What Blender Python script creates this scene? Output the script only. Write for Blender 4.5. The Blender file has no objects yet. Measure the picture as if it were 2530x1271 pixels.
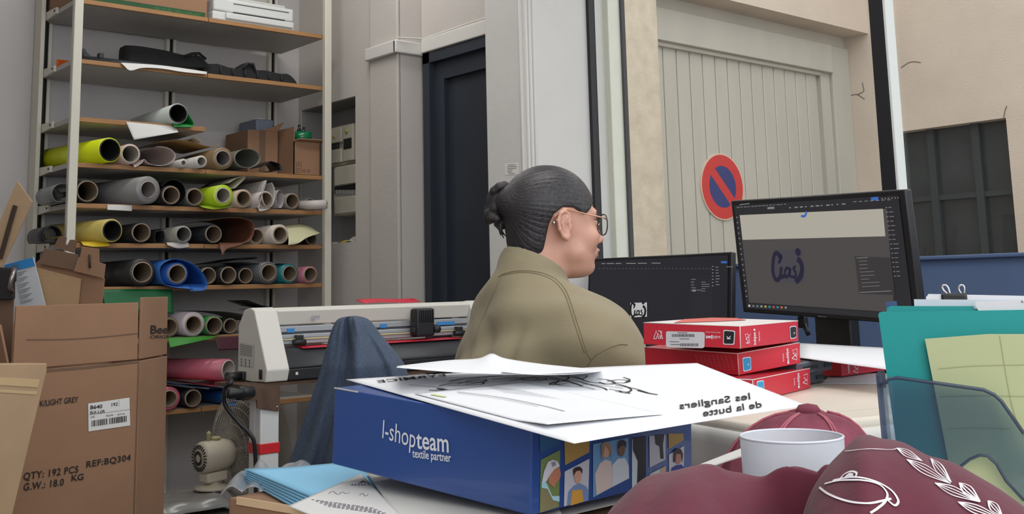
import bpy, bmesh, math, random
import numpy as np
from mathutils import Vector, Matrix
random.seed(7)
scene = bpy.context.scene
C = scene.collection
R_ = math.radians

# ------------------------------------------------------------------ camera
FPX, CYPX = 2690.0, 305.0
YAW, PITCH, ROLL = R_(49.21), R_(8.55), R_(1.36)
CAM = Vector((0, 0, 1.08))
fwd = Vector((math.cos(YAW)*math.cos(PITCH), math.sin(YAW)*math.cos(PITCH), math.sin(PITCH)))
_r = Vector((math.sin(YAW), -math.cos(YAW), 0)); _u = _r.cross(fwd)
right = _r*math.cos(ROLL) - _u*math.sin(ROLL)
up = _u*math.cos(ROLL) + _r*math.sin(ROLL)
cd = bpy.data.cameras.new('camera'); cam = bpy.data.objects.new('camera', cd); C.objects.link(cam)
cd.sensor_fit = 'HORIZONTAL'; cd.sensor_width = 36; cd.lens = FPX/2530*36
cd.shift_y = -(1271/2 - CYPX)/2530
cd.clip_start = 0.02; cd.clip_end = 200
M = Matrix((right, up, -fwd)).transposed().to_4x4(); M.translation = CAM
cam.matrix_world = M
scene.camera = cam

# ------------------------------------------------------------------ light
scene.view_settings.view_transform = 'Standard'
scene.view_settings.look = 'None'
scene.view_settings.gamma = 1
scene.view_settings.use_curve_mapping = False
scene.view_settings.exposure = 0.0
w = bpy.data.worlds.new('overcast_sky'); scene.world = w; w.use_nodes = True
nt = w.node_tree; bg = nt.nodes['Background']
tc = nt.nodes.new('ShaderNodeTexCoord'); sep = nt.nodes.new('ShaderNodeSeparateXYZ')
rmp = nt.nodes.new('ShaderNodeValToRGB')
rmp.color_ramp.elements[0].position = 0.0; rmp.color_ramp.elements[0].color = (.60, .64, .70, 1)
rmp.color_ramp.elements[1].position = 1.0; rmp.color_ramp.elements[1].color = (1.0, 1.0, 1.0, 1)
nt.links.new(tc.outputs['Generated'], sep.inputs[0]); nt.links.new(sep.outputs['Z'], rmp.inputs[0])
nt.links.new(rmp.outputs[0], bg.inputs['Color']); bg.inputs['Strength'].default_value = 2.2

def area(name, loc, target, sx, sy, power, col=(1, 1, 1)):
    l = bpy.data.lights.new(name, 'AREA'); l.shape = 'RECTANGLE'; l.size = sx; l.size_y = sy; l.energy = power; l.color = col
    o = bpy.data.objects.new(name, l); C.objects.link(o); o.location = loc
    o.rotation_euler = (Vector(target)-Vector(loc)).to_track_quat('-Z', 'Y').to_euler()
    return o
# daylight coming in through the open shop front behind the photographer, and unseen overhead lamps added as fill
area('shopfront_daylight', (-.35, -1.1, 2.1), (1.2, 2.0, 1.1), 2.6, 1.6, 28, (1.0, .985, .97))
area('overhead_fill', (1.35, 1.5, 3.12), (1.35, 1.5, 0), 1.5, .3, 22, (1.0, .97, .93))
area('overhead_fill_rear', (2.0, 3.75, 3.12), (2.0, 3.9, 0), 1.4, .3, 15, (1.0, .98, .95))  # extra overhead fill, added to brighten the upper shelves and rear wall

# ------------------------------------------------------------------ pixel helpers: a photo point taken to a plane or a distance
def ray(px, py): return fwd + right*((px-1265)/FPX) - up*((py-CYPX)/FPX)
def at(px, py, axis, val):
    d = ray(px, py); return CAM + d*((val-CAM[axis])/d[axis])
def AX(px, py, v): return at(px, py, 0, v)
def AY(px, py, v): return at(px, py, 1, v)
def AZ(px, py, v): return at(px, py, 2, v)
def DP(px, py, d): return CAM + ray(px, py)*d
def onp(px, py, P, n):
    d = ray(px, py); return CAM + d*((P-CAM).dot(n)/d.dot(n))

# ------------------------------------------------------------------ materials
def lin(c):
    return tuple(((v/255)/12.92 if v/255 <= .04045 else ((v/255+.055)/1.055)**2.4) for v in c)
_m = {}
def mat(name, col, rough=.6, metal=0., var=0., vscale=8., bump=0., bscale=60., stretch=(1, 1, 1), spec=.5, sheen=0., coat=0., col2=None, detail=4.):
    if name in _m: return _m[name]
    m = bpy.data.materials.new(name); m.use_nodes = True; n = m.node_tree; b = n.nodes['Principled BSDF']
    c = lin(col); b.inputs['Base Color'].default_value = (*c, 1)
    b.inputs['Roughness'].default_value = rough; b.inputs['Metallic'].default_value = metal
    b.inputs['Specular IOR Level'].default_value = spec
    if sheen: b.inputs['Sheen Weight'].default_value = sheen
    if coat: b.inputs['Coat Weight'].default_value = coat
    if var or col2 or bump:
        t = n.nodes.new('ShaderNodeTexCoord'); mp = n.nodes.new('ShaderNodeMapping'); mp.inputs['Scale'].default_value = stretch
        n.links.new(t.outputs['Object'], mp.inputs[0])
    if var or col2:
        nz = n.nodes.new('ShaderNodeTexNoise'); nz.inputs['Scale'].default_value = vscale; nz.inputs['Detail'].default_value = detail
        n.links.new(mp.outputs[0], nz.inputs['Vector'])
        cr = n.nodes.new('ShaderNodeValToRGB'); cr.color_ramp.elements[0].position = .3; cr.color_ramp.elements[1].position = .7
        a = lin(col2) if col2 else tuple(max(0, v*(1-var)) for v in c); bb = c if col2 else tuple(min(1, v*(1+var)) for v in c)
        cr.color_ramp.elements[0].color = (*a, 1); cr.color_ramp.elements[1].color = (*bb, 1)
        n.links.new(nz.outputs['Fac'], cr.inputs[0]); n.links.new(cr.outputs[0], b.inputs['Base Color'])
    if bump:
        n2 = n.nodes.new('ShaderNodeTexNoise'); n2.inputs['Scale'].default_value = bscale; n2.inputs['Detail'].default_value = 5
        bp = n.nodes.new('ShaderNodeBump'); bp.inputs['Strength'].default_value = bump; bp.inputs['Distance'].default_value = .01
        n.links.new(mp.outputs[0], n2.inputs['Vector']); n.links.new(n2.outputs['Fac'], bp.inputs['Height']); n.links.new(bp.outputs[0], b.inputs['Normal'])
    _m[name] = m; return m
def glow(name, col, s=1.0):
    if name in _m: return _m[name]
    m = bpy.data.materials.new(name); m.use_nodes = True; b = m.node_tree.nodes['Principled BSDF']
    b.inputs['Base Color'].default_value = (.008, .008, .009, 1); b.inputs['Roughness'].default_value = .35
    b.inputs['Emission Color'].default_value = (*lin(col), 1); b.inputs['Emission Strength'].default_value = s
    _m[name] = m; return m
def clear(name, tint=(1, 1, 1), gloss=.06, rough=.0, alpha=None, col=(200, 205, 210)):
    """thin glass or film: see-through with a clear reflection; alpha gives a milky share"""
    if name in _m: return _m[name]
    m = bpy.data.materials.new(name); m.use_nodes = True; n = m.node_tree; out = n.nodes['Material Output']; b = n.nodes['Principled BSDF']
    tr = n.nodes.new('ShaderNodeBsdfTransparent'); tr.inputs[0].default_value = (*tint, 1)
    gl = n.nodes.new('ShaderNodeBsdfGlossy'); gl.inputs['Roughness'].default_value = rough
    lw = n.nodes.new('ShaderNodeLayerWeight'); pw = n.nodes.new('ShaderNodeMath'); pw.operation = 'POWER'; pw.inputs[1].default_value = 4.5
    ma = n.nodes.new('ShaderNodeMath'); ma.operation = 'MULTIPLY_ADD'; ma.inputs[1].default_value = .8 if gloss < .1 else gloss; ma.inputs[2].default_value = .035
    n.links.new(lw.outputs['Facing'], pw.inputs[0]); n.links.new(pw.outputs[0], ma.inputs[0])
    mx = n.nodes.new('ShaderNodeMixShader'); n.links.new(ma.outputs[0], mx.inputs[0]); n.links.new(tr.outputs[0], mx.inputs[1]); n.links.new(gl.outputs[0], mx.inputs[2])
    last = mx
    if alpha:
        b.inputs['Base Color'].default_value = (*lin(col), 1); b.inputs['Roughness'].default_value = .4
        m2 = n.nodes.new('ShaderNodeMixShader'); m2.inputs[0].default_value = alpha
        n.links.new(mx.outputs[0], m2.inputs[1]); n.links.new(b.outputs[0], m2.inputs[2]); last = m2
    n.links.new(last.outputs[0], out.inputs[0])
    _m[name] = m; return m

# ------------------------------------------------------------------ mesh builder (world coordinates)
class MB:
    def __init__(s): s.bm = bmesh.new(); s.mi = 0
    def _v(s, P): return [s.bm.verts.new(p) for p in P]
    def _f(s, vs, smooth=False):
        try:
            f = s.bm.faces.new(vs); f.material_index = s.mi; f.smooth = smooth; return f
        except ValueError: return None
    def box(s, c, size, X=None, Y=None, Z=None, bev=0., seg=2):
        """box of full sizes about centre c, along axes X, Y, Z"""
        X = Vector(X or (1, 0, 0)).normalized(); Y = Vector(Y or (0, 1, 0)).normalized(); Z = Vector(Z or X.cross(Y)).normalized()
        c = Vector(c); h = [v/2 for v in size]
        P = [c + X*(sx*h[0]) + Y*(sy*h[1]) + Z*(sz*h[2]) for sx in (-1, 1) for sy in (-1, 1) for sz in (-1, 1)]
        v = s._v(P); fs = []
        for q in ((0, 1, 3, 2), (4, 6, 7, 5), (0, 4, 5, 1), (2, 3, 7, 6), (0, 2, 6, 4), (1, 5, 7, 3)): fs.append(s._f([v[i] for i in q]))
        if bev:
            es = list({e for f in fs for e in f.edges})
            r = bmesh.ops.bevel(s.bm, geom=es, offset=bev, segments=seg, affect='EDGES', profile=.6)
            for f in r['faces']: f.material_index = s.mi; f.smooth = True
        return s
    def bb(s, x0, x1, y0, y1, z0, z1, bev=0., seg=2):
        return s.box(((x0+x1)/2, (y0+y1)/2, (z0+z1)/2), (abs(x1-x0), abs(y1-y0), abs(z1-z0)), bev=bev, seg=seg)
    def tube(s, path, r, n=10, caps=True, closed=False):
        path = [Vector(p) for p in path]; k = len(path); rs = r if isinstance(r, (list, tuple)) else [r]*k
        rings = []; prev = None
        for i, p in enumerate(path):
            if closed: t = path[(i+1) % k]-path[i-1]
            else: t = path[min(i+1, k-1)]-path[max(i-1, 0)]
            t.normalize()
            if prev is None:
                a = Vector((0, 0, 1)) if abs(t.z) < .9 else Vector((1, 0, 0)); x = a.cross(t).normalized()
            else: x = (prev - t*prev.dot(t)).normalized()
            prev = x; y = t.cross(x)
            rings.append(s._v([p + (x*math.cos(2*math.pi*j/n)+y*math.sin(2*math.pi*j/n))*rs[i] for j in range(n)]))
        for i in range(k if closed else k-1):
            a, b = rings[i], rings[(i+1) % k]
            for j in range(n): s._f([a[j], a[(j+1) % n], b[(j+1) % n], b[j]], True)
        if caps and not closed: s._f(rings[0][::-1]); s._f(rings[-1])
        return s
    def lathe(s, prof, O, axis=(0, 0, 1), n=32, smooth=True, ang=1.0):
        """prof: (radius, height) pairs about an axis through O"""
        O = Vector(O); A = Vector(axis).normalized(); x = A.cross(Vector((0, 0, 1)) if abs(A.z) < .9 else Vector((1, 0, 0))).normalized(); y = A.cross(x)
        rings = []
        for r, h in prof:
            if r < 1e-6: rings.append(s._v([O+A*h]))
            else: rings.append(s._v([O+A*h+(x*math.cos(2*math.pi*j/n)+y*math.sin(2*math.pi*j/n))*r for j in range(n)]))
        for a, b in zip(rings, rings[1:]):
            for j in range(n):
                j2 = (j+1) % n
                if len(a) == 1 and len(b) == 1: continue
                if len(a) == 1: s._f([a[0], b[j], b[j2]][::-1], smooth)
                elif len(b) == 1: s._f([a[j], a[j2], b[0]], smooth)
                else: s._f([a[j], a[j2], b[j2], b[j]], smooth)
        return s
    def prism(s, poly, O, U, V, depth, bev=0.):
        """polygon in the U,V plane about O pushed out by the vector depth"""
        O, U, V, D = Vector(O), Vector(U), Vector(V), Vector(depth)
        a = s._v([O+U*p[0]+V*p[1] for p in poly]); b = s._v([v.co+D for v in a]); n = len(a); fs = []
        fs.append(s._f(a[::-1])); fs.append(s._f(b))
        for i in range(n): fs.append(s._f([a[i], a[(i+1) % n], b[(i+1) % n], b[i]]))
        if bev:
            es = list({e for f in fs if f for e in f.edges})
            r = bmesh.ops.bevel(s.bm, geom=es, offset=bev, segments=2, affect='EDGES', profile=.6)
            for f in r['faces']: f.smooth = True; f.material_index = s.mi
        return s
    def grid(s, fn, nu, nv, thick=0., smooth=True):
        """sheet fn(u,v) for u,v in 0..1, given a real thickness along its normal"""
        P = [[Vector(fn(i/nu, j/nv)) for j in range(nv+1)] for i in range(nu+1)]
        g = [[s.bm.verts.new(p) for p in r] for r in P]
        for i in range(nu):
            for j in range(nv): s._f([g[i][j], g[i+1][j], g[i+1][j+1], g[i][j+1]], smooth)
        if thick:
            N = [[None]*(nv+1) for _ in range(nu+1)]
            for i in range(nu+1):
                for j in range(nv+1):
                    du = P[min(i+1, nu)][j]-P[max(i-1, 0)][j]; dv = P[i][min(j+1, nv)]-P[i][max(j-1, 0)]
                    N[i][j] = du.cross(dv).normalized()
            h = [[s.bm.verts.new(P[i][j]-N[i][j]*thick) for j in range(nv+1)] for i in range(nu+1)]
            for i in range(nu):
                for j in range(nv): s._f([h[i][j], h[i][j+1], h[i+1][j+1], h[i+1][j]], smooth)
            for i in range(nu):
                s._f([g[i][0], h[i][0], h[i+1][0], g[i+1][0]]); s._f([g[i][nv], g[i+1][nv], h[i+1][nv], h[i][nv]])
            for j in range(nv):
                s._f([g[0][j], g[0][j+1], h[0][j+1], h[0][j]]); s._f([g[nu][j], h[nu][j], h[nu][j+1], g[nu][j+1]])
        return s
    def quad(s, pts): s._f(s._v([Vector(p) for p in pts])); return s
    def raw(s, V, F, smooth=True):
        v = s._v([Vector(p) for p in V])
        for f in F: s._f([v[i] for i in f], smooth)
        return s
    def mesh(s, m, name, origin):
        s.bm.normal_update()
        me = bpy.data.meshes.new(name)
        if origin is not None: bmesh.ops.translate(s.bm, verts=s.bm.verts, vec=-Vector(origin))
        s.bm.to_mesh(me); s.bm.free()
        for x in (m if isinstance(m, (list, tuple)) else [m]): me.materials.append(x)
        return me
def world_of(o):
    v = Vector((0, 0, 0))
    while o is not None: v += o.location; o = o.parent
    return v
def obj(name, mb, m, parent=None, origin=None, label=None):
    """one mesh object; world-space vertices are taken relative to the parent (or to origin)"""
    if parent is not None:
        me = mb.mesh(m, name, world_of(parent)); o = bpy.data.objects.new(name, me); C.objects.link(o); o.parent = parent
    else:
        if origin is None:
            vs = [v.co for v in mb.bm.verts]; n = len(vs)
            lo = [min(v[i] for v in vs) for i in range(3)]; hi = [max(v[i] for v in vs) for i in range(3)]
            origin = ((lo[0]+hi[0])/2, (lo[1]+hi[1])/2, lo[2])
        me = mb.mesh(m, name, origin); o = bpy.data.objects.new(name, me); C.objects.link(o); o.location = origin
    if label: o['label'] = label
    return o
def thing(name, label, cat, loc, group=None):
    o = bpy.data.objects.new(name, None); C.objects.link(o); o.location = loc; o.empty_display_size = .05
    return tag(o, label, cat, group)
def tag(o, label, cat, group=None, kind=None):
    o['label'] = label; o['category'] = cat
    if group: o['group'] = group
    if kind: o['kind'] = kind
    return o
def struct(name, mb, m, label=None):
    o = obj(name, mb, m); o['kind'] = 'structure'
    if label: o['label'] = label
    return o
def subdiv(o, lv=2):
    md = o.modifiers.new('sub', 'SUBSURF'); md.levels = lv; md.render_levels = lv; return o

class Frame:
    """a flat face: O origin, U right, V up, N outwards"""
    def __init__(s, O, U, V): s.O, s.U, s.V = Vector(O), Vector(U).normalized(), Vector(V).normalized(); s.N = s.U.cross(s.V).normalized()
    def p(s, u, v, d=0.): return s.O + s.U*u + s.V*v + s.N*d
    def px(s, x, y):
        P = onp(x, y, s.O, s.N)-s.O; return P.dot(s.U), P.dot(s.V)
def rect(mb, fr, u0, v0, u1, v1, d=.0006, t=.0):
    if t: mb.box(fr.p((u0+u1)/2, (v0+v1)/2, d+t/2), (abs(u1-u0), abs(v1-v0), t), fr.U, fr.V, fr.N)
    else: mb.quad([fr.p(u0, v0, d), fr.p(u1, v0, d), fr.p(u1, v1, d), fr.p(u0, v1, d)])
    return mb
def poly(mb, fr, pts, d=.0006): mb.quad([fr.p(a, b, d) for a, b in pts]); return mb
def ribbon(mb, pts, w, N, closed=False):
    """flat ink stroke along 3-D points"""
    pts = [Vector(p) for p in pts]; k = len(pts); L = []
    for i, p in enumerate(pts):
        t = (pts[(i+1) % k]-pts[i-1]) if closed else (pts[min(i+1, k-1)]-pts[max(i-1, 0)])
        n = N[i] if isinstance(N, list) else N
        sdir = n.cross(t).normalized(); ww = w[i] if isinstance(w, list) else w
        L.append((p-sdir*ww/2, p+sdir*ww/2))
    V = [s_ for q in L for s_ in q]; m = k if closed else k-1
    F = [(2*i, 2*i+1, 2*((i+1) % k)+1, 2*((i+1) % k)) for i in range(m)]
    mb.raw(V, F, False); return mb
def stroke(mb, fr, pts, w, d=.0008, n=8, closed=False):
    """smooth stroke through (u,v) points on a face"""
    P = catmull([(a, b) for a, b in pts], n) if len(pts) > 2 else pts
    return ribbon(mb, [fr.p(a, b, d) for a, b in P], w, fr.N, closed)
def catmull(P, n=8):
    P = [tuple(p) for p in P]; Q = [P[0]]+P+[P[-1]]; out = []
    for i in range(1, len(Q)-2):
        for k in range(n):
            t = k/n; out.append(tuple(.5*((2*b)+(-a+c)*t+(2*a-5*b+4*c-d)*t*t+(-a+3*b-3*c+d)*t**3) for a, b, c, d in zip(Q[i-1], Q[i], Q[i+1], Q[i+2])))
    out.append(P[-1]); return out
def text(mb, fr, s_, u, v, h, d=.0008, align='LEFT', bold=0., sx=1., rot=0., shear=0., mirror=False, spacing=1.):
    """lettering of capital height about h on a face, starting at u,v"""
    cu = bpy.data.curves.new('t', 'FONT'); cu.body = s_; cu.size = h/.70; cu.align_x = align; cu.offset = bold*h; cu.resolution_u = 3; cu.shear = shear; cu.space_character = spacing
    o = bpy.data.objects.new('t', cu); C.objects.link(o)
    me = bpy.data.meshes.new_from_object(o.evaluated_get(bpy.context.evaluated_depsgraph_get()))
    c_, s__ = math.cos(rot), math.sin(rot); V = []
    for q in me.vertices:
        x, y = q.co.x*sx*(-1 if mirror else 1), q.co.y
        V.append(fr.p(u + x*c_-y*s__, v + x*s__+y*c_, d))
    mb.raw(V, [tuple(p.vertices) if not mirror else tuple(p.vertices)[::-1] for p in me.polygons], False)
    bpy.data.objects.remove(o); bpy.data.curves.remove(cu); bpy.data.meshes.remove(me)
    return mb

# ------------------------------------------------------------------ implicit surfaces (bodies, cloth) -> one smooth continuous mesh
def smin(a, b, k):
    h = np.clip(.5+.5*(b-a)/k, 0, 1); return b*(1-h)+a*h - k*h*(1-h)
def smax(a, b, k): return -smin(-a, -b, k)
def sd_caps(P, a, b, r0, r1):
    a, b = np.array(a, np.float32), np.array(b, np.float32); ba = b-a
    t = np.clip(((P-a)@ba)/max(1e-12, ba@ba), 0, 1); return np.linalg.norm(P-a-t[..., None]*ba, axis=-1)-(r0+(r1-r0)*t)
def sd_ell(P, c, r, Rm=None):
    q = P-np.array(c, np.float32)
    if Rm is not None: q = q@np.array(Rm, np.float32)
    r = np.array(r, np.float32); k0 = np.linalg.norm(q/r, axis=-1); k1 = np.linalg.norm(q/(r*r), axis=-1)
    return k0*(k0-1)/np.maximum(k1, 1e-9)
def surfnet(f, lo, hi, h):
    lo = np.array(lo, float); n = [int(math.ceil((b-a)/h))+1 for a, b in zip(lo, hi)]
    ax = [lo[i]+h*np.arange(n[i]) for i in range(3)]
    D = np.empty(n, np.float32)
    Y, Z = np.meshgrid(ax[1], ax[2], indexing='ij')
    CH = 24
    for i in range(0, n[0], CH):
        xs = ax[0][i:i+CH]; P = np.empty((len(xs), n[1], n[2], 3), np.float32)
        P[..., 0] = xs[:, None, None]; P[..., 1] = Y; P[..., 2] = Z
        D[i:i+CH] = f(P)
    S = D < 0
    cs = [(i, j, k) for i in (0, 1) for j in (0, 1) for k in (0, 1)]
    m = [x-1 for x in n]
    sl = lambda A, o: A[o[0]:o[0]+m[0], o[1]:o[1]+m[1], o[2]:o[2]+m[2]]
    cnt = sum(sl(S, o).astype(np.int8) for o in cs); act = (cnt > 0) & (cnt < 8)
    idx = -np.ones(m, np.int64); I = np.argwhere(act); idx[act] = np.arange(len(I))
    acc = np.zeros((len(I), 3)); num = np.zeros(len(I))
    for a in range(8):
        for b in range(a+1, 8):
            oa, ob = np.array(cs[a]), np.array(cs[b])
            if np.abs(oa-ob).sum() != 1: continue
            da = D[tuple((I+oa).T)]; db = D[tuple((I+ob).T)]; x = (da < 0) != (db < 0)
            t = np.where(x, da/np.where(x, da-db, 1), 0)
            acc += np.where(x[:, None], oa+(ob-oa)*t[:, None], 0); num += x
    V = lo + h*(I+acc/num[:, None]); F = []
    for axn in range(3):
        o = [0, 0, 0]; o[axn] = 1; b, c_ = [(1, 2), (2, 0), (0, 1)][axn]
        A0 = S[:n[0]-o[0], :n[1]-o[1], :n[2]-o[2]]; A1 = S[o[0]:, o[1]:, o[2]:]
        E = np.argwhere(A0 != A1); E = E[(E[:, b] > 0) & (E[:, c_] > 0) & (E[:, b] < m[b]) & (E[:, c_] < m[c_])]
        if not len(E): continue
        fl = A0[tuple(E.T)]; q = []
        for db, dc in ((-1, -1), (0, -1), (0, 0), (-1, 0)):
            e = E.copy(); e[:, b] += db; e[:, c_] += dc; q.append(idx[tuple(e.T)])
        q = np.stack(q, 1); q[~fl] = q[~fl][:, ::-1]; F.append(q[(q >= 0).all(1)])
    return V, np.concatenate(F)
def skin_obj(name, V, F, m, parent, label=None):
    me = bpy.data.meshes.new(name); o0 = np.array(world_of(parent)) if parent else np.zeros(3)
    me.from_pydata((V-o0).tolist(), [], F.tolist()); me.polygons.foreach_set('use_smooth', [True]*len(me.polygons)); me.update()
    for x in (m if isinstance(m, list) else [m]): me.materials.append(x)
    o = bpy.data.objects.new(name, me); C.objects.link(o); o.parent = parent
    if label: o['label'] = label
    return o
# ================================================================== SETTING
plaster = mat('plaster_cool', (196, 190, 184), .85, var=.04, vscale=3, bump=.12, bscale=35)
plaster_w = mat('plaster_white', (214, 212, 208), .8, var=.03, vscale=4, bump=.15, bscale=25)
plaster_b = mat('plaster_blue_grey', (188, 184, 182), .85, var=.04, vscale=2.5, bump=.08, bscale=50)
floor_m = mat('floor_tile', (92, 86, 80), .6, var=.12, vscale=5)
navy = mat('door_paint', (42, 49, 60), .5, var=.08, vscale=4)
black_paint = mat('black_frame_paint', (28, 29, 34), .45)
render_m = mat('street_render', (212, 196, 180), .9, var=.05, vscale=3, bump=.35, bscale=70)
stone_m = mat('street_stone', (216, 202, 180), .9, col2=(196, 182, 160), vscale=9, bump=.3, bscale=45)
gar_m = mat('garage_paint', (192, 187, 175), .7, var=.04, vscale=2.2, stretch=(3, 3, .6))
blue_wall = mat('blue_wall_paint', (84, 104, 140), .6, var=.04, vscale=6)
alu = mat('aluminium_track', (222, 222, 208), .5, var=.03)
white_trim = mat('white_trim', (215, 213, 208), .55)
XW, YB, XD, XP, XG = 2.78, 4.90, 2.905, 2.74, 3.12
ZC = 3.2
mb = MB(); mb.bb(-2.2, 3.3, -1.8, 5.0, -.1, 0); struct('floor', mb, floor_m)
mb = MB(); mb.bb(-2.2, 3.3, .1, 5.0, ZC, ZC+.1); struct('ceiling', mb, plaster_w)
mb = MB(); mb.bb(-2.2, XW+.3, YB, YB+.1, 0, ZC); struct('wall_back', mb, plaster_b)
mb = MB(); mb.bb(-2.3, -2.2, -1.8, 5.0, 0, ZC); struct('wall_left', mb, plaster)
mb = MB(); mb.bb(-2.2, 3.1, -1.8, -1.7, 0, .85); mb.bb(-2.2, 3.1, -1.8, -1.7, 2.75, ZC); struct('front_light_block', mb, plaster)  # unseen low wall and fascia added to keep light off the lower shelves
ny0, ny1 = AX(878, 237, XW).y, AX(744, 275, XW).y; nz0, nz1 = AX(880, 597, XW).z, AX(878, 237, XW).z
ycol, ycr = AX(986, 120, XW).y, AX(919, 200, XW).y
mb = MB(); T = XW+.30
mb.bb(XW, T, ycol, ny0, 0, ZC); mb.bb(XW, T, ny1, YB, 0, ZC); mb.bb(XW, T, ny0, ny1, 0, nz0); mb.bb(XW, T, ny0, ny1, nz1, ZC)
mb.bb(XW-.012, XW+.01, ycol, ycr, 0, ZC, bev=.004)
struct('wall_right', mb, plaster)
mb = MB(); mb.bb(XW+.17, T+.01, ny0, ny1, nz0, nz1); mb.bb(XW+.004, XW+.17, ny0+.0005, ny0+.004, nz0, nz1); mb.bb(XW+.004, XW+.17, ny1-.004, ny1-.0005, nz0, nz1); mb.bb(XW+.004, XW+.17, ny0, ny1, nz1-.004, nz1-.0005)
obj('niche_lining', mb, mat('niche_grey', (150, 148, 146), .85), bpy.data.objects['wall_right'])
ydl = ycol
zdoor = AX(1048, 134, XD).z
mb = MB(); mb.bb(XD, XD+.15, 3.2, ydl-.002, zdoor+.02, ZC); struct('wall_over_door', mb, plaster)
yr = AX(1198, 100, XP).y; yf = AX(1297, 300, XP).y
mb = MB(); mb.bb(XP, XG+.16, yf, yr, 0, ZC, bev=.006)
struct('wall_pillar', mb, plaster_w)
# ridged corner moulding on the pillar
mb = MB()
for i, a in enumerate((.012, .032, .052)): mb.tube([(XP+a, yf-.003, 0), (XP+a, yf-.003, ZC)], .008, 8)
mb.tube([(XP-.002, yf+.012, 0), (XP-.002, yf+.012, ZC)], .007, 8)
struct('trim_pillar', mb, white_trim)
# small printed paper label stuck on the pillar
fr = Frame((XP-.0008, 0, 0), (0, -1, 0), (0, 0, 1)); c4 = [fr.px(*p) for p in ((1248, 433), (1283, 431), (1282, 402), (1248, 404))]
mb = MB(); poly(mb, fr, c4, .0005); lb = obj('paper_label', mb, mat('label_paper', (230, 228, 224), .7)); lb['label'] = 'small white printed label stuck on the side of the white pillar'; lb['category'] = 'label'
mb = MB()
for i, (x, L) in enumerate(((1256, 18), (1253, 25), (1254, 22), (1253, 14), (1253, 12), (1256, 16))):
    y = 407+i*4.2; poly(mb, fr, [fr.px(x, y+1.6), fr.px(x+L, y+1.4), fr.px(x+L, y), fr.px(x, y+.2)], .001)
obj('label_print', mb, mat('label_grey_ink', (120, 118, 112), .7), lb)
# moulding strip over the door, stepping round the column
zm = AX(986, 117, XW).z
mb = MB(); mb.bb(XW-.035, XW-.012, ycol-.02, ycr+.01, zm-.03, zm+.03, bev=.006); mb.bb(XW-.035, XD, ycol-.022, ycol, zm-.03, zm+.03, bev=.006)
mb.bb(XD-.02, XD, 3.25, ycol-.022, zdoor, zdoor+.065, bev=.005)
mb.tube([(XD-.01, 3.3, zdoor+.072), (XD-.012, 3.6, zdoor+.075), (XD-.01, ycol-.03, zdoor+.07), (XW-.03, ycol-.028, zm+.036)], .003, 6)
struct('trim_door', mb, white_trim)
# dark door with a recessed panel
yl = AX(1050, 300, XD).y
mb = MB(); mb.bb(XD-.01, XD+.09, yl-.05, yl, 0, zdoor); mb.bb(XD-.01, XD+.09, 3.25, yl, zdoor-.05, zdoor)
dr = struct('door_1', mb, navy, 'dark navy panelled door standing between the column and the white pillar')
ya = AX(1066, 300, XD+.02).y; yb = AX(1100, 400, XD+.02).y; za = AX(1066, 160, XD+.02).z; zb = AX(1100, 194, XD+.02).z
mb = MB(); mb.bb(XD+.02, XD+.06, yb, ya, .01, za); mb.bb(XD+.02, XD+.06, 3.22, yb, zb, za); mb.bb(XD+.045, XD+.06, 3.22, yb, .01, zb)
obj('door_leaf', mb, navy, dr)
mb = MB(); zz = AX(1066, 258, XD).z; mb.tube([(XD+.012, ya+.002, zz-.07), (XD+.012, ya+.002, zz+.07)], .009, 8); obj('hinge', mb, navy, dr)

# ---- window to the street
ym0, ym1 = AX(2213, 466, XG).y, AX(2171, 0, XG).y
yml = AX(2192, 230, XG).y
yk0, yk1 = AX(1477, 300, XG).y, AX(1455, 300, XG).y
zs = AX(2300, 633, XG-.06).z
mb = MB(); mb.bb(XG-.03, XG+.004, yk0, yf, zs, ZC)
mb.bb(XG-.035, XG+.03, yml-.022, yml+.022, zs, ZC)
mb.bb(XG-.02, XG+.05, -1.6, yf, ZC-.06, ZC)
win = struct('window_1', mb, black_paint, 'large shop window with black posts looking onto the street')
mb = MB(); yt = AX(1524, 300, XG+.1).y; mb.bb(XG+.07, XG+.15, yt, yk1, zs, ZC, bev=.004)
mb.bb(XG+.05, XG+.08, AX(1500, 300, XG+.08).y, AX(1480, 300, XG+.08).y, zs, ZC, bev=.004); obj('aluminium_track', mb, alu, win)
mb = MB(); mb.bb(XG-.03, XG+.02, yml-.033, yml-.023, zs, ZC, bev=.002); obj('pale_strip', mb, mat('pale_strip', (226, 230, 226), .4), win)
mb = MB(); mb.bb(XG+.14, XG+.16, yt-.012, yt, zs, ZC); obj('rubber_seal', mb, black_paint, win)
glass = clear('window_glass', (.98, .985, .972))
mb = MB(); mb.bb(XG, XG+.006, yml, yk0, zs, ZC-.06); obj('glass_pane', mb, glass, win)
mb = MB(); mb.bb(XG, XG+.006, -1.6, yml-.02, zs, ZC-.06); obj('glass_pane', mb, glass, win)
mb = MB(); mb.bb(XG-.06, XG+.16, -1.6, yf, 0, zs-.012); mb.bb(XG-.075, XG+.16, -1.6, yf, zs-.012, zs, bev=.004); struct('wall_window', mb, blue_wall)

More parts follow.
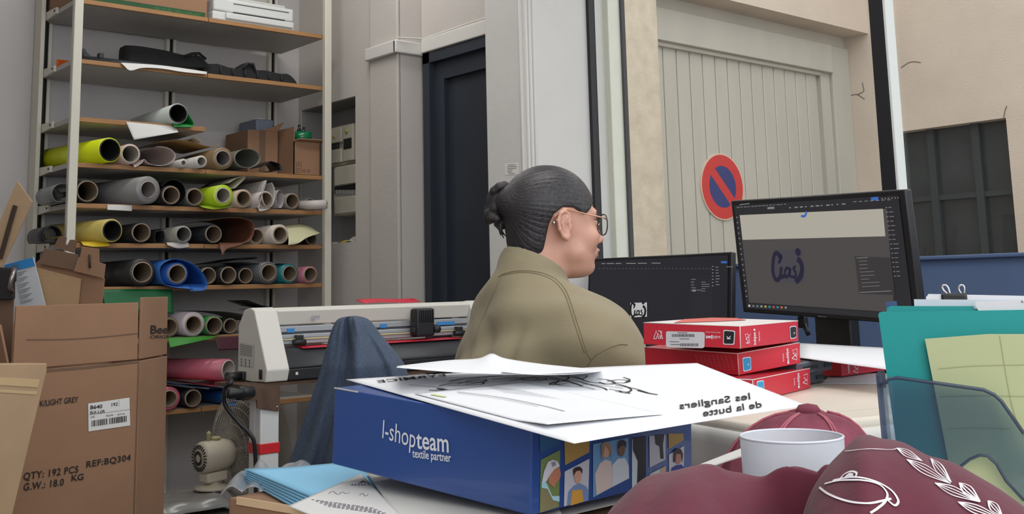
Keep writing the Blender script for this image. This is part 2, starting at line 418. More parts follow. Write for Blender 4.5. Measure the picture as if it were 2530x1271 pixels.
# ---- the street: garage recess, side wall with a dark opening, ground
YG = 5.0; XS = AY(2085, 165, YG).x
beam = AX(2145, 83, XS)
mb = MB(); mb.bb(XG+.2, XS+.3, beam.y, YG+.3, beam.z, beam.z+1.6); struct('trim_lintel', mb, render_m)
dx0, dx1 = AX(2192, 500, XS).y, AX(2485, 291, XS).y
dz1, dz0 = AX(2485, 291, XS).z, AX(2400, 631, XS).z-.5
mb = MB(); mb.bb(XS, XS+.4, dx0, YG+.3, -.2, beam.z+2); mb.bb(XS, XS+.4, -1.5, dx1, -.2, beam.z+2)
mb.bb(XS, XS+.4, dx1, dx0, dz1, beam.z+2); mb.bb(XS, XS+.4, dx1, dx0, -.2, dz0)
# hairline cracks
struct('wall_street', mb, render_m)
crk = mat('crack', (120, 112, 100), .9)
mb = MB(); fr = Frame((XS, 0, 0), (0, -1, 0), (0, 0, 1))
for pts in ([(2092, 243), (2103, 236), (2118, 234), (2128, 240), (2136, 245)], [(2119, 234), (2134, 225), (2132, 212), (2131, 204)], [(2226, 168), (2246, 155), (2262, 153), (2275, 155)], [(2480, 291), (2484, 272), (2488, 262)]):
    stroke(mb, fr, [fr.px(*p) for p in pts], .008, .002)
obj('crack', mb, crk, bpy.data.objects['wall_street'])
mb = MB(); mb.bb(XS+.12, XS+.2, dx1, dx0, dz0, dz1)
dk = struct('window_2', mb, mat('dull_dark_pane', (58, 64, 66), .3, col2=(38, 42, 46), vscale=3), 'dark unlit window in the street wall, right of the black window post')
mb = MB()
for a in (0., .36, .72, 1.): yy = dx0+(dx1-dx0)*a; mb.bb(XS+.08, XS+.12, yy-.03, yy+.03, dz0, dz1)
zz = AX(2400, 480, XS).z; mb.bb(XS+.09, XS+.12, dx1, dx0, zz-.02, zz+.02); obj('glazing_bar', mb, mat('dark_bar', (52, 57, 60), .6), dk)
mb = MB(); x0, x1 = AY(1528, 300, 4.62).x, AY(1641, 400, 4.62).x; mb.bb(x0-.6, x1, 4.62, YG+.3, -.2, 5, bev=.01, seg=1); struct('wall_pier', mb, stone_m)
gx0, gx1 = x1-.1, AY(2049, 300, YG).x; gz1 = AY(1800, 138, YG).z
mb = MB(); xl = AY(1625, 300, YG).x; pw = (AY(2030, 400, YG).x-AY(1650, 400, YG).x)/13.; x = AY(2030, 400, YG).x
while x > gx0: mb.bb(x-pw+.004, x-.004, YG, YG+.04, -.15, gz1+.02, bev=.006, seg=1); x -= pw
mb.bb(gx0, gx1, YG+.02, YG+.06, -.15, gz1+.02)
gd = struct('door_2', mb, gar_m, 'grey plank garage door across the street')
zt = AY(2085, 160, YG-.06).z; zmid = AY(1640, 103, YG-.06).z; xf = AY(2034, 300, YG-.02).x
mb = MB(); mb.bb(gx0, XS, YG-.02, YG+.05, gz1+.24, beam.z+.1, bev=.004); mb.bb(gx0, xf+.12, YG-.07, YG+.05, gz1, gz1+.235, bev=.006)
mb.bb(xf, xf+.13, YG-.02, YG+.06, -.15, gz1+.01); mb.bb(xf+.135, XS, YG-.05, YG+.05, -.15, gz1+.235, bev=.006); mb.bb(gx0, xf, YG-.035, YG+.01, gz1-.03, gz1, bev=.004)
obj('door_frame', mb, gar_m, gd)
mb = MB(); mb.bb(XG+.2, XS+1, -3, YG+.4, -.3, -.15); struct('ground', mb, mat('asphalt', (110, 108, 104), .9, var=.1, vscale=12))
# no-parking disc fixed to the planks
P = AY(1784, 462, YG-.006); sr = (AY(1784, 380, YG-.006).z-AY(1784, 544, YG-.006).z)/2
frs = Frame((P.x, YG-.012, P.z), (1, 0, 0), (0, 0, 1))
sg = thing('no_parking_sign', 'round red and blue no-parking disc on the grey garage door', 'sign', (P.x, YG, P.z))
mb = MB(); mb.lathe([(0, 0), (sr, 0), (sr, .012), (0, .012)], (P.x, YG, P.z), (0, -1, 0), 48, False); obj('plate', mb, mat('sign_edge', (226, 200, 180), .5), sg)
def disc(mb, fr, u, v, r, d, r0=0., n=48):
    if r0:
        for i in range(n):
            a, b = 2*math.pi*i/n, 2*math.pi*(i+1)/n
            poly(mb, fr, [(u+r0*math.cos(a), v+r0*math.sin(a)), (u+r*math.cos(a), v+r*math.sin(a)), (u+r*math.cos(b), v+r*math.sin(b)), (u+r0*math.cos(b), v+r0*math.sin(b))], d)
    else: mb.quad([fr.p(u+r*math.cos(2*math.pi*i/n), v+r*math.sin(2*math.pi*i/n), d) for i in range(n)])
    return mb
mb = MB(); disc(mb, frs, 0, 0, sr*.965, .001, sr*.62); k = sr*.64; a = .085*sr*1.2
poly(mb, frs, [(-k*.72-a, k*.72-a), (k*.72-a, -k*.72-a), (k*.72+a, -k*.72+a), (-k*.72+a, k*.72+a)], .0016)
obj('red_ring_and_bar', mb, mat('sign_red', (208, 58, 56), .45), sg)
mb = MB(); disc(mb, frs, 0, 0, sr*.63, .0012); obj('blue_field', mb, mat('sign_blue', (52, 62, 122), .45), sg)

# ================================================================== SHELVING
YF, YK, X0, X1 = 4.45, 4.86, 1.494, 2.655
ZSH = [AY(457, 38, YF).z-.004, AY(490, 184, YF).z, AY(350, 307, YF).z, AY(445, 421, YF).z, AY(490, 517, YF).z, AY(540, 609, YF).z, AY(600, 709, YF).z, AY(470, 838, YF).z, AY(480, 1014, YF).z]
BT = .02
zt_ = [z+BT/2+.0012 for z in ZSH]          # upper faces of the boards
beech = mat('beech_edge', (172, 128, 82), .55, col2=(146, 104, 64), vscale=6, stretch=(1, 20, 20))
mel = mat('grey_melamine', (176, 172, 166), .5, var=.03)
cream_metal = mat('cream_metal', (206, 202, 188), .45)
slot_m = mat('slot_black', (14, 14, 16), .8)
sh = thing('shelving_unit', 'tall cream metal wall shelving with beech-edged boards full of vinyl rolls', 'shelving', ((X0+X1)/2, 4.65, 0))
def board(x0, x1, z):
    mb = MB(); mb.bb(x0, x1, YF+.012, YK, z-BT/2, z+BT/2); b = obj('shelf_board', mb, mel, sh)
    mb = MB(); mb.bb(x0, x1, YF, YF+.012, z-BT/2, z+BT/2, bev=.002, seg=1); obj('edge_strip', mb, beech, b, label='beech front edge')
XMID = AY(516, 30, YF).x
XS3 = AY(508, 322, YF).x
for i, z in enumerate(ZSH):
    if i == 2: board(X0, XS3, z)
    else: board(X0, XMID-.001, z); board(XMID+.001, X1, z)
zp = AY(172, 590, YF-.03).z
for x in (X0, X1+.012):
    mb = MB(); mb.bb(x-.018, x+.018, YF-.032, YF-.004, 0, 3.1, bev=.003, seg=1); obj('front_post', mb, cream_metal, sh)
for x in (X0+.02, 2.085, X1-.035):
    mb = MB(); mb.bb(x-.028, x-.012, YB-.03, YB-.0005, 0, 2.9); mb.bb(x+.006, x+.02, YB-.03, YB-.0005, 0, 2.9); s_ = obj('wall_upright', mb, cream_metal, sh)
    mb = MB(); mb.bb(x-.012, x+.006, YB-.02, YB-.001, 0, 2.9); obj('slot', mb, slot_m, s_, label='black slot of the upright')
mb = MB(); mb.bb(X0-.03, X0-.012, YK-.06, YK+.03, 0, 3.1, bev=.002, seg=1); mb.bb(X0-.012, X0-.004, YK-.03, YK+.02, 0, 3.1); obj('wall_upright', mb, cream_metal, sh)
mb = MB(); mb.bb(X0-.0125, X0-.0035, YK-.055, YK-.025, .2, 2.6); obj('slot', mb, slot_m, sh, label='black slot of the upright')
for z in ZSH:
    mb = MB(); mb.prism([(0, -.018), (.17, -.010), (.17, .016), (0, .022)], (X0-.011, YK-.02, z), (0, -1, 0), (0, 0, 1), (.010, 0, 0)); br = obj('bracket', mb, cream_metal, sh)
    mb = MB()
    for a in (.02, .15): mb.lathe([(0, 0), (.005, 0), (.005, .002), (0, .002)], (X0-.011, YK-.02-a, z+.004), (-1, 0, 0), 10, False)
    obj('screw', mb, slot_m, br)

# ================================================================== ROLLS ON THE SHELVES
cores = {'tan': mat('cardboard_core', (150, 132, 112), .8, var=.06, vscale=20), 'white': mat('white_core', (190, 182, 172), .7), 'black': mat('black_core', (30, 29, 29), .7), 'grey': mat('grey_core', (150, 144, 140), .7)}
PPM = 585.
def vinyl(c, rough=.38): return mat('vinyl_%d_%d_%d' % c, c, rough)
def ring(mb, P, ro, ri, L, ax=(0, 1, 0), n=36, slant=0):
    mb.lathe([(ri, 0), (ro, 0), (ro, L), (ri, L), (ri, 0)], P, ax, n); return mb
def make_roll(P, rc, ro, L, wc, core, label, ax=(0, 1, 0), group='vinyl rolls on the shelves', rough=.38, name='vinyl_roll'):
    t = thing(name, label, 'roll', (P[0], P[1], P[2]-ro), group)
    A = Vector(ax).normalized()
    mb = MB(); ring(mb, P, ro, rc-.0005, L, ax); w_ = obj('vinyl_wrap', mb, vinyl(wc, rough), t)
    mb = MB(); ring(mb, Vector(P)-A*.004, rc, rc-.0042, L+.008, ax); obj('core_tube', mb, cores[core], t)
    return t
rows = {}
# row: list of (px x of the end, core px radius, outer px radius, wrap colour, core, protrusion, label)
rows[2] = [(437, 24, 25.5, (206, 214, 206), 'black', .03, 'pale mint backed roll with a green flap, alone on the short shelf')]
rows[3] = [(272, 27, 30, (214, 226, 20), 'black', .05, 'bright neon yellow vinyl roll at the left end of its shelf'),
           (319, 22, 25, (200, 168, 160), 'white', .03, 'pale pink vinyl roll right beside the bright neon yellow roll'),
           (453, 8, 10.5, (206, 200, 192), 'white', .03, 'thinnest white tube, on the shelf of the neon yellow roll'),
           (497, 13, 15.5, (208, 206, 200), 'white', .045, 'small white tube with bluish inside, next to the thinnest white tube'),
           (550, 21, 29, (132, 108, 78), 'grey', .02, 'brown kraft-backed roll with several inner turns, right of the small white tubes')]
rows[4] = [(218, 25, 28.5, (34, 34, 36), 'tan', .0, 'black vinyl roll left of the thick silver roll'),
           (367, 22, 34, (134, 132, 131), 'grey', .06, 'thick silver grey vinyl roll with a broad pale end'),
           (424, 22, 25, (30, 30, 32), 'tan', .02, 'black vinyl roll with a loose black outer turn, right of the thick silver roll'),
           (482, 22, 23.5, (92, 94, 88), 'tan', .01, 'smoke grey roll left of the lime-edged roll'),
           (552, 20, 28, (176, 204, 40), 'white', .05, 'lime yellow edged roll on the shelf of the thick silver roll'),
           (602, 20, 24, (196, 176, 158), 'tan', .02, 'peach cream roll right of the lime-edged roll'),
           (656, 20, 23, (196, 186, 182), 'tan', .02, 'off-white roll inside a loose white curl, under the brown carton'),
           (722, 21, 22.5, (120, 118, 116), 'tan', .0, 'slim grey roll, second from the right on the shelf of the silver roll'),
           (765, 17, 20, (128, 132, 130), 'grey', -.09, 'grey green roll with bluish inside, rightmost upright-backed roll of the silver roll shelf')]
rows[5] = [(272, 24, 28, (196, 178, 96), 'black', .05, 'silver and yellow roll, leftmost large roll below the black rolls'),
           (345, 23, 25, (28, 28, 30), 'tan', .02, 'black vinyl roll right of the silver and yellow roll'),
           (450, 20, 22, (150, 148, 138), 'grey', .02, 'translucent grey film roll with a white flap under it'),
           (525, 22, 24, (27, 28, 34), 'tan', .02, 'dark navy black roll left of the brown leather sheet'),
           (632, 20, 21.5, (170, 160, 150), 'tan', -.02, 'roll half hidden behind the brown leather sheet'),
           (690, 20, 26, (206, 196, 184), 'tan', .03, 'thick cream white roll right of the brown leather sheet'),
           (768, 16, 18, (34, 34, 36), 'tan', -.08, 'small black roll under the cream flap')]
rows[6] = [(350, 25, 33, (46, 43, 42), 'tan', .03, 'thick black roll left of the blue sheet'),
           (437, 23, 28, (44, 92, 166), 'tan', .05, 'blue vinyl roll with a wide loose blue flap'),
           (515, 21, 23, (30, 30, 31), 'tan', -.01, 'black vinyl roll half behind the blue flap'),
           (562, 22, 23.5, (28, 28, 30), 'tan', .02, 'black vinyl roll, first clear one right of the blue flap'),
           (606, 20, 22, (31, 31, 36), 'tan', -.01, 'black vinyl roll, second clear one right of the blue flap'),
           (663, 22, 29, (92, 95, 98), 'tan', .02, 'dark grey backed roll between black and teal rolls'),
           (715, 21, 26, (30, 122, 130), 'tan', .01, 'silver backed roll with teal vinyl edge'),
           (766, 20, 22.5, (190, 120, 138), 'tan', .02, 'pink vinyl roll at the right end of its shelf')]
rows[7] = [(425, 21, 25, (136, 120, 100), 'tan', .0, 'tan roll just right of the tall brown carton'),
           (474, 21, 30, (186, 176, 180), 'tan', .03, 'thick white roll left of the green roll'),
           (530, 22, 24, (44, 128, 58), 'tan', .02, 'bright green vinyl roll left of the plotter'),
           (570, 19, 21, (34, 40, 36), 'tan', -.02, 'dark roll behind the bright green roll, beside the plotter')]
rows[8] = [(424, 20, 28, (190, 96, 116), 'tan', .02, 'lower pink roll beside the tall carton'),
           (482, 21, 23.5, (30, 30, 33), 'tan', .02, 'black vinyl roll above the fan')]
rollz = {}
for k, L_ in rows.items():
    R = [max(r[2], r[1]+1.2)/PPM*.985 for r in L_]; X = [AY(r[0], 400 if k < 5 else 700, YF-r[5]).x for r in L_]
    for it in range(200):
        for i in range(len(X)-1):
            need = 2*math.sqrt(R[i]*R[i+1])+.001; g = need-(X[i+1]-X[i])
            if g > 0: X[i] -= g*.3; X[i+1] += g*.3
    for r, x, ro in zip(L_, X, R):
        rc = min(r[1]/PPM, ro-.003); L = .40+r[5]
        P = (x, YF-r[5], zt_[k]+ro)
        ax = (-.20, 1, 0) if r[0] in (272, 367) else (0, 1, 0)
        rollz[(k, r[0])] = make_roll(P, rc, ro, L, r[3], r[4], r[6], ax=ax)
        rollz[(k, r[0])]['px'] = r[0]; del rollz[(k, r[0])]['px']
# two rolls resting higher on their neighbours
P = AY(563, 914, YF-.06); make_roll((P.x, P.y, P.z), .041, .045, .42, (196, 106, 124), 'white', 'upper pink roll lying across the bottom shelf beside the plotter', ax=(-.42, 1, 0))
P = AY(806, 500, YF-.075); make_roll((P.x, P.y, zt_[4]+.0225), .014, .021, .13, (198, 190, 186), 'white', 'thin white roll poking out past the right shelf post', ax=(-.65, .76, 0))
# open curls without a core, loose sheets and flaps
def sheet(name, label, pts, Y, L, m, cat='sheet', t=.0012, slant=0., smooth=True, sub=6, parent=None, group=None, dz=0., dxb=0.):
    """a film whose front edge follows the photo points at distance Y, running L back into the shelf"""
    Q = catmull(pts, sub) if smooth else pts
    W = [AY(x, y, Y) for x, y in Q]; n = len(W)-1
    ys = [Y]+([YF-.008] if Y < YF-.012 and L > YF-Y else [])+[Y+L*k for k in (.4, .7, 1.) if Y+L*k > YF]
    if len(ys) < 2: ys = [Y, Y+L]
    zmx = max(p.z for p in W); zrow = max([zb for zb in zt_ if zb <= zmx+.02] or [-9])
    def fn(u, v):
        i = min(n-1, int(u*n)); f = u*n-i; p = W[i].lerp(W[i+1], f); j = int(round(v*(len(ys)-1))); z = p.z+dz*v
        if ys[j] > YF-.012 and ys[j] > Y-1e-6 and (j > 0 or Y > YF-.012):      # over the board: lie on it, never through it
            z = max(z, zrow+.0022+t)
        return (p.x+dxb*v, ys[j], z)
    mb = MB(); mb.grid(fn, n, len(ys)-1, t)
    if parent: return obj(name, mb, m, parent)
    return tag(obj(name, mb, m), label, cat, group)
def hang(name, label, top, bot, Yt, Yb, m, cat='paper', parent=None, sag=0.):
    """sheet between an upper photo edge at distance Yt and a lower one at Yb"""
    A = catmull(top, 6) if len(top) > 2 else [tuple(top[0][i]+(top[1][i]-top[0][i])*k/12 for i in (0, 1)) for k in range(13)]
    B = catmull(bot, 6) if len(bot) > 2 else [tuple(bot[0][i]+(bot[1][i]-bot[0][i])*k/12 for i in (0, 1)) for k in range(13)]
    def pick(E, u): k = u*(len(E)-1); i = min(int(k), len(E)-2); f = k-i; return E[i][0]*(1-f)+E[i+1][0]*f, E[i][1]*(1-f)+E[i+1][1]*f
    def fn(u, v): a, b = AY(*pick(A, u), Yt), AY(*pick(B, u), Yb); p = a.lerp(b, v); return (p.x, p.y-sag*math.sin(math.pi*v), p.z)
    mb = MB(); mb.grid(fn, 18, 8, .0007)
    return obj(name, mb, m, parent) if parent else tag(obj(name, mb, m), label, cat)
def loop(cx, cy, rx, ry, a0, a1, n=14): return [(cx+rx*math.cos(R_(a0+(a1-a0)*i/n)), cy-ry*math.sin(R_(a0+(a1-a0)*i/n))) for i in range(n+1)]
film = mat('grey_film', (120, 124, 124), .25); wht = mat('white_film', (198, 192, 188), .4); blk = mat('black_film', (30, 30, 33), .4)
sheet('green_flap', None, [(452, 262), (466, 282), (478, 312), (430, 314)], YF-.03, .22, mat('green_vinyl', (16, 128, 52), .4), parent=rollz[(2, 437)])

sheet('film_curl', 'pink tinged white film curl with a hanging corner, beside the pale pink roll', loop(394, 386, 40, 24, 100, -160)+[(350, 404), (332, 414), (346, 400)], YF-.03, .36, mat('pinkish_film', (192, 178, 174), .4))
sheet('film_curl', 'grey green open film curl left of the brown carton', loop(612, 391, 31, 23, 70, 430), YF-.03, .36, mat('grey_green_film', (128, 130, 122), .4))
sheet('kraft_sheet', 'brown kraft sheet lying over the small white tubes', [(395, 350), (440, 345), (478, 352), (520, 362), (545, 356)], YF+.05, .3, mat('kraft_film', (150, 116, 66), .5))
sheet('cream_sheet', 'small cream sheet rising behind the kraft sheet', [(460, 348), (480, 340), (500, 352)], YF+.12, .2, mat('cream_film', (190, 180, 160), .6))
sheet('folded_black_sheet', 'flat folded black sheet lying left of the brown carton', [(646, 412), (670, 398), (690, 404), (700, 420), (672, 422)], YF+.0, .12, blk, smooth=False, sub=2)
sheet('film_curl', 'smoky grey film curl at the far left, behind the front post', loop(156, 478, 27, 24, 20, 350), YF-.0, .20, film)
sheet('loose_turn', None, loop(428, 477, 31, 33, 150, -60), YF-.015, .36, blk, parent=rollz[(4, 424)])
sheet('black_sheet', 'black sheet hanging below the thick silver roll', [(340, 520), (385, 523), (430, 524), (345, 527)], YF-.005, .003, blk)
sheet('loose_curl', None, loop(664, 480, 16, 33, 60, -250)+[(640, 515), (650, 521), (668, 514)], YF-.025, .36, wht, parent=rollz[(4, 656)])
sheet('film_curl', 'narrow grey white film curl between the off-white and slim grey rolls', loop(692, 492, 9, 22, 70, 400), YF-.0, .34, mat('narrow_film', (160, 154, 152), .4))
sheet('lime_flap', None, [(500, 512), (530, 517), (575, 510)], YF-.045, .3, mat('lime_vinyl', (150, 178, 40), .4), parent=rollz[(4, 552)])
sheet('cream_flap', None, [(566, 452), (590, 438), (606, 440), (580, 466)], YF-.0, .3, mat('cream_flap_m', (178, 170, 156), .5), parent=rollz[(4, 602)])
hang('paper_sheet', 'white sheet hanging over the edge of the short shelf', [(311, 301), (432, 313)], [(331, 346), (441, 327)], YF-.003, YF-.03, mat('paper', (214, 213, 210), .8))
hang('shelf_tag', 'small white paper tag stuck to the shelf edge under the silver roll', [(265, 506), (326, 508)], [(265, 519), (326, 522)], YF-.003, YF-.006, mat('paper', (214, 213, 210), .8), cat='tag')
sheet('black_curl', 'short black open curl standing at the left end of its shelf', loop(130, 583, 23, 24, 0, 350), YF-.0, .2, blk)
sheet('black_curl', 'black open curl behind the translucent grey film', loop(395, 586, 12, 20, 60, 410), YF+.02, .3, blk)
sheet('white_flap', None, [(414, 606), (440, 614), (468, 610)], YF-.02, .3, wht, parent=rollz[(5, 450)])
sheet('leather_sheet', 'brown leather-like sheet curled up with a hanging corner', [(512, 545), (560, 538), (606, 540), (628, 556), (622, 590), (592, 606), (572, 612), (558, 618), (550, 632)], YF-.05, .34, mat('brown_leather', (110, 68, 50), .55, var=.1, vscale=30))
hang('cream_flap', None, [(700, 557), (740, 553), (768, 560), (785, 575)], [(712, 606), (736, 602), (758, 588), (786, 578)], YF+.06, YF-.06, mat('pale_cream_vinyl', (206, 204, 166), .45), parent=rollz[(5, 690)], sag=.02)
sheet('loose_flap', None, [(478, 716), (412, 706), (394, 676), (402, 652), (436, 640), (480, 654), (508, 686), (508, 716), (470, 720)], YF-.06, .30, mat('blue_vinyl', (48, 102, 178), .4), parent=rollz[(6, 437)])
sheet('navy_sheet', 'dark navy sheet lying over the black rolls at the right of the blue flap', [(540, 650), (590, 642), (630, 635), (636, 640)], YF+.03, .3, mat('navy_sheet', (30, 32, 42), .5))
sheet('silver_flap', None, [(620, 646), (655, 652), (690, 650), (720, 652)], YF+.01, .3, mat('silver_film', (140, 140, 142), .35), parent=rollz[(6, 663)])
hang('green_sheet', 'dark green sheet hanging from the shelf behind the tall carton', [(250, 716), (340, 715), (426, 716)], [(262, 770), (350, 768), (428, 776)], YF-.003, YF-.03, mat('dark_green_vinyl', (10, 96, 52), .45), cat='sheet')
hang('green_flap', None, [(414, 835), (540, 831)], [(420, 860), (518, 838)], YF-.034, YF-.06, mat('leaf_green_vinyl', (52, 140, 44), .45), parent=rollz[(7, 530)])
sheet('grey_sheet', 'grey sheet lying over the dark roll left of the plotter', [(510, 768), (560, 770), (610, 778), (640, 792)], YF+.0, .3, mat('grey_sheet', (120, 116, 114), .5))
hang('maroon_sheet', 'dark maroon sheet hanging behind the plotter end', [(530, 834), (604, 830)], [(540, 866), (600, 864)], YF-.026, YF-.04, mat('maroon_vinyl', (70, 24, 38), .5), cat='sheet')
sheet('black_sheet', 'black pointed sheet sticking up behind the plotter', [(612, 742), (650, 756), (690, 762), (640, 766)], YF-.01, .2, blk, smooth=False)
sheet('red_sheet', 'bright red sheet under the upper pink roll', [(470, 944), (530, 954), (584, 948), (594, 925)], YF-.05, .3, mat('red_vinyl', (204, 44, 66), .4))
sheet('blue_sheet', 'blue vinyl sheet curled at its right end, under the pink roll', [(420, 946), (480, 956), (560, 960), (590, 966), (596, 990), (578, 1004), (556, 1000), (548, 984), (556, 968)], YF-.03, .3, mat('strong_blue_vinyl', (34, 92, 162), .4))
sheet('yellow_flap', None, [(206, 606), (235, 610), (272, 607)], YF-.04, .34, mat('yellow_vinyl', (214, 182, 36), .4), parent=rollz[(5, 272)])
# cardboard goods and boxes on the upper boards
# ================================================================== THINGS ON THE UPPER BOARDS
kraft = mat('kraft_board', (142, 108, 83), .85, var=.09, vscale=5, bump=.04, bscale=120)
kraft_d = mat('kraft_board_dark', (108, 84, 66), .85, var=.06, vscale=14)
kraft_l = mat('kraft_board_light', (164, 138, 108), .85, var=.05, vscale=14)
ink = mat('carton_ink', (38, 32, 30), .8)
white_pl = mat('white_plastic', (206, 208, 206), .4)
fabric_bk = mat('black_canvas', (26, 26, 27), .85, var=.15, vscale=20, bump=.1, bscale=90)
paper_m = mat('paper', (214, 213, 210), .8)
z0 = zt_[0]
# cardboard box with a green printed band
p0, p1 = AY(185, 0, YF+.03).x, AY(513, 0, YF+.03).x
t = thing('cardboard_box', 'brown box with a green printed band on the top board', 'box', ((p0+p1)/2, YF+.2, z0))
mb = MB(); mb.bb(p0, p1, YF+.03, YK-.04, z0, z0+.16, bev=.003, seg=1); obj('carton', mb, kraft, t)
fr = Frame((p0, YF+.03, z0), (1, 0, 0), (0, 0, 1))
mb = MB(); rect(mb, fr, .02, .004, p1-p0-.01, .026); obj('green_band', mb, mat('dark_green_print', (28, 74, 38), .7), t)
mb = MB(); text(mb, fr, 'RECYCLED  100% COMPLIANT', p1-p0-.03, .008, .011, .001, 'RIGHT'); obj('printed_text', mb, mat('green_print_light', (70, 128, 66), .7), t)
# white printer on the top board
x0, x1 = AY(528, 20, YF+.02).x, AY(730, 50, YF+.02).x
t = thing('inkjet_printer', 'white desktop printer on the right half of the top board', 'printer', ((x0+x1)/2, YF+.2, z0))
mb = MB(); mb.bb(x0, x1, YF+.03, YK-.05, z0+.006, z0+.045, bev=.006); mb.bb(x0+.004, x1-.004, YF+.03, YK-.05, z0+.046, z0+.11, bev=.01); obj('housing', mb, white_pl, t)
mb = MB(); mb.bb(x0+.06, x1-.012, YF+.016, YF+.05, z0+.012, z0+.042, bev=.006); obj('paper_tray', mb, white_pl, t)
mb = MB(); mb.bb(x0+.1, x1-.05, YF+.0295, YF+.034, z0+.047, z0+.051); mb.bb(x0+.1, x1-.03, YF+.028, YF+.034, z0+.088, z0+.091); obj('output_slot', mb, mat('dark_slot', (50, 52, 54), .6), t)
mb = MB(); mb.bb(x0+.03, x1-.03, YF+.06, YK-.08, z0+.11, z0+.13, bev=.008); obj('scanner_lid', mb, mat('lid_grey', (188, 189, 186), .45), t)
mb = MB()
for sx in (x0+.03, x1-.03):
    for sy in (YF+.06, YK-.09): mb.lathe([(0, 0), (.01, 0), (.01, .008), (0, .008)], (sx, sy, z0), (0, 0, 1), 12)
obj('foot', mb, mat('rubber', (40, 40, 42), .8), t)
# second board: orange comb, flat black stand, two black carry bags, papers
z1 = zt_[1]
t = thing('orange_comb', 'orange toothed plastic clip at the left end of the second board', 'clip', (AY(155, 140, 4.68).x, 4.68, z1))
xa, xb = max(X0+.003, AY(127, 140, 4.68).x), AY(185, 140, 4.68).x
mb = MB(); mb.bb(xa, xb, 4.68, 4.71, z1, z1+.012, bev=.003); mb.bb(xa, xb, 4.68, 4.69, z1+.01, z1+.034, bev=.002)
obj('spine', mb, mat('orange_plastic', (230, 112, 20), .45), t)
mb = MB(); n = 13
for i in range(n): mb.bb(xa+(xb-xa)*i/n, xa+(xb-xa)*(i+.55)/n, 4.665, 4.682, z1+.003, z1+.032, bev=.001, seg=1)
obj('teeth', mb, mat('orange_plastic', (230, 112, 20), .45), t)
def bag(name, label, P, Y, m, th, sub=5):
    Q = catmull(P, sub)
    W = [AY(x, y, Y) for x, y in Q]; mb = MB(); n = len(W)
    cx = sum(q.x for q in W)/n; cz = sum(q.z for q in W)/n
    rings = []
    for k, (s_, dy) in enumerate(((.90, 0), (1, .02), (1., th*.6), (.94, th))):
        rings.append([mb.bm.verts.new((cx+(q.x-cx)*s_, Y+dy, max(cz+(q.z-cz)*s_, z1+.0015))) for q in W])
    for a, b in zip(rings, rings[1:]):
        for j in range(n): mb._f([a[j], a[(j+1) % n], b[(j+1) % n], b[j]], True)
    mb._f(rings[0][::-1]); mb._f(rings[-1])
    return mb
t = thing('carry_bag', 'long black canvas carry bag, taller one lying left on the second board', 'bag', (AY(400, 140, 4.6).x, 4.6, z1))
mb = bag('b', '', [(312, 152), (312, 118), (322, 110), (400, 122), (440, 132), (470, 138), (492, 136), (506, 144), (520, 158), (535, 170), (420, 165)], 4.6, fabric_bk, .12); obj('bag_body', mb, fabric_bk, t)
mb = MB(); mb.tube([AY(455, 140, 4.595), AY(475, 133, 4.59), AY(492, 132, 4.59), AY(508, 146, 4.595)], .007, 8); obj('carry_handle', mb, fabric_bk, t)
t = thing('carry_bag', 'ribbed black canvas carry bag lying right on the second board', 'bag', (AY(630, 180, 4.5).x, 4.5, z1))
mb = bag('b', '', [(515, 186), (522, 158), (535, 158), (560, 166), (590, 170), (610, 154), (628, 157), (632, 172), (660, 174), (685, 180), (700, 183), (724, 186), (734, 212), (640, 204), (560, 192)], 4.49, fabric_bk, .10); obj('bag_body', mb, fabric_bk, t)
mb = MB()
for i in range(6): x = 545+i*30; mb.tube([AY(x, 164+i*4, 4.487), AY(x+1, 176+i*4, 4.481), AY(x+2, 186+i*3.0, 4.485)], .004, 6)
mb.tube([AY(602, 170, 4.485), AY(612, 156, 4.48), AY(626, 158, 4.48), AY(630, 174, 4.485)], .006, 8)
obj('strap', mb, mat('black_strap', (38, 38, 40), .7), t)
t = thing('display_stand', 'flat folded black stand with hooked end lying on the second board', 'stand', (AY(350, 160, 4.47).x, 4.5, z1))
mb = MB(); P = [AY(202, 146, 4.52), AY(330, 152, 4.52), AY(515, 178, 4.465)]
for i, (yy, zz) in enumerate(((4.50, .012), (4.53, .022), (4.56, .012))): mb.tube([(AY(205, 146, 4.5).x, yy, z1+zz), (AY(520, 178, 4.5).x-.06, yy, z1+zz)], .009, 8)
obj('rail', mb, mat('stand_black', (36, 38, 42), .5), t)
mb = MB(); a = AY(205, 140, 4.52).x; mb.prism([(0, 0), (.05, 0), (.035, .018), (.012, .03), (0, .052), (-.012, .05)], (a, 4.5, z1+.003), (1, 0, 0), (0, 0, 1), (0, .06, 0), bev=.002); mb.bb(a+.06, a+.08, 4.5, 4.53, z1+.02, z1+.045, bev=.004); obj('hook', mb, mat('stand_black', (36, 38, 42), .5), t)
def flat_paper(name, label, pts, z, m=None, cat='paper', t=.0006, bulge=None):
    """sheet lying at height z (a number or list), corners from the photo in order around"""
    W = [AZ(x, y, zz) for (x, y), zz in zip(pts, z if isinstance(z, list) else [z]*4)]
    b = bulge or (lambda u, v: 0)
    def fn(u, v):
        p = W[0].lerp(W[1], u).lerp(W[3].lerp(W[2], u), v); return (p.x, p.y, p.z+b(u, v))
    mb = MB(); mb.grid(fn, 24, 24, t)
    o = obj(name, mb, m or paper_m); return tag(o, label, cat) if label else o
hang('paper_sheet', 'crumpled papers under the black stand, drooping over the second board edge', [(298, 155), (400, 162), (512, 178)], [(308, 164), (322, 175), (352, 168), (400, 170), (450, 178), (510, 184)], YF-.003, YF-.02, paper_m)
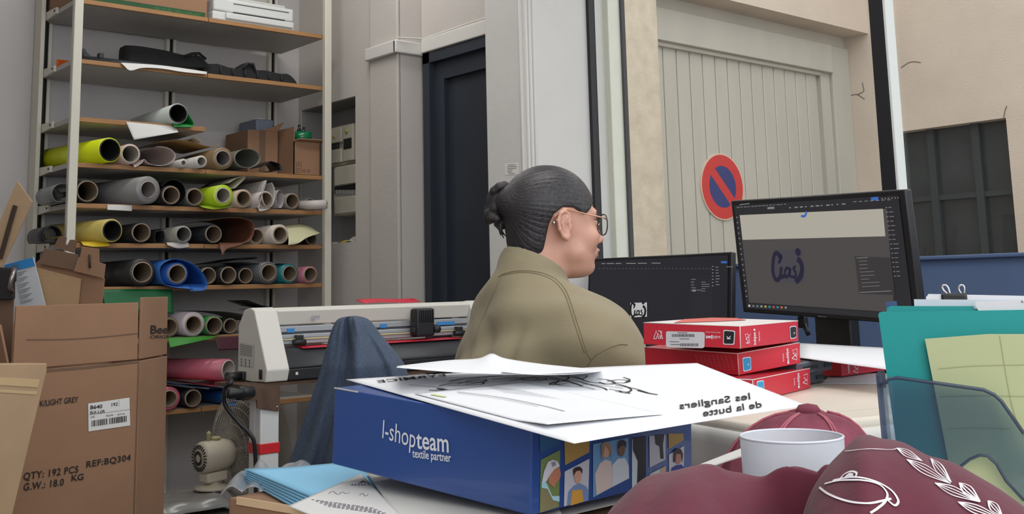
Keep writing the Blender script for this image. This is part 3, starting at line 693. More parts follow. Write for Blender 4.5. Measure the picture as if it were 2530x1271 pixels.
# cardboard box, blue-grey bin and green tape roll
z3 = zt_[3]
def Q3(x, y, Y=YF+.0): p = AY(x, y, Y); return p
t = thing('cardboard_box', 'open brown carton holding a green tape roll, right end of the neon roll shelf', 'box', (AY(730, 400, 4.5).x, 4.55, z3))
xa, xb, xc = AY(612, 380, 4.6).x, AY(726, 380, YF+.03).x, AY(792, 400, YF+.03).x
zt2 = AY(760, 352, YF+.03).z
mb = MB(); yb_ = YF+.03; D_ = .24
mb.bb(xb, xc, yb_, yb_+.004, z3, zt2); mb.bb(xb, xb+.004, yb_, yb_+D_, z3, zt2+.07); mb.bb(xc-.004, xc, yb_, yb_+D_, z3, zt2); mb.bb(xb, xc, yb_+D_-.004, yb_+D_, z3, zt2+.03); mb.bb(xb, xc, yb_, yb_+D_, z3, z3+.004)
obj('carton', mb, kraft, t)
mb = MB(); mb.prism([(0, 0), (xc-xb+.012, 0), (xc-xb+.008, .035), (.02, .03)], (xb-.004, yb_-.001, zt2), (1, 0, 0), (0, -.75, .3), (0, .001, .004)); obj('flap', mb, kraft, t)
fr = Frame((xb, yb_, z3), (1, 0, 0), (0, 0, 1))
mb = MB()
for q in ([(.012, .012), (.04, .012), (.04, .062), (.012, .062)],): stroke(mb, fr, q+[q[0]], .0016, n=1)
stroke(mb, fr, [(.02, .05), (.026, .056), (.032, .05), (.03, .042), (.022, .042), (.02, .05)], .0016); stroke(mb, fr, [(.018, .03), (.034, .03)], .0016); stroke(mb, fr, [(.018, .022), (.034, .022)], .0016)
for a in (.055, .078): stroke(mb, fr, [(a+.006*math.cos(q), .021+.006*math.sin(q)) for q in [i*math.pi/5 for i in range(11)]], .0018)
obj('printed_marks', mb, ink, t)
t = thing('cardboard_box', 'larger brown carton standing behind the one with the green tape roll', 'box', (AY(660, 380, 4.7).x, 4.75, z3))
xl_, xr_ = AY(612, 370, 4.62).x, xb-.006; zt4 = AY(640, 322, 4.62).z
mb = MB(); mb.bb(xl_, xr_, 4.62, YK-.01, z3, zt4, bev=.002, seg=1); mb.prism([(0, 0), (xr_-xl_-.07, .0), (xr_-xl_-.04, .05), (.06, .02)], (xl_+.07, 4.62, zt4), (1, 0, 0), (0, 0, 1), (0, .004, 0)); obj('carton', mb, kraft, t)
mb = MB(); mb.bb(xl_+.06, xl_+.09, 4.6185, 4.62, z3, zt4); obj('tape_strip', mb, kraft_d, t)
za = zt4+.002
t = thing('storage_tub', 'blue grey plastic tub with a white lid resting on the brown carton', 'tub', (AY(672, 300, 4.72).x, 4.74, za))
xl2, xr2 = AY(633, 300, 4.66).x, min(AY(712, 300, 4.66).x, xb-.008)
mb = MB(); mb.bb(xl2, xr2, 4.66, YK-.02, za, za+.06, bev=.008); obj('tub_body', mb, mat('blue_grey_plastic', (110, 118, 134), .5), t)
mb = MB(); mb.lathe([(0, 0), (.035, 0), (.035, .012), (0, .012)], ((xl2+xr2)/2+.01, 4.75, za+.06), (0, 0, 1), 24, False); obj('lid', mb, mat('tub_lid', (190, 190, 186), .5), t)
xg = (xb+xc)/2; rg = .048
t = thing('tape_roll', 'glossy green tape roll sitting in the open brown carton', 'tape', (xg, YF+.13, zt2-.02))
mb = MB(); ring(mb, (xg, YF+.086, zt2+.003), rg, .038, .05, (0, 0, 1), 40); obj('green_tape', mb, mat('green_tape', (12, 104, 62), .2), t)
mb = MB(); ring(mb, (xg, YF+.086, zt2+.003), .0375, .035, .05, (0, 0, 1), 40); obj('core_tube', mb, cores['tan'], t)
mb = MB()
for a in (-.05, .05): mb.bb(xg+a-.004, xg+a+.004, YF+.05, YF+.23, zt2-.004, zt2+.0025)
obj('cradle', mb, kraft, bpy.data.objects[t.name])
for dx, hh in ((-.012, .085), (.013, .075)):
    p = AY(762, 340, YF+.2); mb = MB(); mb.lathe([(0, 0), (.011, 0), (.011, hh*.7), (.006, hh*.8), (.006, hh), (0, hh)], (xg+dx, YF+.086, zt2+.004), (0, 0, 1), 16)
    tag(obj('marker_bottle', mb, mat('black_gloss', (20, 20, 22), .2)), 'black bottle standing inside the green tape roll, %s one' % ('left' if dx < 0 else 'right'), 'bottle')
# ------------------------------------------------------------------ fuse boxes in the wall niche
nf = Frame((XW+.165, 0, 0), (0, -1, 0), (0, 0, 1))
elec = mat('meter_plastic', (208, 202, 184), .5, var=.04)
elec_d = mat('meter_dark', (36, 36, 36), .4)
XN = XW+.1685
def nbox(mb, x0, y0, x1, y1, xf, d=.0, bev=.003):
    a, b = AX(x0, y0, xf), AX(x1, y1, xf); mb.bb(xf, XN if not d else xf+d, a.y, b.y, min(a.z, b.z), max(a.z, b.z), bev=bev)
t = thing('electric_meter', 'beige electricity meter panel at the top of the wall niche', 'meter', (XN, AX(845, 400, XN).y, AX(845, 400, XN).z))
xf = XW+.09
mb = MB(); nbox(mb, 814, 318, 874, 403, xf); obj('housing', mb, elec, t)
mb = MB(); nbox(mb, 816, 322, 842, 350, xf-.02, .022); nbox(mb, 816, 372, 842, 400, xf-.02, .022); nbox(mb, 847, 312, 872, 395, xf-.028, .03); obj('cover', mb, elec, t)
mb = MB(); nbox(mb, 815, 354, 834, 366, xf-.012, .014); nbox(mb, 848, 344, 868, 366, xf-.03, .004); obj('display_window', mb, elec_d, t)
mb = MB(); pp = AX(857, 324, xf-.03); mb.lathe([(0, 0), (.011, 0), (.009, .006), (0, .006)], pp, (-1, 0, 0), 16); pp = AX(827, 338, xf-.021); mb.lathe([(0, 0), (.008, 0), (.007, .006), (0, .006)], pp, (-1, 0, 0), 16); obj('seal_knob', mb, mat('seal_yellow', (198, 190, 92), .5), t)
t = thing('fuse_box', 'beige fuse box with a row of breakers below the electricity meter', 'fuse box', (XN, AX(850, 480, XN).y, AX(850, 528, XN).z))
mb = MB(); nbox(mb, 824, 418, 879, 528, XW+.07, bev=.006); obj('housing', mb, elec, t)
mb = MB(); nbox(mb, 826, 414, 878, 452, XW+.062, .01, .004); nbox(mb, 826, 490, 878, 524, XW+.062, .01, .004); obj('cover', mb, elec, t)
mb = MB(); nbox(mb, 826, 462, 878, 472, XW+.066, .006, .001); obj('breaker_strip', mb, elec_d, t)
mb = MB()
for i in range(9): nbox(mb, 828+i*5.6, 470, 831.5+i*5.6, 481, XW+.062, .01, .0005)
obj('breaker', mb, mat('breaker_grey', (150, 150, 146), .5), t)
zb_ = nz0
for (xa_, xb_, c_, lab, h_) in ((800, 832, (204, 202, 196), 'white folded papers lying on the niche sill', .012), (836, 850, (186, 172, 40), 'small yellow packet lying on the niche sill', .018), (852, 878, (182, 174, 164), 'crumpled pale bag lying at the right of the niche sill', .035)):
    a, b = AX(xa_, 590, XW+.03), AX(xb_, 590, XW+.03); mb = MB()
    mb.grid(lambda u, v: (XW+.02+.11*v, a.y+(b.y-a.y)*u, zb_+.0015+h_*(.35+.65*abs(math.sin(3.1*u+2*v)))*math.sin(math.pi*min(max(u, .04), .96))*math.sin(math.pi*min(max(v, .05), .95))), 12, 10, .001)
    tag(obj('packet', mb, mat('packet_%d' % xa_, c_, .6)), lab, 'packet')

# ================================================================== CARTONS AT THE LEFT
HF = R_(17.9); fu = Vector((math.cos(HF), math.sin(HF), 0)); fnrm = Vector((math.sin(HF), -math.cos(HF), 0))
PR = DP(349, 745, 2.72)
ff = Frame((PR.x, PR.y, 0), fu, (0, 0, 1)); O_ = ff.O.copy()
uL = ff.px(22, 1000)[0]; vt = ff.px(200, 752)[1]; vcre = ff.px(200, 905)[1]
HS = R_(48); su = Vector((math.cos(HS), math.sin(HS), 0)); sf = Frame((PR.x, PR.y, 0), su, (0, 0, 1)); uS = sf.px(413, 900)[0]
t = thing('cardboard_carton', 'tall brown carton with upright flaps and printed quantity lines, standing at left', 'carton', (O_.x, O_.y+.1, 0))
mb = MB(); A_ = O_+fu*uL; B_ = O_+su*uS; back = Vector((-fnrm.x, -fnrm.y, 0))*.30
loop4 = [A_, O_, B_, B_+back*.8+Vector((0.02, .02, 0)), A_+back]
for i in range(5):
    p, q = loop4[i], loop4[(i+1) % 5]; d = (q-p).normalized(); nn = Vector((d.y, -d.x, 0))
    mb.box(((p+q)/2-nn*.003)+Vector((0, 0, vcre/2)), ((q-p).length, .006, vcre), d, -nn, (0, 0, 1), bev=.0015, seg=1)
mb.prism([(p.x, p.y) for p in loop4], (0, 0, .003), (1, 0, 0), (0, 1, 0), (0, 0, .004))
cb = obj('carton_body', mb, kraft, t)
def flap(p, q, h, lean, lab=None, gap=.006):
    d = (q-p).normalized(); nn = Vector((d.y, -d.x, 0)); L = (q-p).length
    up_ = Vector((0, 0, 1))*math.cos(lean)+nn*math.sin(lean)
    mb = MB(); mb.prism([(gap, .004), (L-gap, .004), (L-gap-.002, h), (gap+.002, h)], (p.x, p.y, vcre), d, up_, -nn*.006, bev=.0015); obj('top_flap', mb, kraft, t)
hfl = vt-vcre
flap(A_, O_, hfl, .0); flap(O_, B_, hfl+.012, .0, gap=.003); flap(loop4[4], A_, hfl*.75, .25); flap(loop4[3], loop4[4], hfl*.7, .1)
mb = MB()
for h in (.35,): stroke(mb, ff, [(uL*.98, vcre-.002), (uL*.5, vcre-.004), (-.004, vcre-.001)], .006, .0012)
stroke(mb, ff, [(uL*.9, vt-.075), (uL*.5, vt-.08), (-.01, vt-.076)], .0025, .0012); stroke(mb, ff, [(-.004, .3), (-.005, .6), (-.003, vcre)], .004, .0012)
obj('crease', mb, kraft_d, t)
mb = MB()
def ptxt(mb, fr, s_, x0, y0, x1, y1, hpx, bold=0., sx=1., d=.0015, **k):
    """lettering between two photo points on the face"""
    a, b = fr.px(x0, y0), fr.px(x1, y1); c_ = fr.px((x0+x1)/2, (y0+y1)/2-hpx); m_ = fr.px((x0+x1)/2, (y0+y1)/2)
    h = math.hypot(c_[0]-m_[0], c_[1]-m_[1]); L = math.hypot(b[0]-a[0], b[1]-a[1])
    tmp = bpy.data.curves.new('t', 'FONT'); tmp.body = s_; tmp.size = h/.70; tmp.space_character = k.get('spacing', 1.)
    o = bpy.data.objects.new('t', tmp); C.objects.link(o); bpy.context.view_layer.update(); wd = o.dimensions.x or 1
    bpy.data.objects.remove(o); bpy.data.curves.remove(tmp)
    return text(mb, fr, s_, a[0], a[1], h, d, 'LEFT', bold, L/wd, math.atan2(b[1]-a[1], b[0]-a[0]), **k)
ptxt(mb, ff, 'QTY: 192 PCS', 56, 1187, 191, 1168, 17, .03, spacing=1.1); ptxt(mb, ff, 'REF:BQ304', 211, 1156, 320, 1138, 15, .03, spacing=1.1)
ptxt(mb, ff, 'G.W.: 18.0', 56, 1213, 155, 1200, 17, .03, spacing=1.1); ptxt(mb, ff, 'KG', 174, 1190, 203, 1186, 15, .03)
ptxt(mb, ff, 'K/LIGHT GREY', 97, 1005, 191, 994, 14, .02)
obj('printed_text', mb, ink, t)
mb = MB(); ptxt(mb, sf, 'Bee', 369, 825, 411, 824, 20, .03); ptxt(mb, sf, 'ORIGI', 369, 837, 411, 836, 8, .01); obj('printed_brand', mb, ink, t)
mb = MB(); c4 = [ff.px(*p) for p in ((218, 1067), (321, 1052), (319, 983), (217, 998))]; poly(mb, ff, c4, .0012); lb = obj('shipping_label', mb, mat('label_white', (212, 212, 210), .6), t, label='white shipping label')
mb = MB(); ptxt(mb, ff, 'B640', 221, 1012, 250, 1009, 9, .03, d=.002); ptxt(mb, ff, '192', 272, 1005, 287, 1003, 8, .02, d=.002); ptxt(mb, ff, 'BLK-LGR', 221, 1024, 257, 1020, 7, .02, d=.002)
ptxt(mb, ff, 'ONE', 222, 1034, 233, 1032, 4, d=.002); ptxt(mb, ff, 'BQ304', 261, 1030, 278, 1028, 4, d=.002); ptxt(mb, ff, 'BOX 04', 289, 1027, 306, 1025, 4, d=.002)
random.seed(3); x = 225
while x < 311:
    wd = random.choice((1, 1.2, 2, 2.6)); y = -.145*(x-225)
    if not 262 < x < 267: poly(mb, ff, [ff.px(x, 1055+y), ff.px(x+wd, 1055+y-.15*wd), ff.px(x+wd, 1040+y), ff.px(x, 1040+y)], .002)
    x += wd+random.choice((1, 1.4, 2))
stroke(mb, ff, [ff.px(219, 1026), ff.px(320, 1012)], .0006, .002); stroke(mb, ff, [ff.px(292, 988), ff.px(293, 1004)], .0006, .002)
obj('label_print', mb, ink, lb)
# pieces stuck in the carton
def card(name, label, pts, d, m, th=.004, cat='cardboard', dn=None):
    P = [DP(x, y, dd) for (x, y), dd in zip(pts, d if isinstance(d, list) else [d]*len(pts))]
    n = (P[1]-P[0]).cross(P[2]-P[0]).normalized(); mb = MB(); a = mb._v(P); b = mb._v([p+n*th for p in P]); k = len(P)
    mb._f(a[::-1]); mb._f(b)
    for i in range(k): mb._f([a[i], a[(i+1) % k], b[(i+1) % k], b[i]])
    return mb
dC = 2.82
t = thing('folded_carton', 'crumpled brown carton with notched flaps sticking out of the tall carton', 'carton', DP(170, 760, dC))
obj('panel', card('', '', [(98, 800), (82, 655), (100, 640), (215, 668), (258, 690), (252, 750), (246, 800)], dC, None), kraft, t)
obj('inner_panel', card('', '', [(108, 800), (92, 662), (200, 690), (188, 800)], dC-.012, None), mat('corrugated', (170, 140, 104), .9, var=.08, vscale=40, stretch=(1, 1, 12)), t)
obj('top_flap', card('', '', [(96, 652), (110, 614), (192, 630), (182, 668)], dC-.018, None), kraft_d, t)
obj('notched_flap', card('', '', [(134, 610), (142, 590), (152, 585), (164, 587), (160, 604), (166, 606), (173, 593), (191, 594), (182, 626)], dC-.01, None), kraft_d, t)
obj('tab', card('', '', [(182, 670), (193, 636), (260, 654), (256, 688)], dC-.022, None), kraft, t)
obj('hanger_tab', card('', '', [(197, 640), (202, 610), (244, 616), (244, 650)], dC-.02, None), kraft, t)
mb = MB(); mb.tube([DP(221, 630, dC-.024), DP(222, 662, dC-.025)], .003, 8); obj('slot', mb, mat('cut_slot', (60, 46, 38), .9), t)
dB = 2.78
t = thing('ink_box', 'flat white and blue printed packet standing in the tall carton', 'packet', DP(70, 750, dB))
obj('card', card('', '', [(36, 780), (12, 655), (82, 636), (118, 780)], dB, None), mat('printed_card', (186, 190, 194), .55), t)
PB = DP(36, 780, dB); f2 = Frame(PB, DP(118, 780, dB)-PB, (DP(12, 655, dB)-PB))
f2 = Frame(DP(12, 655, dB), DP(82, 636, dB)-DP(12, 655, dB), -(DP(36, 780, dB)-DP(12, 655, dB)).cross(DP(82, 636, dB)-DP(12, 655, dB)).cross(DP(82, 636, dB)-DP(12, 655, dB)))
if f2.N.dot(fwd) > 0: f2 = Frame(f2.O, f2.U, -f2.V); 
if f2.N.dot(fwd) > 0: f2.N = -f2.N
mb = MB(); poly(mb, f2, [f2.px(*p) for p in ((12, 655), (15, 673), (88, 657), (82, 636))], .004); obj('blue_header', mb, mat('packet_blue', (40, 126, 190), .5), t)
mb = MB()
for i in range(17):
    y = 676+i*4.6
    poly(mb, f2, [f2.px(36+i*1.0, y), f2.px(36+i*1.0, y+1.3), f2.px(66+i*1.2-(i % 3)*6, y-6), f2.px(66+i*1.2-(i % 3)*6, y-7.3)], .004)
ptxt(mb, f2, '651', 30, 668, 50, 662, 12, .04, d=.006)
obj('printed_text', mb, mat('packet_ink', (96, 104, 112), .7), t)
t = thing('cardboard_sheet', 'big bent brown cardboard sheet leaning at the far left with a slot', 'cardboard', DP(10, 900, 2.62))
obj('panel', card('', '', [(-60, 760), (-40, 640), (42, 448), (80, 500), (0, 672), (-20, 830)], 2.66, None), kraft_l, t)
mb = MB(); ribbon(mb, [DP(x, y, 2.65) for x, y in ((38, 508), (34, 520), (0, 640))], .012, -fwd); obj('slot', mb, mat('cut_slot', (60, 46, 38), .9), t)
t = thing('cardboard_sheet', 'dark brown cardboard strip wedged between the far left sheet and the tall carton', 'cardboard', DP(20, 900, 2.68))
obj('panel', card('', '', [(-10, 960), (-10, 720), (22, 700), (36, 660), (34, 730), (26, 900), (22, 960)], 2.6, None), kraft_d, t)
t = thing('black_clip', 'black and silver metal clamp hanging at the far left above the cartons', 'clamp', DP(18, 690, 2.56))
mb = MB(); fr = Frame(DP(0, 700, 2.56), right, up)
mb.box(DP(8, 715, 2.57), (.05, .02, .05), right, -fwd, up, bev=.004); mb.box(DP(14, 680, 2.57), (.045, .02, .035), right, -fwd, up, bev=.004); obj('jaw', mb, mat('clamp_black', (30, 29, 30), .5), t)
mb = MB(); mb.tube([DP(36, 664, 2.55), DP(28, 690, 2.54), DP(24, 712, 2.54), DP(30, 722, 2.55)], .005, 8); obj('lever', mb, mat('clamp_steel', (150, 140, 140), .3, .8), t)
# nearer pale carton cut by the left edge
dN = 2.2
t = thing('cardboard_carton', 'pale brown carton with glossy tape strips cut by the left edge of the photo', 'carton', (DP(20, 1000, dN).x-.05, DP(20, 1000, dN).y+.05, 0))
hn = R_(22); nu = Vector((math.cos(hn), math.sin(hn), 0)); pc = DP(117, 898, dN)
fN = Frame((pc.x, pc.y, 0), nu, Vector((0.0, 0.0, 1)))
lo = fN.px(30, 1271)
mb = MB(); zt_c = pc.z
ub = lo[0]
mb.prism([(-.30, zt_c+.02), (0, zt_c), (-.0, zt_c-.02), (ub*1.0, lo[1]), (ub-.12, 0.0), (-.55, 0.0), (-.45, zt_c*.5)], fN.O, fN.U, (0, 0, 1), -fN.N*.05, bev=.003)
obj('carton_body', mb, kraft_l, t)
mb = MB(); 
for ya_, yb2 in ((938, 958), (968, 976)): poly(mb, fN, [fN.px(-5, ya_-6), fN.px(-5, yb2-6), fN.px(104-(yb2-900)*.2, yb2), fN.px(106-(ya_-900)*.2, ya_)], .001)
obj('tape_strip', mb, mat('packing_tape', (190, 164, 126), .12, coat=.6), t)

# ================================================================== FAN BEHIND THE PLOTTER LEG
tub_z = DP(515, 1208, 3.42).z
ft = DP(515, 1208, 3.42); gx, gy = ft.x, ft.y
t = thing('storage_bin', 'low grey plastic covered bin carrying the fan', 'bin', (gx+.03, gy+.05, 0))
mb = MB(); mb.bb(gx-.24, gx+.04, gy-.16, gy+.10, 0, tub_z-.05, bev=.03, seg=3); obj('bin_body', mb, mat('bin_grey', (104, 104, 102), .5), t)
mb = MB(); mb.grid(lambda u, v: (gx-.255+.29*u, gy-.175+.27*v, tub_z-.004-.12*max(0, abs(u-.5)*2-.72)-.1*max(0, abs(v-.5)*2-.75)+.006*math.sin(19*u+5*v)*math.sin(13*v)*(abs(u-.5)+abs(v-.5))), 30, 26, .001); obj('plastic_cover', mb, mat('plastic_cover', (128, 128, 124), .25), t)
mo = DP(494, 1133, 3.40); me_ = DP(566, 1112, 3.48); axf = (me_-mo); axf.z *= .3; axf.normalize()
t = thing('desk_fan', 'old cream desk fan seen from behind with mesh guard and motor', 'fan', (gx, gy, tub_z))
rm = .049
mb = MB(); L = .105
mb.lathe([(0, -.006), (.02, -.006), (rm*.9, 0), (rm, .01), (rm, L*.75), (rm*.85, L), (.012, L+.012), (.012, L+.05), (0, L+.05)], mo, axf, 36); obj('motor_housing', mb, mat('fan_cream', (186, 176, 158), .5), t)
mb = MB(); x_ = axf.cross(Vector((0, 0, 1))).normalized(); y_ = axf.cross(x_)
for i in range(24):
    a = 2*math.pi*i/24
    for r0, r1, w_ in ((.26, .46, .0022), (.56, .84, .0034)):
        dd = x_*math.cos(a)+y_*math.sin(a); mb.box(mo+dd*rm*(r0+r1)/2-axf*(.0065-.006*max(0, (r0+r1)/2-.45)*2.), (rm*(r1-r0), w_, .003), dd, axf.cross(dd), axf)
obj('vent_slots', mb, mat('vent_dark', (40, 38, 36), .8), t)
hub = mo+axf*.16+Vector((0, 0, .012)); RG = .172
mb = MB(); mb.tube([hub+(x_*math.cos(2*math.pi*i/48)+y_*math.sin(2*math.pi*i/48))*RG for i in range(48)], .005, 8, closed=True)
def dome(r): return -axf*.045*math.sqrt(max(0, 1-(r/RG)**2))
for r in (.045, .075, .1, .125, .146): mb.tube([hub+dome(r)+(x_*math.cos(2*math.pi*i/40)+y_*math.sin(2*math.pi*i/40))*r for i in range(40)], .0012, 5, closed=True)
for i in range(72):
    a = 2*math.pi*i/72; dd = x_*math.cos(a)+y_*math.sin(a); mb.tube([hub+dd*.03+dome(.03), hub+dd*.09+dome(.09), hub+dd*.135+dome(.135), hub+dd*RG], .0012, 4, caps=False)
obj('guard', mb, mat('guard_grey', (158, 150, 138), .5), t)
mb = MB()
N_ = 46
for i in range(-N_, N_+1):
    u = i/N_*RG; h = math.sqrt(max(0, RG*RG-u*u))
    mb.tube([hub+axf*.06+x_*u-y_*h, hub+axf*.06+x_*u+y_*h], .0011, 4, caps=False); mb.tube([hub+axf*.06+y_*u-x_*h, hub+axf*.06+y_*u+x_*h], .0011, 4, caps=False)
obj('front_mesh', mb, mat('guard_grey', (158, 150, 138), .5), t)
for i in range(3):
    a = 2*math.pi*i/3+.4; mb = MB()
    def fb(u, v):
        aa = a+(u-.5)*1.1; r = .03+v*.105; return hub+axf*(.02+.022*(u-.5)*2)+(x_*math.cos(aa)+y_*math.sin(aa))*r
    mb.grid(fb, 10, 8, .002); obj('blade', mb, mat('fan_blade', (92, 88, 80), .4), t)
mb = MB(); st = Vector((mo.x, mo.y, 0))+axf*.05; neck = Vector((st.x, st.y, mo.z-rm))
mb.box(neck+Vector((0, 0, -.012)), (.075, .05, .03), axf, x_, (0, 0, 1), bev=.006); mb.lathe([(0, 0), (.06, 0), (.055, .008), (.02, .014), (.016, .02), (.02, max(.03, neck.z-tub_z-.02)), (0, max(.03, neck.z-tub_z-.02))], (st.x, st.y, tub_z), (0, 0, 1), 28); obj('stand', mb, mat('fan_cream', (186, 176, 158), .5), t)
mb = MB(); mb.lathe([(0, 0), (.007, 0), (.007, .02), (.009, .022), (0, .03)], mo+axf*.03+Vector((0, 0, rm)), (0, 0, 1), 12); mb.lathe([(0, 0), (.016, 0), (.016, .008), (0, .01)], mo+axf*.055+Vector((0, 0, rm)), (0, 0, 1), 16); obj('oscillation_knob', mb, mat('knob_olive', (176, 170, 128), .5), t)
mb = MB()
for k in range(2):
    mb.tube([mo+axf*(.075+.008*k)+(Vector((0, 0, 1))*math.cos(q)+x_*math.sin(q)*(1 if True else -1))*(rm+.003) for q in [-.3-2.7*i/14 for i in range(15)]], .0026, 8)
mb.tube([mo+axf*.07+Vector((0, 0, rm+.003)), mo+axf*.1+x_*-.045+Vector((0, 0, .01)), mo+axf*.105+x_*-.05+Vector((0, 0, -.06)), mo+axf*.1+x_*-.05+Vector((0, 0, -.09))], .0026, 8)
q_ = mo+axf*.1+x_*-.05+Vector((0, 0, -.125)); mb.box(q_, (.018, .014, .04), bev=.004)
obj('power_cord', mb, mat('fan_cream', (186, 176, 158), .5), t)
# ================================================================== PLOTTER (vinyl cutter) ON ITS STAND
YPL = 2.97
pw_ = mat('plotter_cream', (214, 212, 204), .45); pdk = mat('plotter_black', (30, 31, 35), .45); psil = mat('rail_silver', (188, 192, 196), .3, .5)
pxl = DP(605, 765, 3.2).x; ztop = DP(605, 762, 3.2).z; zbot = DP(590, 945, 3.2).z
XL = AY(657, 955, YPL-.05).x; XR = 2.46
t = thing('vinyl_plotter', 'cream vinyl cutting plotter with silver rail and black apron behind the woman', 'plotter', ((XL+XR)/2, YPL+.1, zbot))
prof = [(.0, zbot), (-.075, zbot), (-.085, zbot+.035), (-.004, ztop-.008), (.02, ztop), (.06, ztop-.006), (.098, ztop-.055), (.098, zbot)]
def endcap(x0, x1):
    mb = MB(); mb.prism([(a, z) for a, z in prof], (x0, YPL+.03, 0), (0, 1, 0), (0, 0, 1), (x1-x0, 0, 0), bev=.004); return mb
obj('end_cap', endcap(XL, XL+.074), pw_, t); za_ = DP(760, 862, 3.28).z; hap = za_-zbot-.035; obj('end_cap', endcap(XR-.09, XR), pw_, t)
xi0, xi1 = XL+.074, XR-.09
mb = MB(); mb.prism([(.005, ztop-.055), (-.012+.002, ztop-.012), (.02, ztop-.002), (.05, ztop-.008), (.062, ztop-.05), (.055, ztop-.055)], (xi0, YPL+.03, 0), (0, 1, 0), (0, 0, 1), (xi1-xi0, 0, 0), bev=.003); obj('top_cover', mb, pw_, t)
mb = MB()
for z, y, h in ((ztop-.068, .035, .018), (ztop-.090, .03, .012), (ztop-.107, .028, .012)): mb.bb(xi0, xi1, YPL+y, YPL+y+.02, z-h/2, z+h/2, bev=.002)
obj('guide_rail', mb, psil, t)
mb = MB(); mb.bb(xi0, xi1, YPL+.05, YPL+.06, ztop-.115, ztop-.06); obj('rail_back', mb, mat('rail_grey', (120, 124, 128), .4), t)
mb = MB()
for px_ in (720, 840, 949): x = AY(px_, 800, YPL+.03).x; mb.bb(x-.013, x+.013, YPL+.0325, YPL+.0355, ztop-.078, ztop-.066)
xx = AY(1075, 785, YPL+.03).x; mb.bb(xx+.01, xi1-.06, YPL+.0325, YPL+.0355, ztop-.079, ztop-.068); obj('blue_marker', mb, mat('blue_sticker', (58, 132, 196), .5), t)
mb = MB(); mb.tube([(xi0, YPL+.026, ztop-.099), (xi1, YPL+.026, ztop-.099)], .003, 8); obj('drive_belt', mb, mat('belt_yellow', (196, 188, 150), .5), t)
cx = AY(1052, 800, YPL-.01).x; zc_ = AY(1052, 800, YPL-.01).z
mb = MB(); mb.bb(cx-.036, cx+.036, YPL-.012, YPL+.03, zc_-.042, zc_+.05, bev=.008)
for i in range(7): mb.bb(cx-.028+i*.009, cx-.024+i*.009, YPL-.016, YPL-.01, zc_+.005, zc_+.045, bev=.001, seg=1)
cg = obj('carriage', mb, pdk, t)
mb = MB(); mb.bb(cx-.044, cx+.05, YPL-.004, YPL+.02, zc_-.03, zc_-.012, bev=.003); mb.lathe([(0, 0), (.012, 0), (.012, .018), (0, .018)], (cx+.045, YPL+.0, zc_-.02), (0, -1, 0), 16); obj('blade_holder', mb, pdk, cg)
mb = MB(); mb.bb(xi0, xi1, YPL+.06, YPL+.09, za_+.012, za_+.035, bev=.004); obj('roller_bar', mb, pdk, t)
for px_ in (735, 1130):
    x = AY(px_, 852, YPL+.03).x; mb = MB(); mb.tube([(x-.02, YPL+.02, za_+.018), (x+.02, YPL+.02, za_+.018)], .010, 14); mb.bb(x-.012, x+.012, YPL+.012, YPL+.065, za_+.02, za_+.04, bev=.003); obj('pinch_roller', mb, mat('roller_dark', (48, 48, 50), .4, .4), t)
mb = MB()
def ap(u, v):
    a = v*1.15; r = .105
    return (xi0+(xi1-xi0)*u, YPL+.035-r*math.sin(a)*.86-.0, za_-hap*(1-math.cos(a))/(1-math.cos(1.15)))
mb.grid(ap, 2, 12, .004); obj('apron', mb, mat('apron_grey', (58, 60, 65), .45), t)
mb = MB(); n = int((xi1-xi0)/.0075)
for i in range(n):
    x = xi0+(xi1-xi0)*(i+.5)/n; mb.tube([tuple(Vector(ap((i+.5)/n, v))+Vector((0, -.0005, .0005))) for v in (0, .25, .5, .75, 1)], .0016, 4, caps=False)
obj('apron_ribs', mb, mat('apron_ribs', (86, 88, 93), .4), t)
pe = Vector(ap(0, 1))
mb = MB(); mb.bb(xi0, xi1, YPL-.05, YPL+.09, zbot+.0, zbot+.035, bev=.004); obj('base_bar', mb, pdk, t)
mb = MB(); x = AY(737, 936, YPL-.06).x; mb.box((x, YPL-.051, zbot+.02), (.008, .002, .008)); obj('white_mark', mb, mat('white_trim', (215, 213, 208), .55), t)
# left end: rating label, switch, inlet
fe = Frame((XL-.0005, YPL+.12, 0), (0, -1, 0), (0, 0, 1))
mb = MB(); poly(mb, fe, [fe.px(*p) for p in ((591, 903), (627, 909), (629, 853), (592, 847))], .001); lb = obj('rating_label', mb, mat('rating_label', (196, 195, 188), .6), t)
mb = MB()
for i in range(7): a, b = fe.px(594, 852+i*4), fe.px(624, 857+i*4); stroke(mb, fe, [a, b], .002, .0014)
for r_ in range(3):
    for c2 in range(3): a = fe.px(596+c2*10, 886+r_*7+c2*1.5); rect(mb, fe, a[0], a[1]-.006, a[0]+.008, a[1], .0014)
obj('label_print', mb, mat('label_grey_ink', (120, 118, 112), .7), lb)
mb = MB(); a = fe.px(600, 930); mb.bb(XL-.012, XL+.002, fe.O.y-a[0]-.02, fe.O.y-a[0]+.02, max(a[1]-.016, zbot+.003), a[1]+.014, bev=.003); a = fe.px(645, 926); mb.bb(XL-.004, XL+.002, fe.O.y-a[0]-.008, fe.O.y-a[0]+.008, a[1]-.014, a[1]+.014, bev=.002); obj('power_inlet', mb, pdk, t)
mb = MB(); a = fe.px(780, 770); x = AY(778, 768, YPL+.02).x; fr = Frame((x-.02, YPL+.0195, ztop-.04), (1, 0, 0), (0, -.5, 1))
text(mb, fr, 'ign', .0, .0, .02, .004, shear=.2); obj('handwriting', mb, mat('pencil_blue', (150, 158, 186), .7), t)
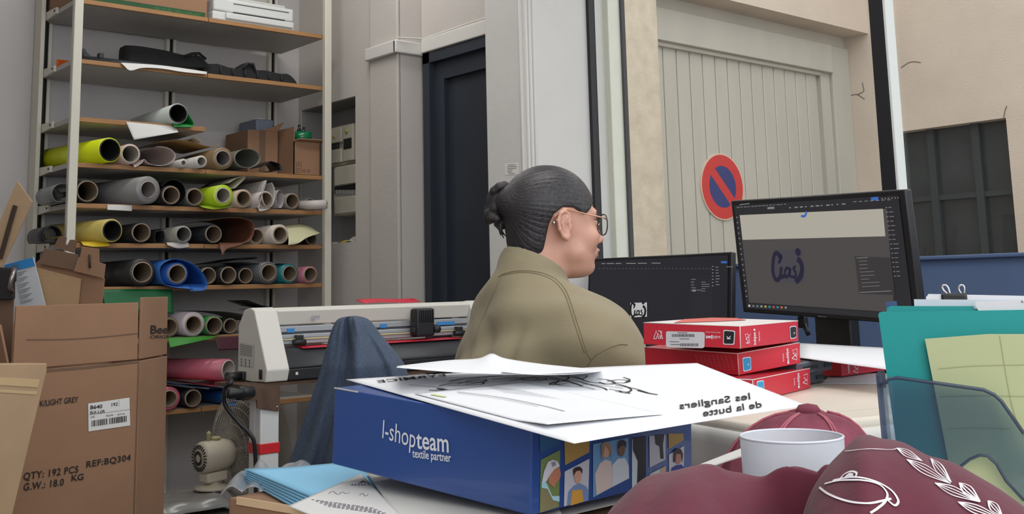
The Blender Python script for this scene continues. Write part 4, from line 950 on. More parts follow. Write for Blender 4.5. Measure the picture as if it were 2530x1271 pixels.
# red vinyl fed through the plotter
rv = mat('red_vinyl', (204, 44, 66), .4)
xa, xb = AY(735, 850, YPL+.02).x, AY(1130, 850, YPL+.02).x
mb = MB()
pp = [(YPL-.012, za_-.001), (YPL+.0, za_+.002), (YPL+.055, za_+.004), (YPL+.09, za_-.0), (YPL+.205, ztop+.0), (YPL+.18, ztop+.012), (YPL+.12, ztop+.008)]
def rvf(u, v):
    k = v*(len(pp)-1); i = min(int(k), len(pp)-2); f = k-i; y = pp[i][0]*(1-f)+pp[i+1][0]*f; z = pp[i][1]*(1-f)+pp[i+1][1]*f
    a = xa+(xb-xa)*u
    if v > .6: a = xa+.17+(xb-xa)*u*.45
    return (a, y, z+.0022)
def rv1(u, v): return rvf(u, v*.5)
mb.grid(rv1, 6, 10, .0008); tag(obj('red_vinyl_sheet', mb, rv), 'red vinyl sheet fed through the plotter', 'vinyl')
xa2, xb2 = AY(869, 745, YPL+.12).x, AY(1010, 742, YPL+.12).x
mb = MB(); mb.grid(lambda u, v: (xa2+(xb2-xa2)*u, YPL+.05+.05*v, ztop+.0025+.012*v+.002*math.sin(6*u)), 8, 6, .001); tag(obj('red_vinyl_sheet', mb, rv), 'red vinyl strip lying on top of the plotter cover', 'vinyl')
# stand
t = thing('plotter_stand', 'white metal plotter stand with rusty brown crosspiece and red tape', 'stand', ((XL+XR)/2, YPL+.03, 0))
steel = mat('stand_white', (204, 206, 206), .45); rust = mat('rusty_plate', (88, 66, 52), .7, var=.25, vscale=30)
def leg(x):
    mb = MB(); mb.bb(x-.03, x+.03, YPL-.035, YPL+.0, 0, zbot-.012, bev=.004); mb.bb(x-.03, x+.0, YPL+.0, YPL+.035, 0, zbot-.012, bev=.003); l = obj('leg', mb, steel, t)
    return l
xl = AY(664, 1100, YPL-.03).x; l0 = leg(xl); leg(XR-.1)
zt0, zt1 = AY(664, 1096, YPL-.036).z, AY(664, 1122, YPL-.036).z
mb = MB(); mb.bb(xl-.0325, xl+.0325, YPL-.0375, YPL+.037, zt1, zt0, bev=.002); obj('red_tape', mb, mat('red_tape', (200, 40, 48), .4), l0, label='red tape wrapped round the leg')
mb = MB(); xa = AY(583, 985, YPL-.0).x; mb.prism([(xa, zbot-.012), (xl+.028, zbot-.012), (xl+.028, zbot-.085), (xl-.045, zbot-.07), (xl-.045, zbot-.045), (xa, zbot-.045)], (0, YPL-.0375, 0), (1, 0, 0), (0, 0, 1), (0, -.006, 0), bev=.001)
mb.bb(xa, XR-.05, YPL-.04, YPL+.14, zbot-.012, zbot-.002)
obj('crosspiece', mb, rust, t)
mb = MB(); mb.lathe([(0, 0), (.004, 0), (.003, .003), (0, .003)], (xl+.018, YPL-.0435, zbot-.072), (0, -1, 0), 10); obj('bolt', mb, mat('bolt', (170, 165, 160), .4, .8), t)
mb = MB(); mb.bb(xl+.0, XR-.1, YPL-.02, YPL+.01, .42, .455, bev=.003); obj('lower_rail', mb, steel, t)
mb = MB(); x = AY(568, 965, YPL-.02).x
mb.lathe([(0, 0), (.012, 0), (.015, .01), (.013, .03), (.010, .05), (0, .05)], (x-.03, YPL-.06, zbot-.02), (1, -.2, 0), 14); mb.lathe([(0, 0), (.02, 0), (.02, .012), (.015, .05), (0, .05)], (x+.005, YPL-.055, zbot-.022), (1, 0, 0), 14); obj('clamp_knob', mb, pdk, t)
mb = MB(); a = fe.px(600, 930); ya = fe.O.y-a[0]
P = [(XL-.012, ya, a[1]), (XL-.05, ya-.005, a[1]+.002)]+[tuple(DP(x, y, 3.1)) for x, y in ((572, 944), (556, 960), (553, 985), (560, 1008), (590, 1045), (615, 1070), (628, 1095), (632, 1160), (632, 1220))]
Q = [tuple(v) for v in P]; 
def cat3(P, n=8):
    A = catmull([(p[0], p[1]) for p in P], n); B = catmull([(p[2], 0) for p in P], n); return [(a[0], a[1], b[0]) for a, b in zip(A, B)]
mb.tube(cat3(P)+[(cat3(P)[-1][0], cat3(P)[-1][1], .02)], .006, 10); mb.tube([(XL-.01, ya, a[1]), (XL-.055, ya-.004, a[1]+.002)], .013, 12); tag(obj('power_cable', mb, pdk), 'black power cable plugged into the plotter and hanging beside its leg', 'cable')

# ================================================================== MONITORS AND THE DESK BY THE WINDOW
bez = mat('bezel_black', (24, 24, 27), .35); scr_d = glow('screen_dark', (36, 36, 41), .8); scr_g = glow('screen_grey', (84, 80, 79), .7); page = glow('screen_page', (196, 190, 176), .72)
navyink = glow('logo_navy', (32, 30, 58), .7); uib = glow('ui_blue', (58, 108, 196), .8); uiw = glow('ui_text', (158, 158, 160), .6); uid = glow('ui_panel', (60, 58, 59), .7); taskb = glow('ui_taskbar', (44, 46, 50), .7)
def monitor(label, O, U, V, w_, h_, base_z, hasbase=True):
    """O lower-left front corner of the casing, U right, V up"""
    fr = Frame(O, U, V); c0 = fr.p(w_/2, 0, -.02)
    t = thing('monitor', label, 'monitor', (c0.x, c0.y, base_z))
    mb = MB(); mb.box(fr.p(w_/2, h_/2, -.012), (w_, h_, .022), fr.U, fr.V, fr.N, bev=.004); mb.box(fr.p(w_/2, h_/2-.01, -.035), (w_*.6, h_*.6, .03), fr.U, fr.V, fr.N, bev=.01); obj('casing', mb, bez, t)
    if hasbase:
        b = fr.p(w_/2, .1, -.05); mb = MB(); mb.bb(b.x-.02, b.x+.02, b.y-.05, b.y+.05, base_z+.006, b.z+.04, bev=.006); obj('stand_neck', mb, bez, t)
        mb = MB(); mb.bb(b.x-.12, b.x+.08, b.y-.14, b.y+.14, base_z+.001, base_z+.014, bev=.006); obj('stand_foot', mb, bez, t)
    return t, fr
def quadpx(mb, fr, pts, d): return poly(mb, fr, [fr.px(*p) for p in pts], d)
# right monitor: pose fitted to its four corners
c0 = Vector((2.374, 1.831, .999)); ya_, pt_, rl_ = R_(-103.4), .039, .105
cy, sy = math.cos(ya_), math.sin(ya_); Rz = Matrix(((cy, -sy, 0), (sy, cy, 0), (0, 0, 1)))
c2, s2 = math.cos(pt_), math.sin(pt_); Ry = Matrix(((c2, 0, s2), (0, 1, 0), (-s2, 0, c2))); c2, s2 = math.cos(rl_), math.sin(rl_); Rx = Matrix(((1, 0, 0), (0, c2, -s2), (0, s2, c2)))
RM = Rz @ Ry @ Rx; U = RM @ Vector((1, 0, 0)); V = RM @ Vector((0, 0, 1))
DESK = .74; RISE = .865
drop = .034
t, fm = monitor('larger monitor on the right, dark screen with a pale banner and big logo', c0-V*.0, U, V, .60, .297, RISE+.002)
def F4(pts): return [fm.px(*p) for p in pts]
mb = MB(); poly(mb, fm, F4([(1814, 508), (1846, 762), (2258, 793), (2220, 483)]), .0008); s_ = obj('screen', mb, scr_d, t)
mb = MB(); poly(mb, fm, F4([(1828, 531), (1852, 748), (2211, 772), (2192, 516)]), .0014); obj('canvas', mb, scr_g, s_)
mb = MB(); poly(mb, fm, F4([(1829, 532), (1836, 593), (2189, 584), (2183, 516)]), .0020); obj('banner_page', mb, page, s_)
mb = MB(); quadpx(mb, fm, [(2153, 488), (2154, 496), (2172, 495), (2171, 486)], .002); stroke(mb, fm, F4([(1992, 523), (1994, 527), (1990, 534), (1981, 534)]), .006, .0028); obj('blue_button', mb, uib, s_)
def logo(mb, fr, x, y, s, d):
    """lettering ( i a s ) with two dots, about photo point x,y at scale s"""
    P = lambda a, b: fr.px(x+a*s, y+b*s)
    stroke(mb, fr, [P(-18, -24), P(-24, -31), P(-30, -26), P(-33, -10), P(-33, 12), P(-28, 26), P(-22, 28), P(-16, 20)], abs(fr.px(x, y)[0]-fr.px(x+7*s, y)[0]), d)
    stroke(mb, fr, [P(-18, -24), P(-16, -18), P(-21, -8)], abs(fr.px(x, y)[0]-fr.px(x+5*s, y)[0]), d)
    stroke(mb, fr, [P(-14, 0), P(-16, 12), P(-13, 22), P(-7, 18)], abs(fr.px(x, y)[0]-fr.px(x+6*s, y)[0]), d)
    stroke(mb, fr, [P(3, 4), P(-3, 2), P(-7, 12), P(-4, 22), P(2, 16), P(5, 3), P(4, 18), P(9, 22)], abs(fr.px(x, y)[0]-fr.px(x+4.5*s, y)[0]), d)
    stroke(mb, fr, [P(17, -2), P(12, 4), P(17, 12), P(16, 21), P(9, 22)], abs(fr.px(x, y)[0]-fr.px(x+4.5*s, y)[0]), d)
    stroke(mb, fr, [P(20, -18), P(27, -12), P(31, 2), P(28, 20), P(17, 33)], abs(fr.px(x, y)[0]-fr.px(x+8.5*s, y)[0]), d)
    for a, b, r in ((-17, -23, 5), (22, -33, 6)):
        u, v = P(a, b); r_ = abs(fr.px(x, y)[0]-fr.px(x+r*s, y)[0]); disc(mb, fr, u, v, r_, d, n=20)
mb = MB(); logo(mb, fm, 1949, 660, 1.12, .003); obj('logo', mb, navyink, s_)
mb = MB(); quadpx(mb, fm, [(1912, 615), (1918, 700), (1991, 698), (1984, 616)], .0022); obj('selection', mb, glow('ui_select', (78, 76, 82), .7), s_)
mb = MB(); quadpx(mb, fm, [(2113, 633), (2124, 726), (2212, 729), (2202, 637)], .002); obj('floating_panel', mb, uid, s_)
mb = MB(); random.seed(5)
def tick(fr, x, y, L, h=1.6, d=.0026): quadpx(mb, fr, [(x, y), (x, y+h), (x+L, y+h-.05*L), (x+L, y-.05*L)], d)
for i in range(14): tick(fm, 1822+i*9, 512-i*.6, random.choice((5, 6, 7)), 1.5)
tick(fm, 1898, 512, 17, 5)
for i in range(11): tick(fm, 1952+i*13, 512-i*.9, random.choice((4, 8, 9)), 3)
for i in range(7): tick(fm, 2110+i*14, 498-i*.8, 8, 1.6)
for i in range(16): tick(fm, 2190+i*1.4, 512+i*11.3, 4, 2); tick(fm, 2197+i*1.4, 512+i*11.3, random.choice((8, 11, 14)), 1.5)
for i in range(6): tick(fm, 2180+i*8, 490-i*.5, 3, 2.5)
for i in range(8): tick(fm, 2124+i*1.1, 645+i*9, random.choice((20, 34, 44)), 1)
tick(fm, 2126, 722, 78, 1.6); tick(fm, 2118, 637, 28, 1.5)
for i in range(16): tick(fm, 1821+i*1.6, 536+i*13, 3, 3)
quadpx(mb, fm, [(1829, 505), (1829, 507), (1854, 504), (1854, 502)], .0026)
obj('interface_marks', mb, uiw, s_)
mb = MB(); poly(mb, fm, F4([(1846, 750), (1848, 761), (2256, 790), (2254, 778)]), .002); obj('taskbar', mb, taskb, s_)
mb = MB(); cols = [(200, 200, 205), (120, 120, 125), (90, 130, 120), (150, 150, 150), (190, 160, 90), (40, 150, 160), (190, 80, 80), (40, 150, 170), (210, 110, 60), (140, 140, 140)]
for i, c_ in enumerate(cols):
    mb = MB(); quadpx(mb, fm, [(1851+i*10, 753+i*.5), (1851+i*10, 758+i*.5), (1856+i*10, 758.4+i*.5), (1856+i*10, 753.4+i*.5)], .003); obj('taskbar_icon', mb, glow('icon_%d' % i, c_, .8), s_)
mb = MB(); ptxt(mb, fm, 'iiyama', 2022, 783, 2042, 785, 4, .02, d=.0012); obj('maker_mark', mb, mat('mark_grey', (130, 130, 130), .5), t)
# left monitor
XM = 2.60; a, b = AX(1470, 633, XM), AX(1822, 626, XM)
U2 = Vector((0, -1, 0)); V2 = Vector((.10, 0, 1)); htop = (a.z+b.z)/2
t, f2 = monitor('monitor on the left, half behind the woman, dark screen with a small white logo tile', Vector((XM-.03, a.y+.03, htop-.296)), U2, V2, .60, .296, RISE+.002)
mb = MB(); rect(mb, f2, .012, .015, .588, .286, .0008); s_ = obj('screen', mb, glow('screen_black', (32, 33, 40), .75), t)
mb = MB(); quadpx(mb, f2, [(1558, 749), (1558, 785), (1599, 783), (1599, 748)], .0014); obj('logo_tile', mb, glow('logo_tile', (206, 206, 206), .75), s_)
mb = MB(); logo(mb, f2, 1578, 767, .56, .002); obj('logo', mb, glow('logo_black', (20, 20, 22), .4), s_)
mb = MB(); quadpx(mb, f2, [(1706, 690), (1706, 790), (1762, 790), (1762, 690)], .0012); obj('floating_panel', mb, glow('ui_panel_dark', (38, 38, 44), .7), s_)
mb = MB(); quadpx(mb, f2, [(1782, 646), (1782, 651), (1797, 651), (1797, 646)], .0016); obj('blue_button', mb, uib, s_)
mb = MB()
def tick2(x, y, L, h=1.5): quadpx(mb, f2, [(x, y), (x, y+h), (x+L, y+h), (x+L, y)], .0018)
for x, L in ((1487, 9), (1500, 18), (1522, 14), (1548, 24), (1577, 22), (1611, 22)): tick2(x, 651-.01*(x-1487), L, 2)
for i in range(30): tick2(1480+i*9.5, 664, 4, .6)
for i in range(7): tick2(1760, 658+i*8, 4, 2); tick2(1769, 660+i*7.2, random.choice((7, 10)), 1.6)
for i in range(5): tick2(1708, 690+i*7, random.choice((8, 12)), 1.3); tick2(1734, 697+i*5.5, random.choice((10, 20)), 1.2)
tick2(1712, 716, 8, 5); tick2(1722, 717, 12, 1.5); tick2(1796, 659, 16, 1.5)
obj('interface_marks', mb, uiw, s_)
# desk + riser
wood_w = mat('desk_white', (204, 200, 194), .5); dkslab = mat('riser_black', (32, 33, 38), .4)
t = thing('desk', 'long white desk along the window under both monitors', 'desk', (2.5, 1.6, 0))
mb = MB(); mb.bb(1.98, XG-.09, .3, 2.88, DESK-.03, DESK, bev=.003); obj('desktop', mb, wood_w, t)
for x in (2.03, 2.95):
    for y in (.36, 2.82): mb = MB(); mb.bb(x-.025, x+.025, y-.025, y+.025, 0, DESK-.03, bev=.003); obj('leg', mb, steel, t)
t = thing('monitor_riser', 'black riser shelf on the desk carrying the monitors', 'riser', (2.5, 1.7, DESK))
mb = MB(); mb.bb(2.22, 2.86, .95, 2.75, RISE-.02, RISE, bev=.003); obj('top_slab', mb, dkslab, t)
for y in (.97, 2.73): mb = MB(); mb.bb(2.24, 2.84, y-.012, y+.012, DESK+.001, RISE-.02); obj('side', mb, dkslab, t)
# papers and a crumpled bag on the riser near the monitor foot
flat_paper('paper_sheet', 'white papers lying before the right monitor foot', [(1972, 850), (2030, 842), (2034, 822), (1976, 826)], RISE+.003)
mb = MB(); pc_ = AZ(2130, 850, RISE); 
mb.grid(lambda u, v: (pc_.x-.07+.14*u, pc_.y-.12+.24*v, RISE+.0015+.035*math.sin(math.pi*u)*math.sin(math.pi*v)*(.7+.3*math.sin(17*u+9*v))), 20, 24, .001); tag(obj('crumpled_bag', mb, mat('translucent_bag', (172, 152, 132), .4, col2=(140, 92, 74), vscale=18)), 'crumpled brownish bag below the right monitor', 'bag')
mb = MB(); mb.tube([DP(1985, 795, 2.75), DP(1990, 812, 2.73), DP(1998, 828, 2.72)], .006, 8); mb.box(DP(1984, 796, 2.75), (.02, .02, .03), bev=.004); tag(obj('monitor_cable', mb, pdk), 'black cable hanging behind the right monitor base', 'cable')
# ================================================================== FOREGROUND TABLE AND WHAT LIES ON IT
TB = .70
t = thing('table', 'work table in the foreground covered with cartons, papers and clothes', 'table', (1.05, .85, 0))
mb = MB(); mb.bb(.28, 1.86, .12, 1.40, TB-.035, TB, bev=.004); obj('tabletop', mb, wood_w, t)
for x in (.33, 1.81):
    for y in (.17, 1.35): mb = MB(); mb.bb(x-.025, x+.025, y-.025, y+.025, 0, TB-.035, bev=.003); obj('leg', mb, steel, t)
# brown carton under the blue box
A0 = AZ(565, 1230, .80); dA = Vector((.186, -.983, 0)); pA = Vector((.983, .186, 0)); CZ = .80
t = thing('cardboard_box', 'brown carton in the foreground under the papers and the blue box', 'box', (A0.x+.2, A0.y-.3, TB))
mb = MB(); mid = A0+dA*.33+pA*.20; mb.box((mid.x, mid.y, (TB+.0015+CZ)/2), (.66, .40, CZ-TB-.0015), dA, -pA.cross(Vector((0, 0, 1))).cross(Vector((0, 0, 1))), (0, 0, 1), bev=.003); obj('carton', mb, kraft, t)
mb = MB(); mb.box((A0+dA*.33)+Vector((0, 0, -.002))-pA*.0014, (.62, .002, .010), dA, pA, (0, 0, 1)); obj('torn_edge', mb, mat('torn_kraft', (214, 184, 148), .7), t, label='pale torn edge')
ft_ = Frame((0, 0, CZ), (1, 0, 0), (0, 1, 0))
# clear film lying at the carton's far corner
mb = MB()
def wrap_(u, v):
    p = AZ(545+150*u, 1235-20*u, CZ).lerp(AZ(640+150*u, 1160+10*u, CZ), v); return (p.x, p.y, CZ+.006+.012*abs(math.sin(9*u+4*v))*(1-u)+.01*v*math.sin(7*u+3))
mb.grid(wrap_, 26, 18, .0006); tag(obj('plastic_film', mb, clear('clear_film', (.93, .95, .97), alpha=.22, rough=.15)), 'crinkled clear plastic film at the corner of the foreground carton', 'film')
# stack of pale blue sheets
pblue = mat('pale_blue_paper', (132, 190, 222), .75)
for k in range(6):
    z = CZ+.0035+k*.0034; a, b, c_, d_ = AZ(600+k*1.0, 1187-k*4.6, z), AZ(742+k*14, 1262-k*3.5, z), AZ(1090, 1192-k*3, z), AZ(880, 1158-k*3.5, z)
    mb = MB()
    def fn(u, v, a=a, b=b, c_=c_, d_=d_, z=z):
        p = a.lerp(b, u).lerp(d_.lerp(c_, u), v); return (p.x, p.y, p.z+.003*max(0, 1-2.6*v)*(1-u))
    mb.grid(fn, 10, 10, .0016); tag(obj('blue_sheet_of_paper', mb, pblue), 'pale blue sheet of paper in the thin stack under the blue box', 'paper', 'pale blue sheets under the blue box')
zb0 = CZ+.0255
o = flat_paper('paper_sheet', 'cream paper lying under the near edge of the blue box', [(905, 1168), (1340, 1185), (1420, 1330), (985, 1285)], zb0-.0005, mat('cream_paper', (206, 206, 200), .8))
o = flat_paper('printed_letter', 'white letter with a small dark triangular letterhead on the pale blue sheets', [(893, 1172), (990, 1278), (880, 1320), (712, 1252)], zb0+.001)
fl = Frame((0, 0, zb0+.0012), (1, 0, 0), (0, 1, 0))
mb = MB()
for i in range(5):
    y = 1236+i*4.2; n_ = 14
    for j in range(n_): a = 770+i*10+j*(11); quad_ = [(a, y+j*1.55), (a, y+1.2+j*1.55), (a+7+(j*7 % 4), y+2+j*1.55), (a+7+(j*7 % 4), y+.8+j*1.55)]; poly(mb, fl, [fl.px(*p) for p in quad_][::-1], .0008)
for pts in ([(812, 1222), (822, 1216), (835, 1224), (845, 1218), (855, 1222), (864, 1219)], [(888, 1226), (896, 1221), (902, 1228), (910, 1224)]): stroke(mb, fl, [fl.px(*p) for p in pts], .0009)
for i in range(6): poly(mb, fl, [fl.px(*p) for p in ((868+i*8, 1198), (868+i*8, 1201), (873+i*8, 1202), (873+i*8, 1199))][::-1], .0008)
obj('letter_text', mb, mat('grey_ink', (120, 120, 130), .8), o)
mb = MB(); poly(mb, fl, [fl.px(*p) for p in ((884, 1196), (897, 1189), (910, 1196), (899, 1193))][::-1], .0008); obj('letterhead', mb, mat('dark_ink', (44, 46, 60), .8), o)
# ---- the blue shipping box
bc, w_, d_, h_ = Vector((.820, .935, .8315)), .368, .299, .10
cy, sy = math.cos(R_(94.4)), math.sin(R_(94.4)); Rz = Matrix(((cy, -sy, 0), (sy, cy, 0), (0, 0, 1)))
c2, s2 = math.cos(-.056), math.sin(-.056); Ry = Matrix(((c2, 0, s2), (0, 1, 0), (-s2, 0, c2)))
BM = Rz @ Ry; bx, by, bz = BM @ Vector((1, 0, 0)), BM @ Vector((0, 1, 0)), BM @ Vector((0, 0, 1))
def boxframes(bc, bx, by, bz, w_, d_):
    return Frame(bc+bx*w_, -bx, bz), Frame(bc, -by, bz)
f_l, f_r = boxframes(bc, bx, by, bz, w_, d_)
bblue = mat('box_blue', (44, 78, 146), .28, var=.03, coat=.25)
t = thing('shipping_box', 'glossy blue cardboard box lettered in white, with portraits on its right side', 'box', bc+bx*w_/2-by*d_/2)
mb = MB(); mb.box(bc+bx*w_/2-by*d_/2+bz*h_/2, (w_, d_, h_), bx, by, bz, bev=.0018); obj('carton', mb, bblue, t)
mb = MB(); mb.box(bc+bx*w_*.93+bz*(h_-.0005)+by*.0003, (w_*.14, .0014, .0016), bx, by, bz); obj('worn_edge', mb, mat('worn_paper', (196, 190, 186), .8), t)
pwht = mat('print_white', (222, 226, 234), .5)
mb = MB(); ptxt(mb, f_l, 'l-shop', 944, 1082, 1025, 1107, 47, .0, d=.0012); ptxt(mb, f_l, 'team', 1031, 1108, 1110, 1118, 46, .02, d=.0012); ptxt(mb, f_l, 'textile partner', 1021, 1130, 1116, 1142, 21, .02, d=.0012); obj('lettering', mb, pwht, t)
# portraits: flat printed pictures, people as plain figures
def fp(pts): return [f_r.px(*p) for p in pts]
mb = MB(); poly(mb, f_r, fp([(1331, 1058), (1334, 1120), (1383, 1100), (1382, 1066)]), .0008); obj('teal_print', mb, mat('print_teal', (38, 92, 140), .4), t)
mb = MB(); poly(mb, f_r, fp([(1393, 1080), (1395, 1150), (1455, 1118), (1455, 1080)]), .0008); poly(mb, f_r, fp([(1650, 1072), (1651, 1110), (1688, 1088), (1687, 1072)]), .0008); obj('ochre_print', mb, mat('print_ochre', (172, 142, 78), .4), t)
def pic(name, quad, bgc, shapes, lab=None):
    mb = MB(); poly(mb, f_r, fp(quad), .0008); p_ = obj(name, mb, mat(name+'_%d' % quad[0][0], bgc, .4), t)
    for i, (nm, c_, s_) in enumerate(shapes):
        mb = MB()
        if s_[0] == 'e':
            _, x, y, rx, ry = s_; P = fp([(x+rx*math.cos(2*math.pi*k/20), y-ry*math.sin(2*math.pi*k/20)) for k in range(20)]); poly(mb, f_r, P[::1], .0012+i*.0003)
        else: poly(mb, f_r, fp(s_), .0012+i*.0003)
        obj(nm, mb, mat('print_%d_%d_%d' % c_, c_, .4), p_)
skin1, skin2, skin3 = (188, 128, 104), (206, 164, 144), (120, 88, 74)
pic('portrait', [(1335, 1137), (1332, 1268), (1380, 1253), (1383, 1112)], (116, 138, 84), [('jacket_print', (134, 128, 94), [(1334, 1210), (1333, 1267), (1378, 1252), (1366, 1226), (1350, 1205)]), ('shirt_print', (168, 214, 228), [(1336, 1192), (1345, 1188), (1362, 1226), (1380, 1226), (1380, 1240), (1364, 1236), (1350, 1208), (1336, 1206)]), ('face_print', skin1, [(1352, 1192), (1354, 1176), (1366, 1158), (1380, 1156), (1383, 1172), (1380, 1184), (1372, 1192), (1366, 1206)]), ('cap_print', (210, 212, 224), [(1335, 1194), (1341, 1164), (1350, 1142), (1362, 1136), (1374, 1140), (1380, 1152), (1366, 1160), (1354, 1176), (1348, 1188)]), ('mesh_print', (150, 146, 158), [(1358, 1142), (1368, 1140), (1370, 1150), (1361, 1154)])])
pic('portrait', [(1394, 1166), (1392, 1252), (1452, 1236), (1455, 1134)], (198, 202, 216), [('shirt_print', (120, 146, 192), [(1399, 1250), (1402, 1216), (1416, 1200), (1430, 1194), (1446, 1202), (1453, 1214), (1452, 1237)]), ('apron_print', (214, 162, 72), [(1407, 1250), (1411, 1212), (1436, 1210), (1439, 1240)]), ('face_print', skin2, ('e', 1425, 1177, 9, 18)), ('hair_print', (58, 50, 48), [(1414, 1176), (1413, 1160), (1420, 1154), (1430, 1153), (1436, 1160), (1435, 1172), (1431, 1162), (1420, 1165)])])
pic('portrait', [(1464, 1098), (1464, 1230), (1552, 1182), (1551, 1082)], (110, 160, 208), [('hoodie_print', (214, 200, 196), [(1472, 1224), (1468, 1172), (1480, 1146), (1494, 1136), (1508, 1140), (1512, 1160), (1510, 1204)]), ('hoodie_print', (206, 216, 228), [(1510, 1204), (1511, 1148), (1524, 1134), (1542, 1132), (1551, 1150), (1552, 1182)]), ('face_print', skin2, ('e', 1494, 1114, 9, 17)), ('face_print', skin3, ('e', 1532, 1112, 9, 16)), ('hair_print', (158, 130, 104), [(1483, 1140), (1482, 1100), (1490, 1092), (1502, 1094), (1508, 1112), (1508, 1138), (1502, 1112), (1492, 1100), (1488, 1122)]), ('hair_print', (40, 34, 34), [(1523, 1110), (1524, 1092), (1534, 1086), (1543, 1092), (1543, 1108), (1538, 1100), (1530, 1101)])])
pic('portrait', [(1560, 1086), (1560, 1208), (1594, 1196), (1594, 1078)], (198, 216, 228), [('coat_print', (30, 32, 46), [(1572, 1206), (1574, 1140), (1562, 1112), (1562, 1084), (1594, 1078), (1594, 1196)])])
pic('portrait', [(1603, 1078), (1604, 1156), (1643, 1136), (1643, 1074)], (190, 192, 206), [('trouser_print', (40, 38, 50), [(1618, 1098), (1616, 1076), (1640, 1074), (1636, 1100), (1638, 1134), (1630, 1134), (1628, 1104)])])
pic('portrait', [(1604, 1172), (1604, 1192), (1643, 1180), (1643, 1152)], (200, 212, 220), [('face_print', skin2, ('e', 1637, 1172, 6, 11)), ('hair_print', (206, 172, 124), [(1630, 1184), (1630, 1160), (1643, 1152), (1642, 1160), (1634, 1166)])])
pic('portrait', [(1651, 1124), (1652, 1176), (1688, 1162), (1689, 1102)], (200, 200, 212), [('shirt_print', (40, 66, 140), [(1654, 1174), (1658, 1156), (1668, 1150), (1682, 1148), (1689, 1156), (1688, 1168)]), ('face_print', (176, 128, 116), ('e', 1673, 1132, 8, 16)), ('hair_print', (56, 36, 38), [(1661, 1142), (1662, 1116), (1670, 1108), (1680, 1110), (1685, 1122), (1683, 1146), (1680, 1122), (1668, 1122), (1666, 1142)])])
# ---- papers on the box
ph = .0022
top0 = bc+bz*(h_+ph)
P1, P2, P3, P4 = onp(855, 938, top0, bz), DP(1722, 913, 1.60), DP(1996, 1003, 1.30), onp(1418, 1096, top0, bz)
t = thing('printed_sheet', 'large white sheet with mirrored black lettering and line drawing on the blue box', 'paper', P1.lerp(P3, .5))
def s1(u, v):
    a = P4.lerp(P3, u); b = P1.lerp(P2, u); p = a.lerp(b, v); k = p-top0; 
    f = k.dot(bz)
    p = p-bz*min(0, f) + bz*(.004*math.sin(math.pi*u)*(.3+v)+.010*max(0, u-.55)*v*2)
    return p
mb = MB(); mb.grid(s1, 30, 24, .0005); obj('sheet', mb, mat('bright_paper', (226, 228, 232), .75), t)
N1 = (P2-P1).cross(P4-P1); N1 = N1 if N1.z > 0 else -N1; N1.normalize()
# lettering follows the sheet: photo points are dropped onto its surface
from mathutils.bvhtree import BVHTree
def bvh_of(o):
    me = o.data; mw = Matrix.Translation(world_of(o)) if o.rotation_euler.to_matrix() == Matrix.Identity(3) else o.matrix_world
    return BVHTree.FromPolygons([mw @ v.co for v in me.vertices], [tuple(p.vertices) for p in me.polygons])
def drop(bv, px, py, off=.0008):
    h = bv.ray_cast(CAM, ray(px, py).normalized())
    if h[0] is None: return None, None
    n = h[1] if h[1].dot(CAM-h[0]) > 0 else -h[1]
    return h[0]+n*off, n
def dropstroke(mb, bv, pts, w, off=.0008, n=8, tube=False):
    Q = catmull(pts, n) if len(pts) > 2 else [tuple(pts[0][i]+(pts[1][i]-pts[0][i])*k/6 for i in (0, 1)) for k in range(7)]
    seg = []; nn = []
    def flush():
        if len(seg) > 1:
            if tube: mb.tube(seg, w/2, 6)
            else: ribbon(mb, seg, w, list(nn))
    for q in Q:
        p, n_ = drop(bv, q[0], q[1], off)
        if p is None: flush(); seg.clear(); nn.clear(); continue
        if seg and (p-seg[-1]).length > .05: flush(); seg.clear(); nn.clear()
        seg.append(p); nn.append(n_)
    flush()
bpy.context.view_layer.update()
sheet1 = [c for c in t.children if c.name.startswith('sheet')][0]; bv1 = bvh_of(sheet1)
def droptext(mb, bv, s_, x0, y0, x1, y1, hx, hy, off=.001, mirror=False, bold=.0, shear=0.):
    """lettering between two photo points, (hx,hy) the photo vector of its height, laid on a surface"""
    cu = bpy.data.curves.new('t', 'FONT'); cu.body = s_; cu.size = 1; cu.offset = bold; cu.resolution_u = 3; cu.shear = shear
    o = bpy.data.objects.new('t', cu); C.objects.link(o); me = bpy.data.meshes.new_from_object(o.evaluated_get(bpy.context.evaluated_depsgraph_get()))
    mx = max(v.co.x for v in me.vertices); V = []; okk = True
    for q in me.vertices:
        a = q.co.x/mx; a = 1-a if mirror else a; b = q.co.y/.70
        p, n_ = drop(bv, x0+(x1-x0)*a+hx*b, y0+(y1-y0)*a+hy*b, off)
        if p is None: okk = False; break
        V.append(p)
    if okk: mb.raw(V, [tuple(p.vertices) if not mirror else tuple(p.vertices)[::-1] for p in me.polygons], False)
    bpy.data.objects.remove(o); bpy.data.curves.remove(cu); bpy.data.meshes.remove(me)
inkb = mat('black_print', (24, 20, 24), .7)
mb = MB(); droptext(mb, bv1, 'les Sangliers', 1680, 1013, 1856, 988, -6, -15, mirror=True, bold=.012, shear=-.15); droptext(mb, bv1, 'de la butte', 1738, 1031, 1884, 1008, -6, -15, mirror=True, bold=.012, shear=-.15)
droptext(mb, bv1, 'EYRMICE', 935, 948, 1105, 930, -5, -6, mirror=True, bold=.01)
obj('mirrored_lettering', mb, inkb, t)
mb = MB()
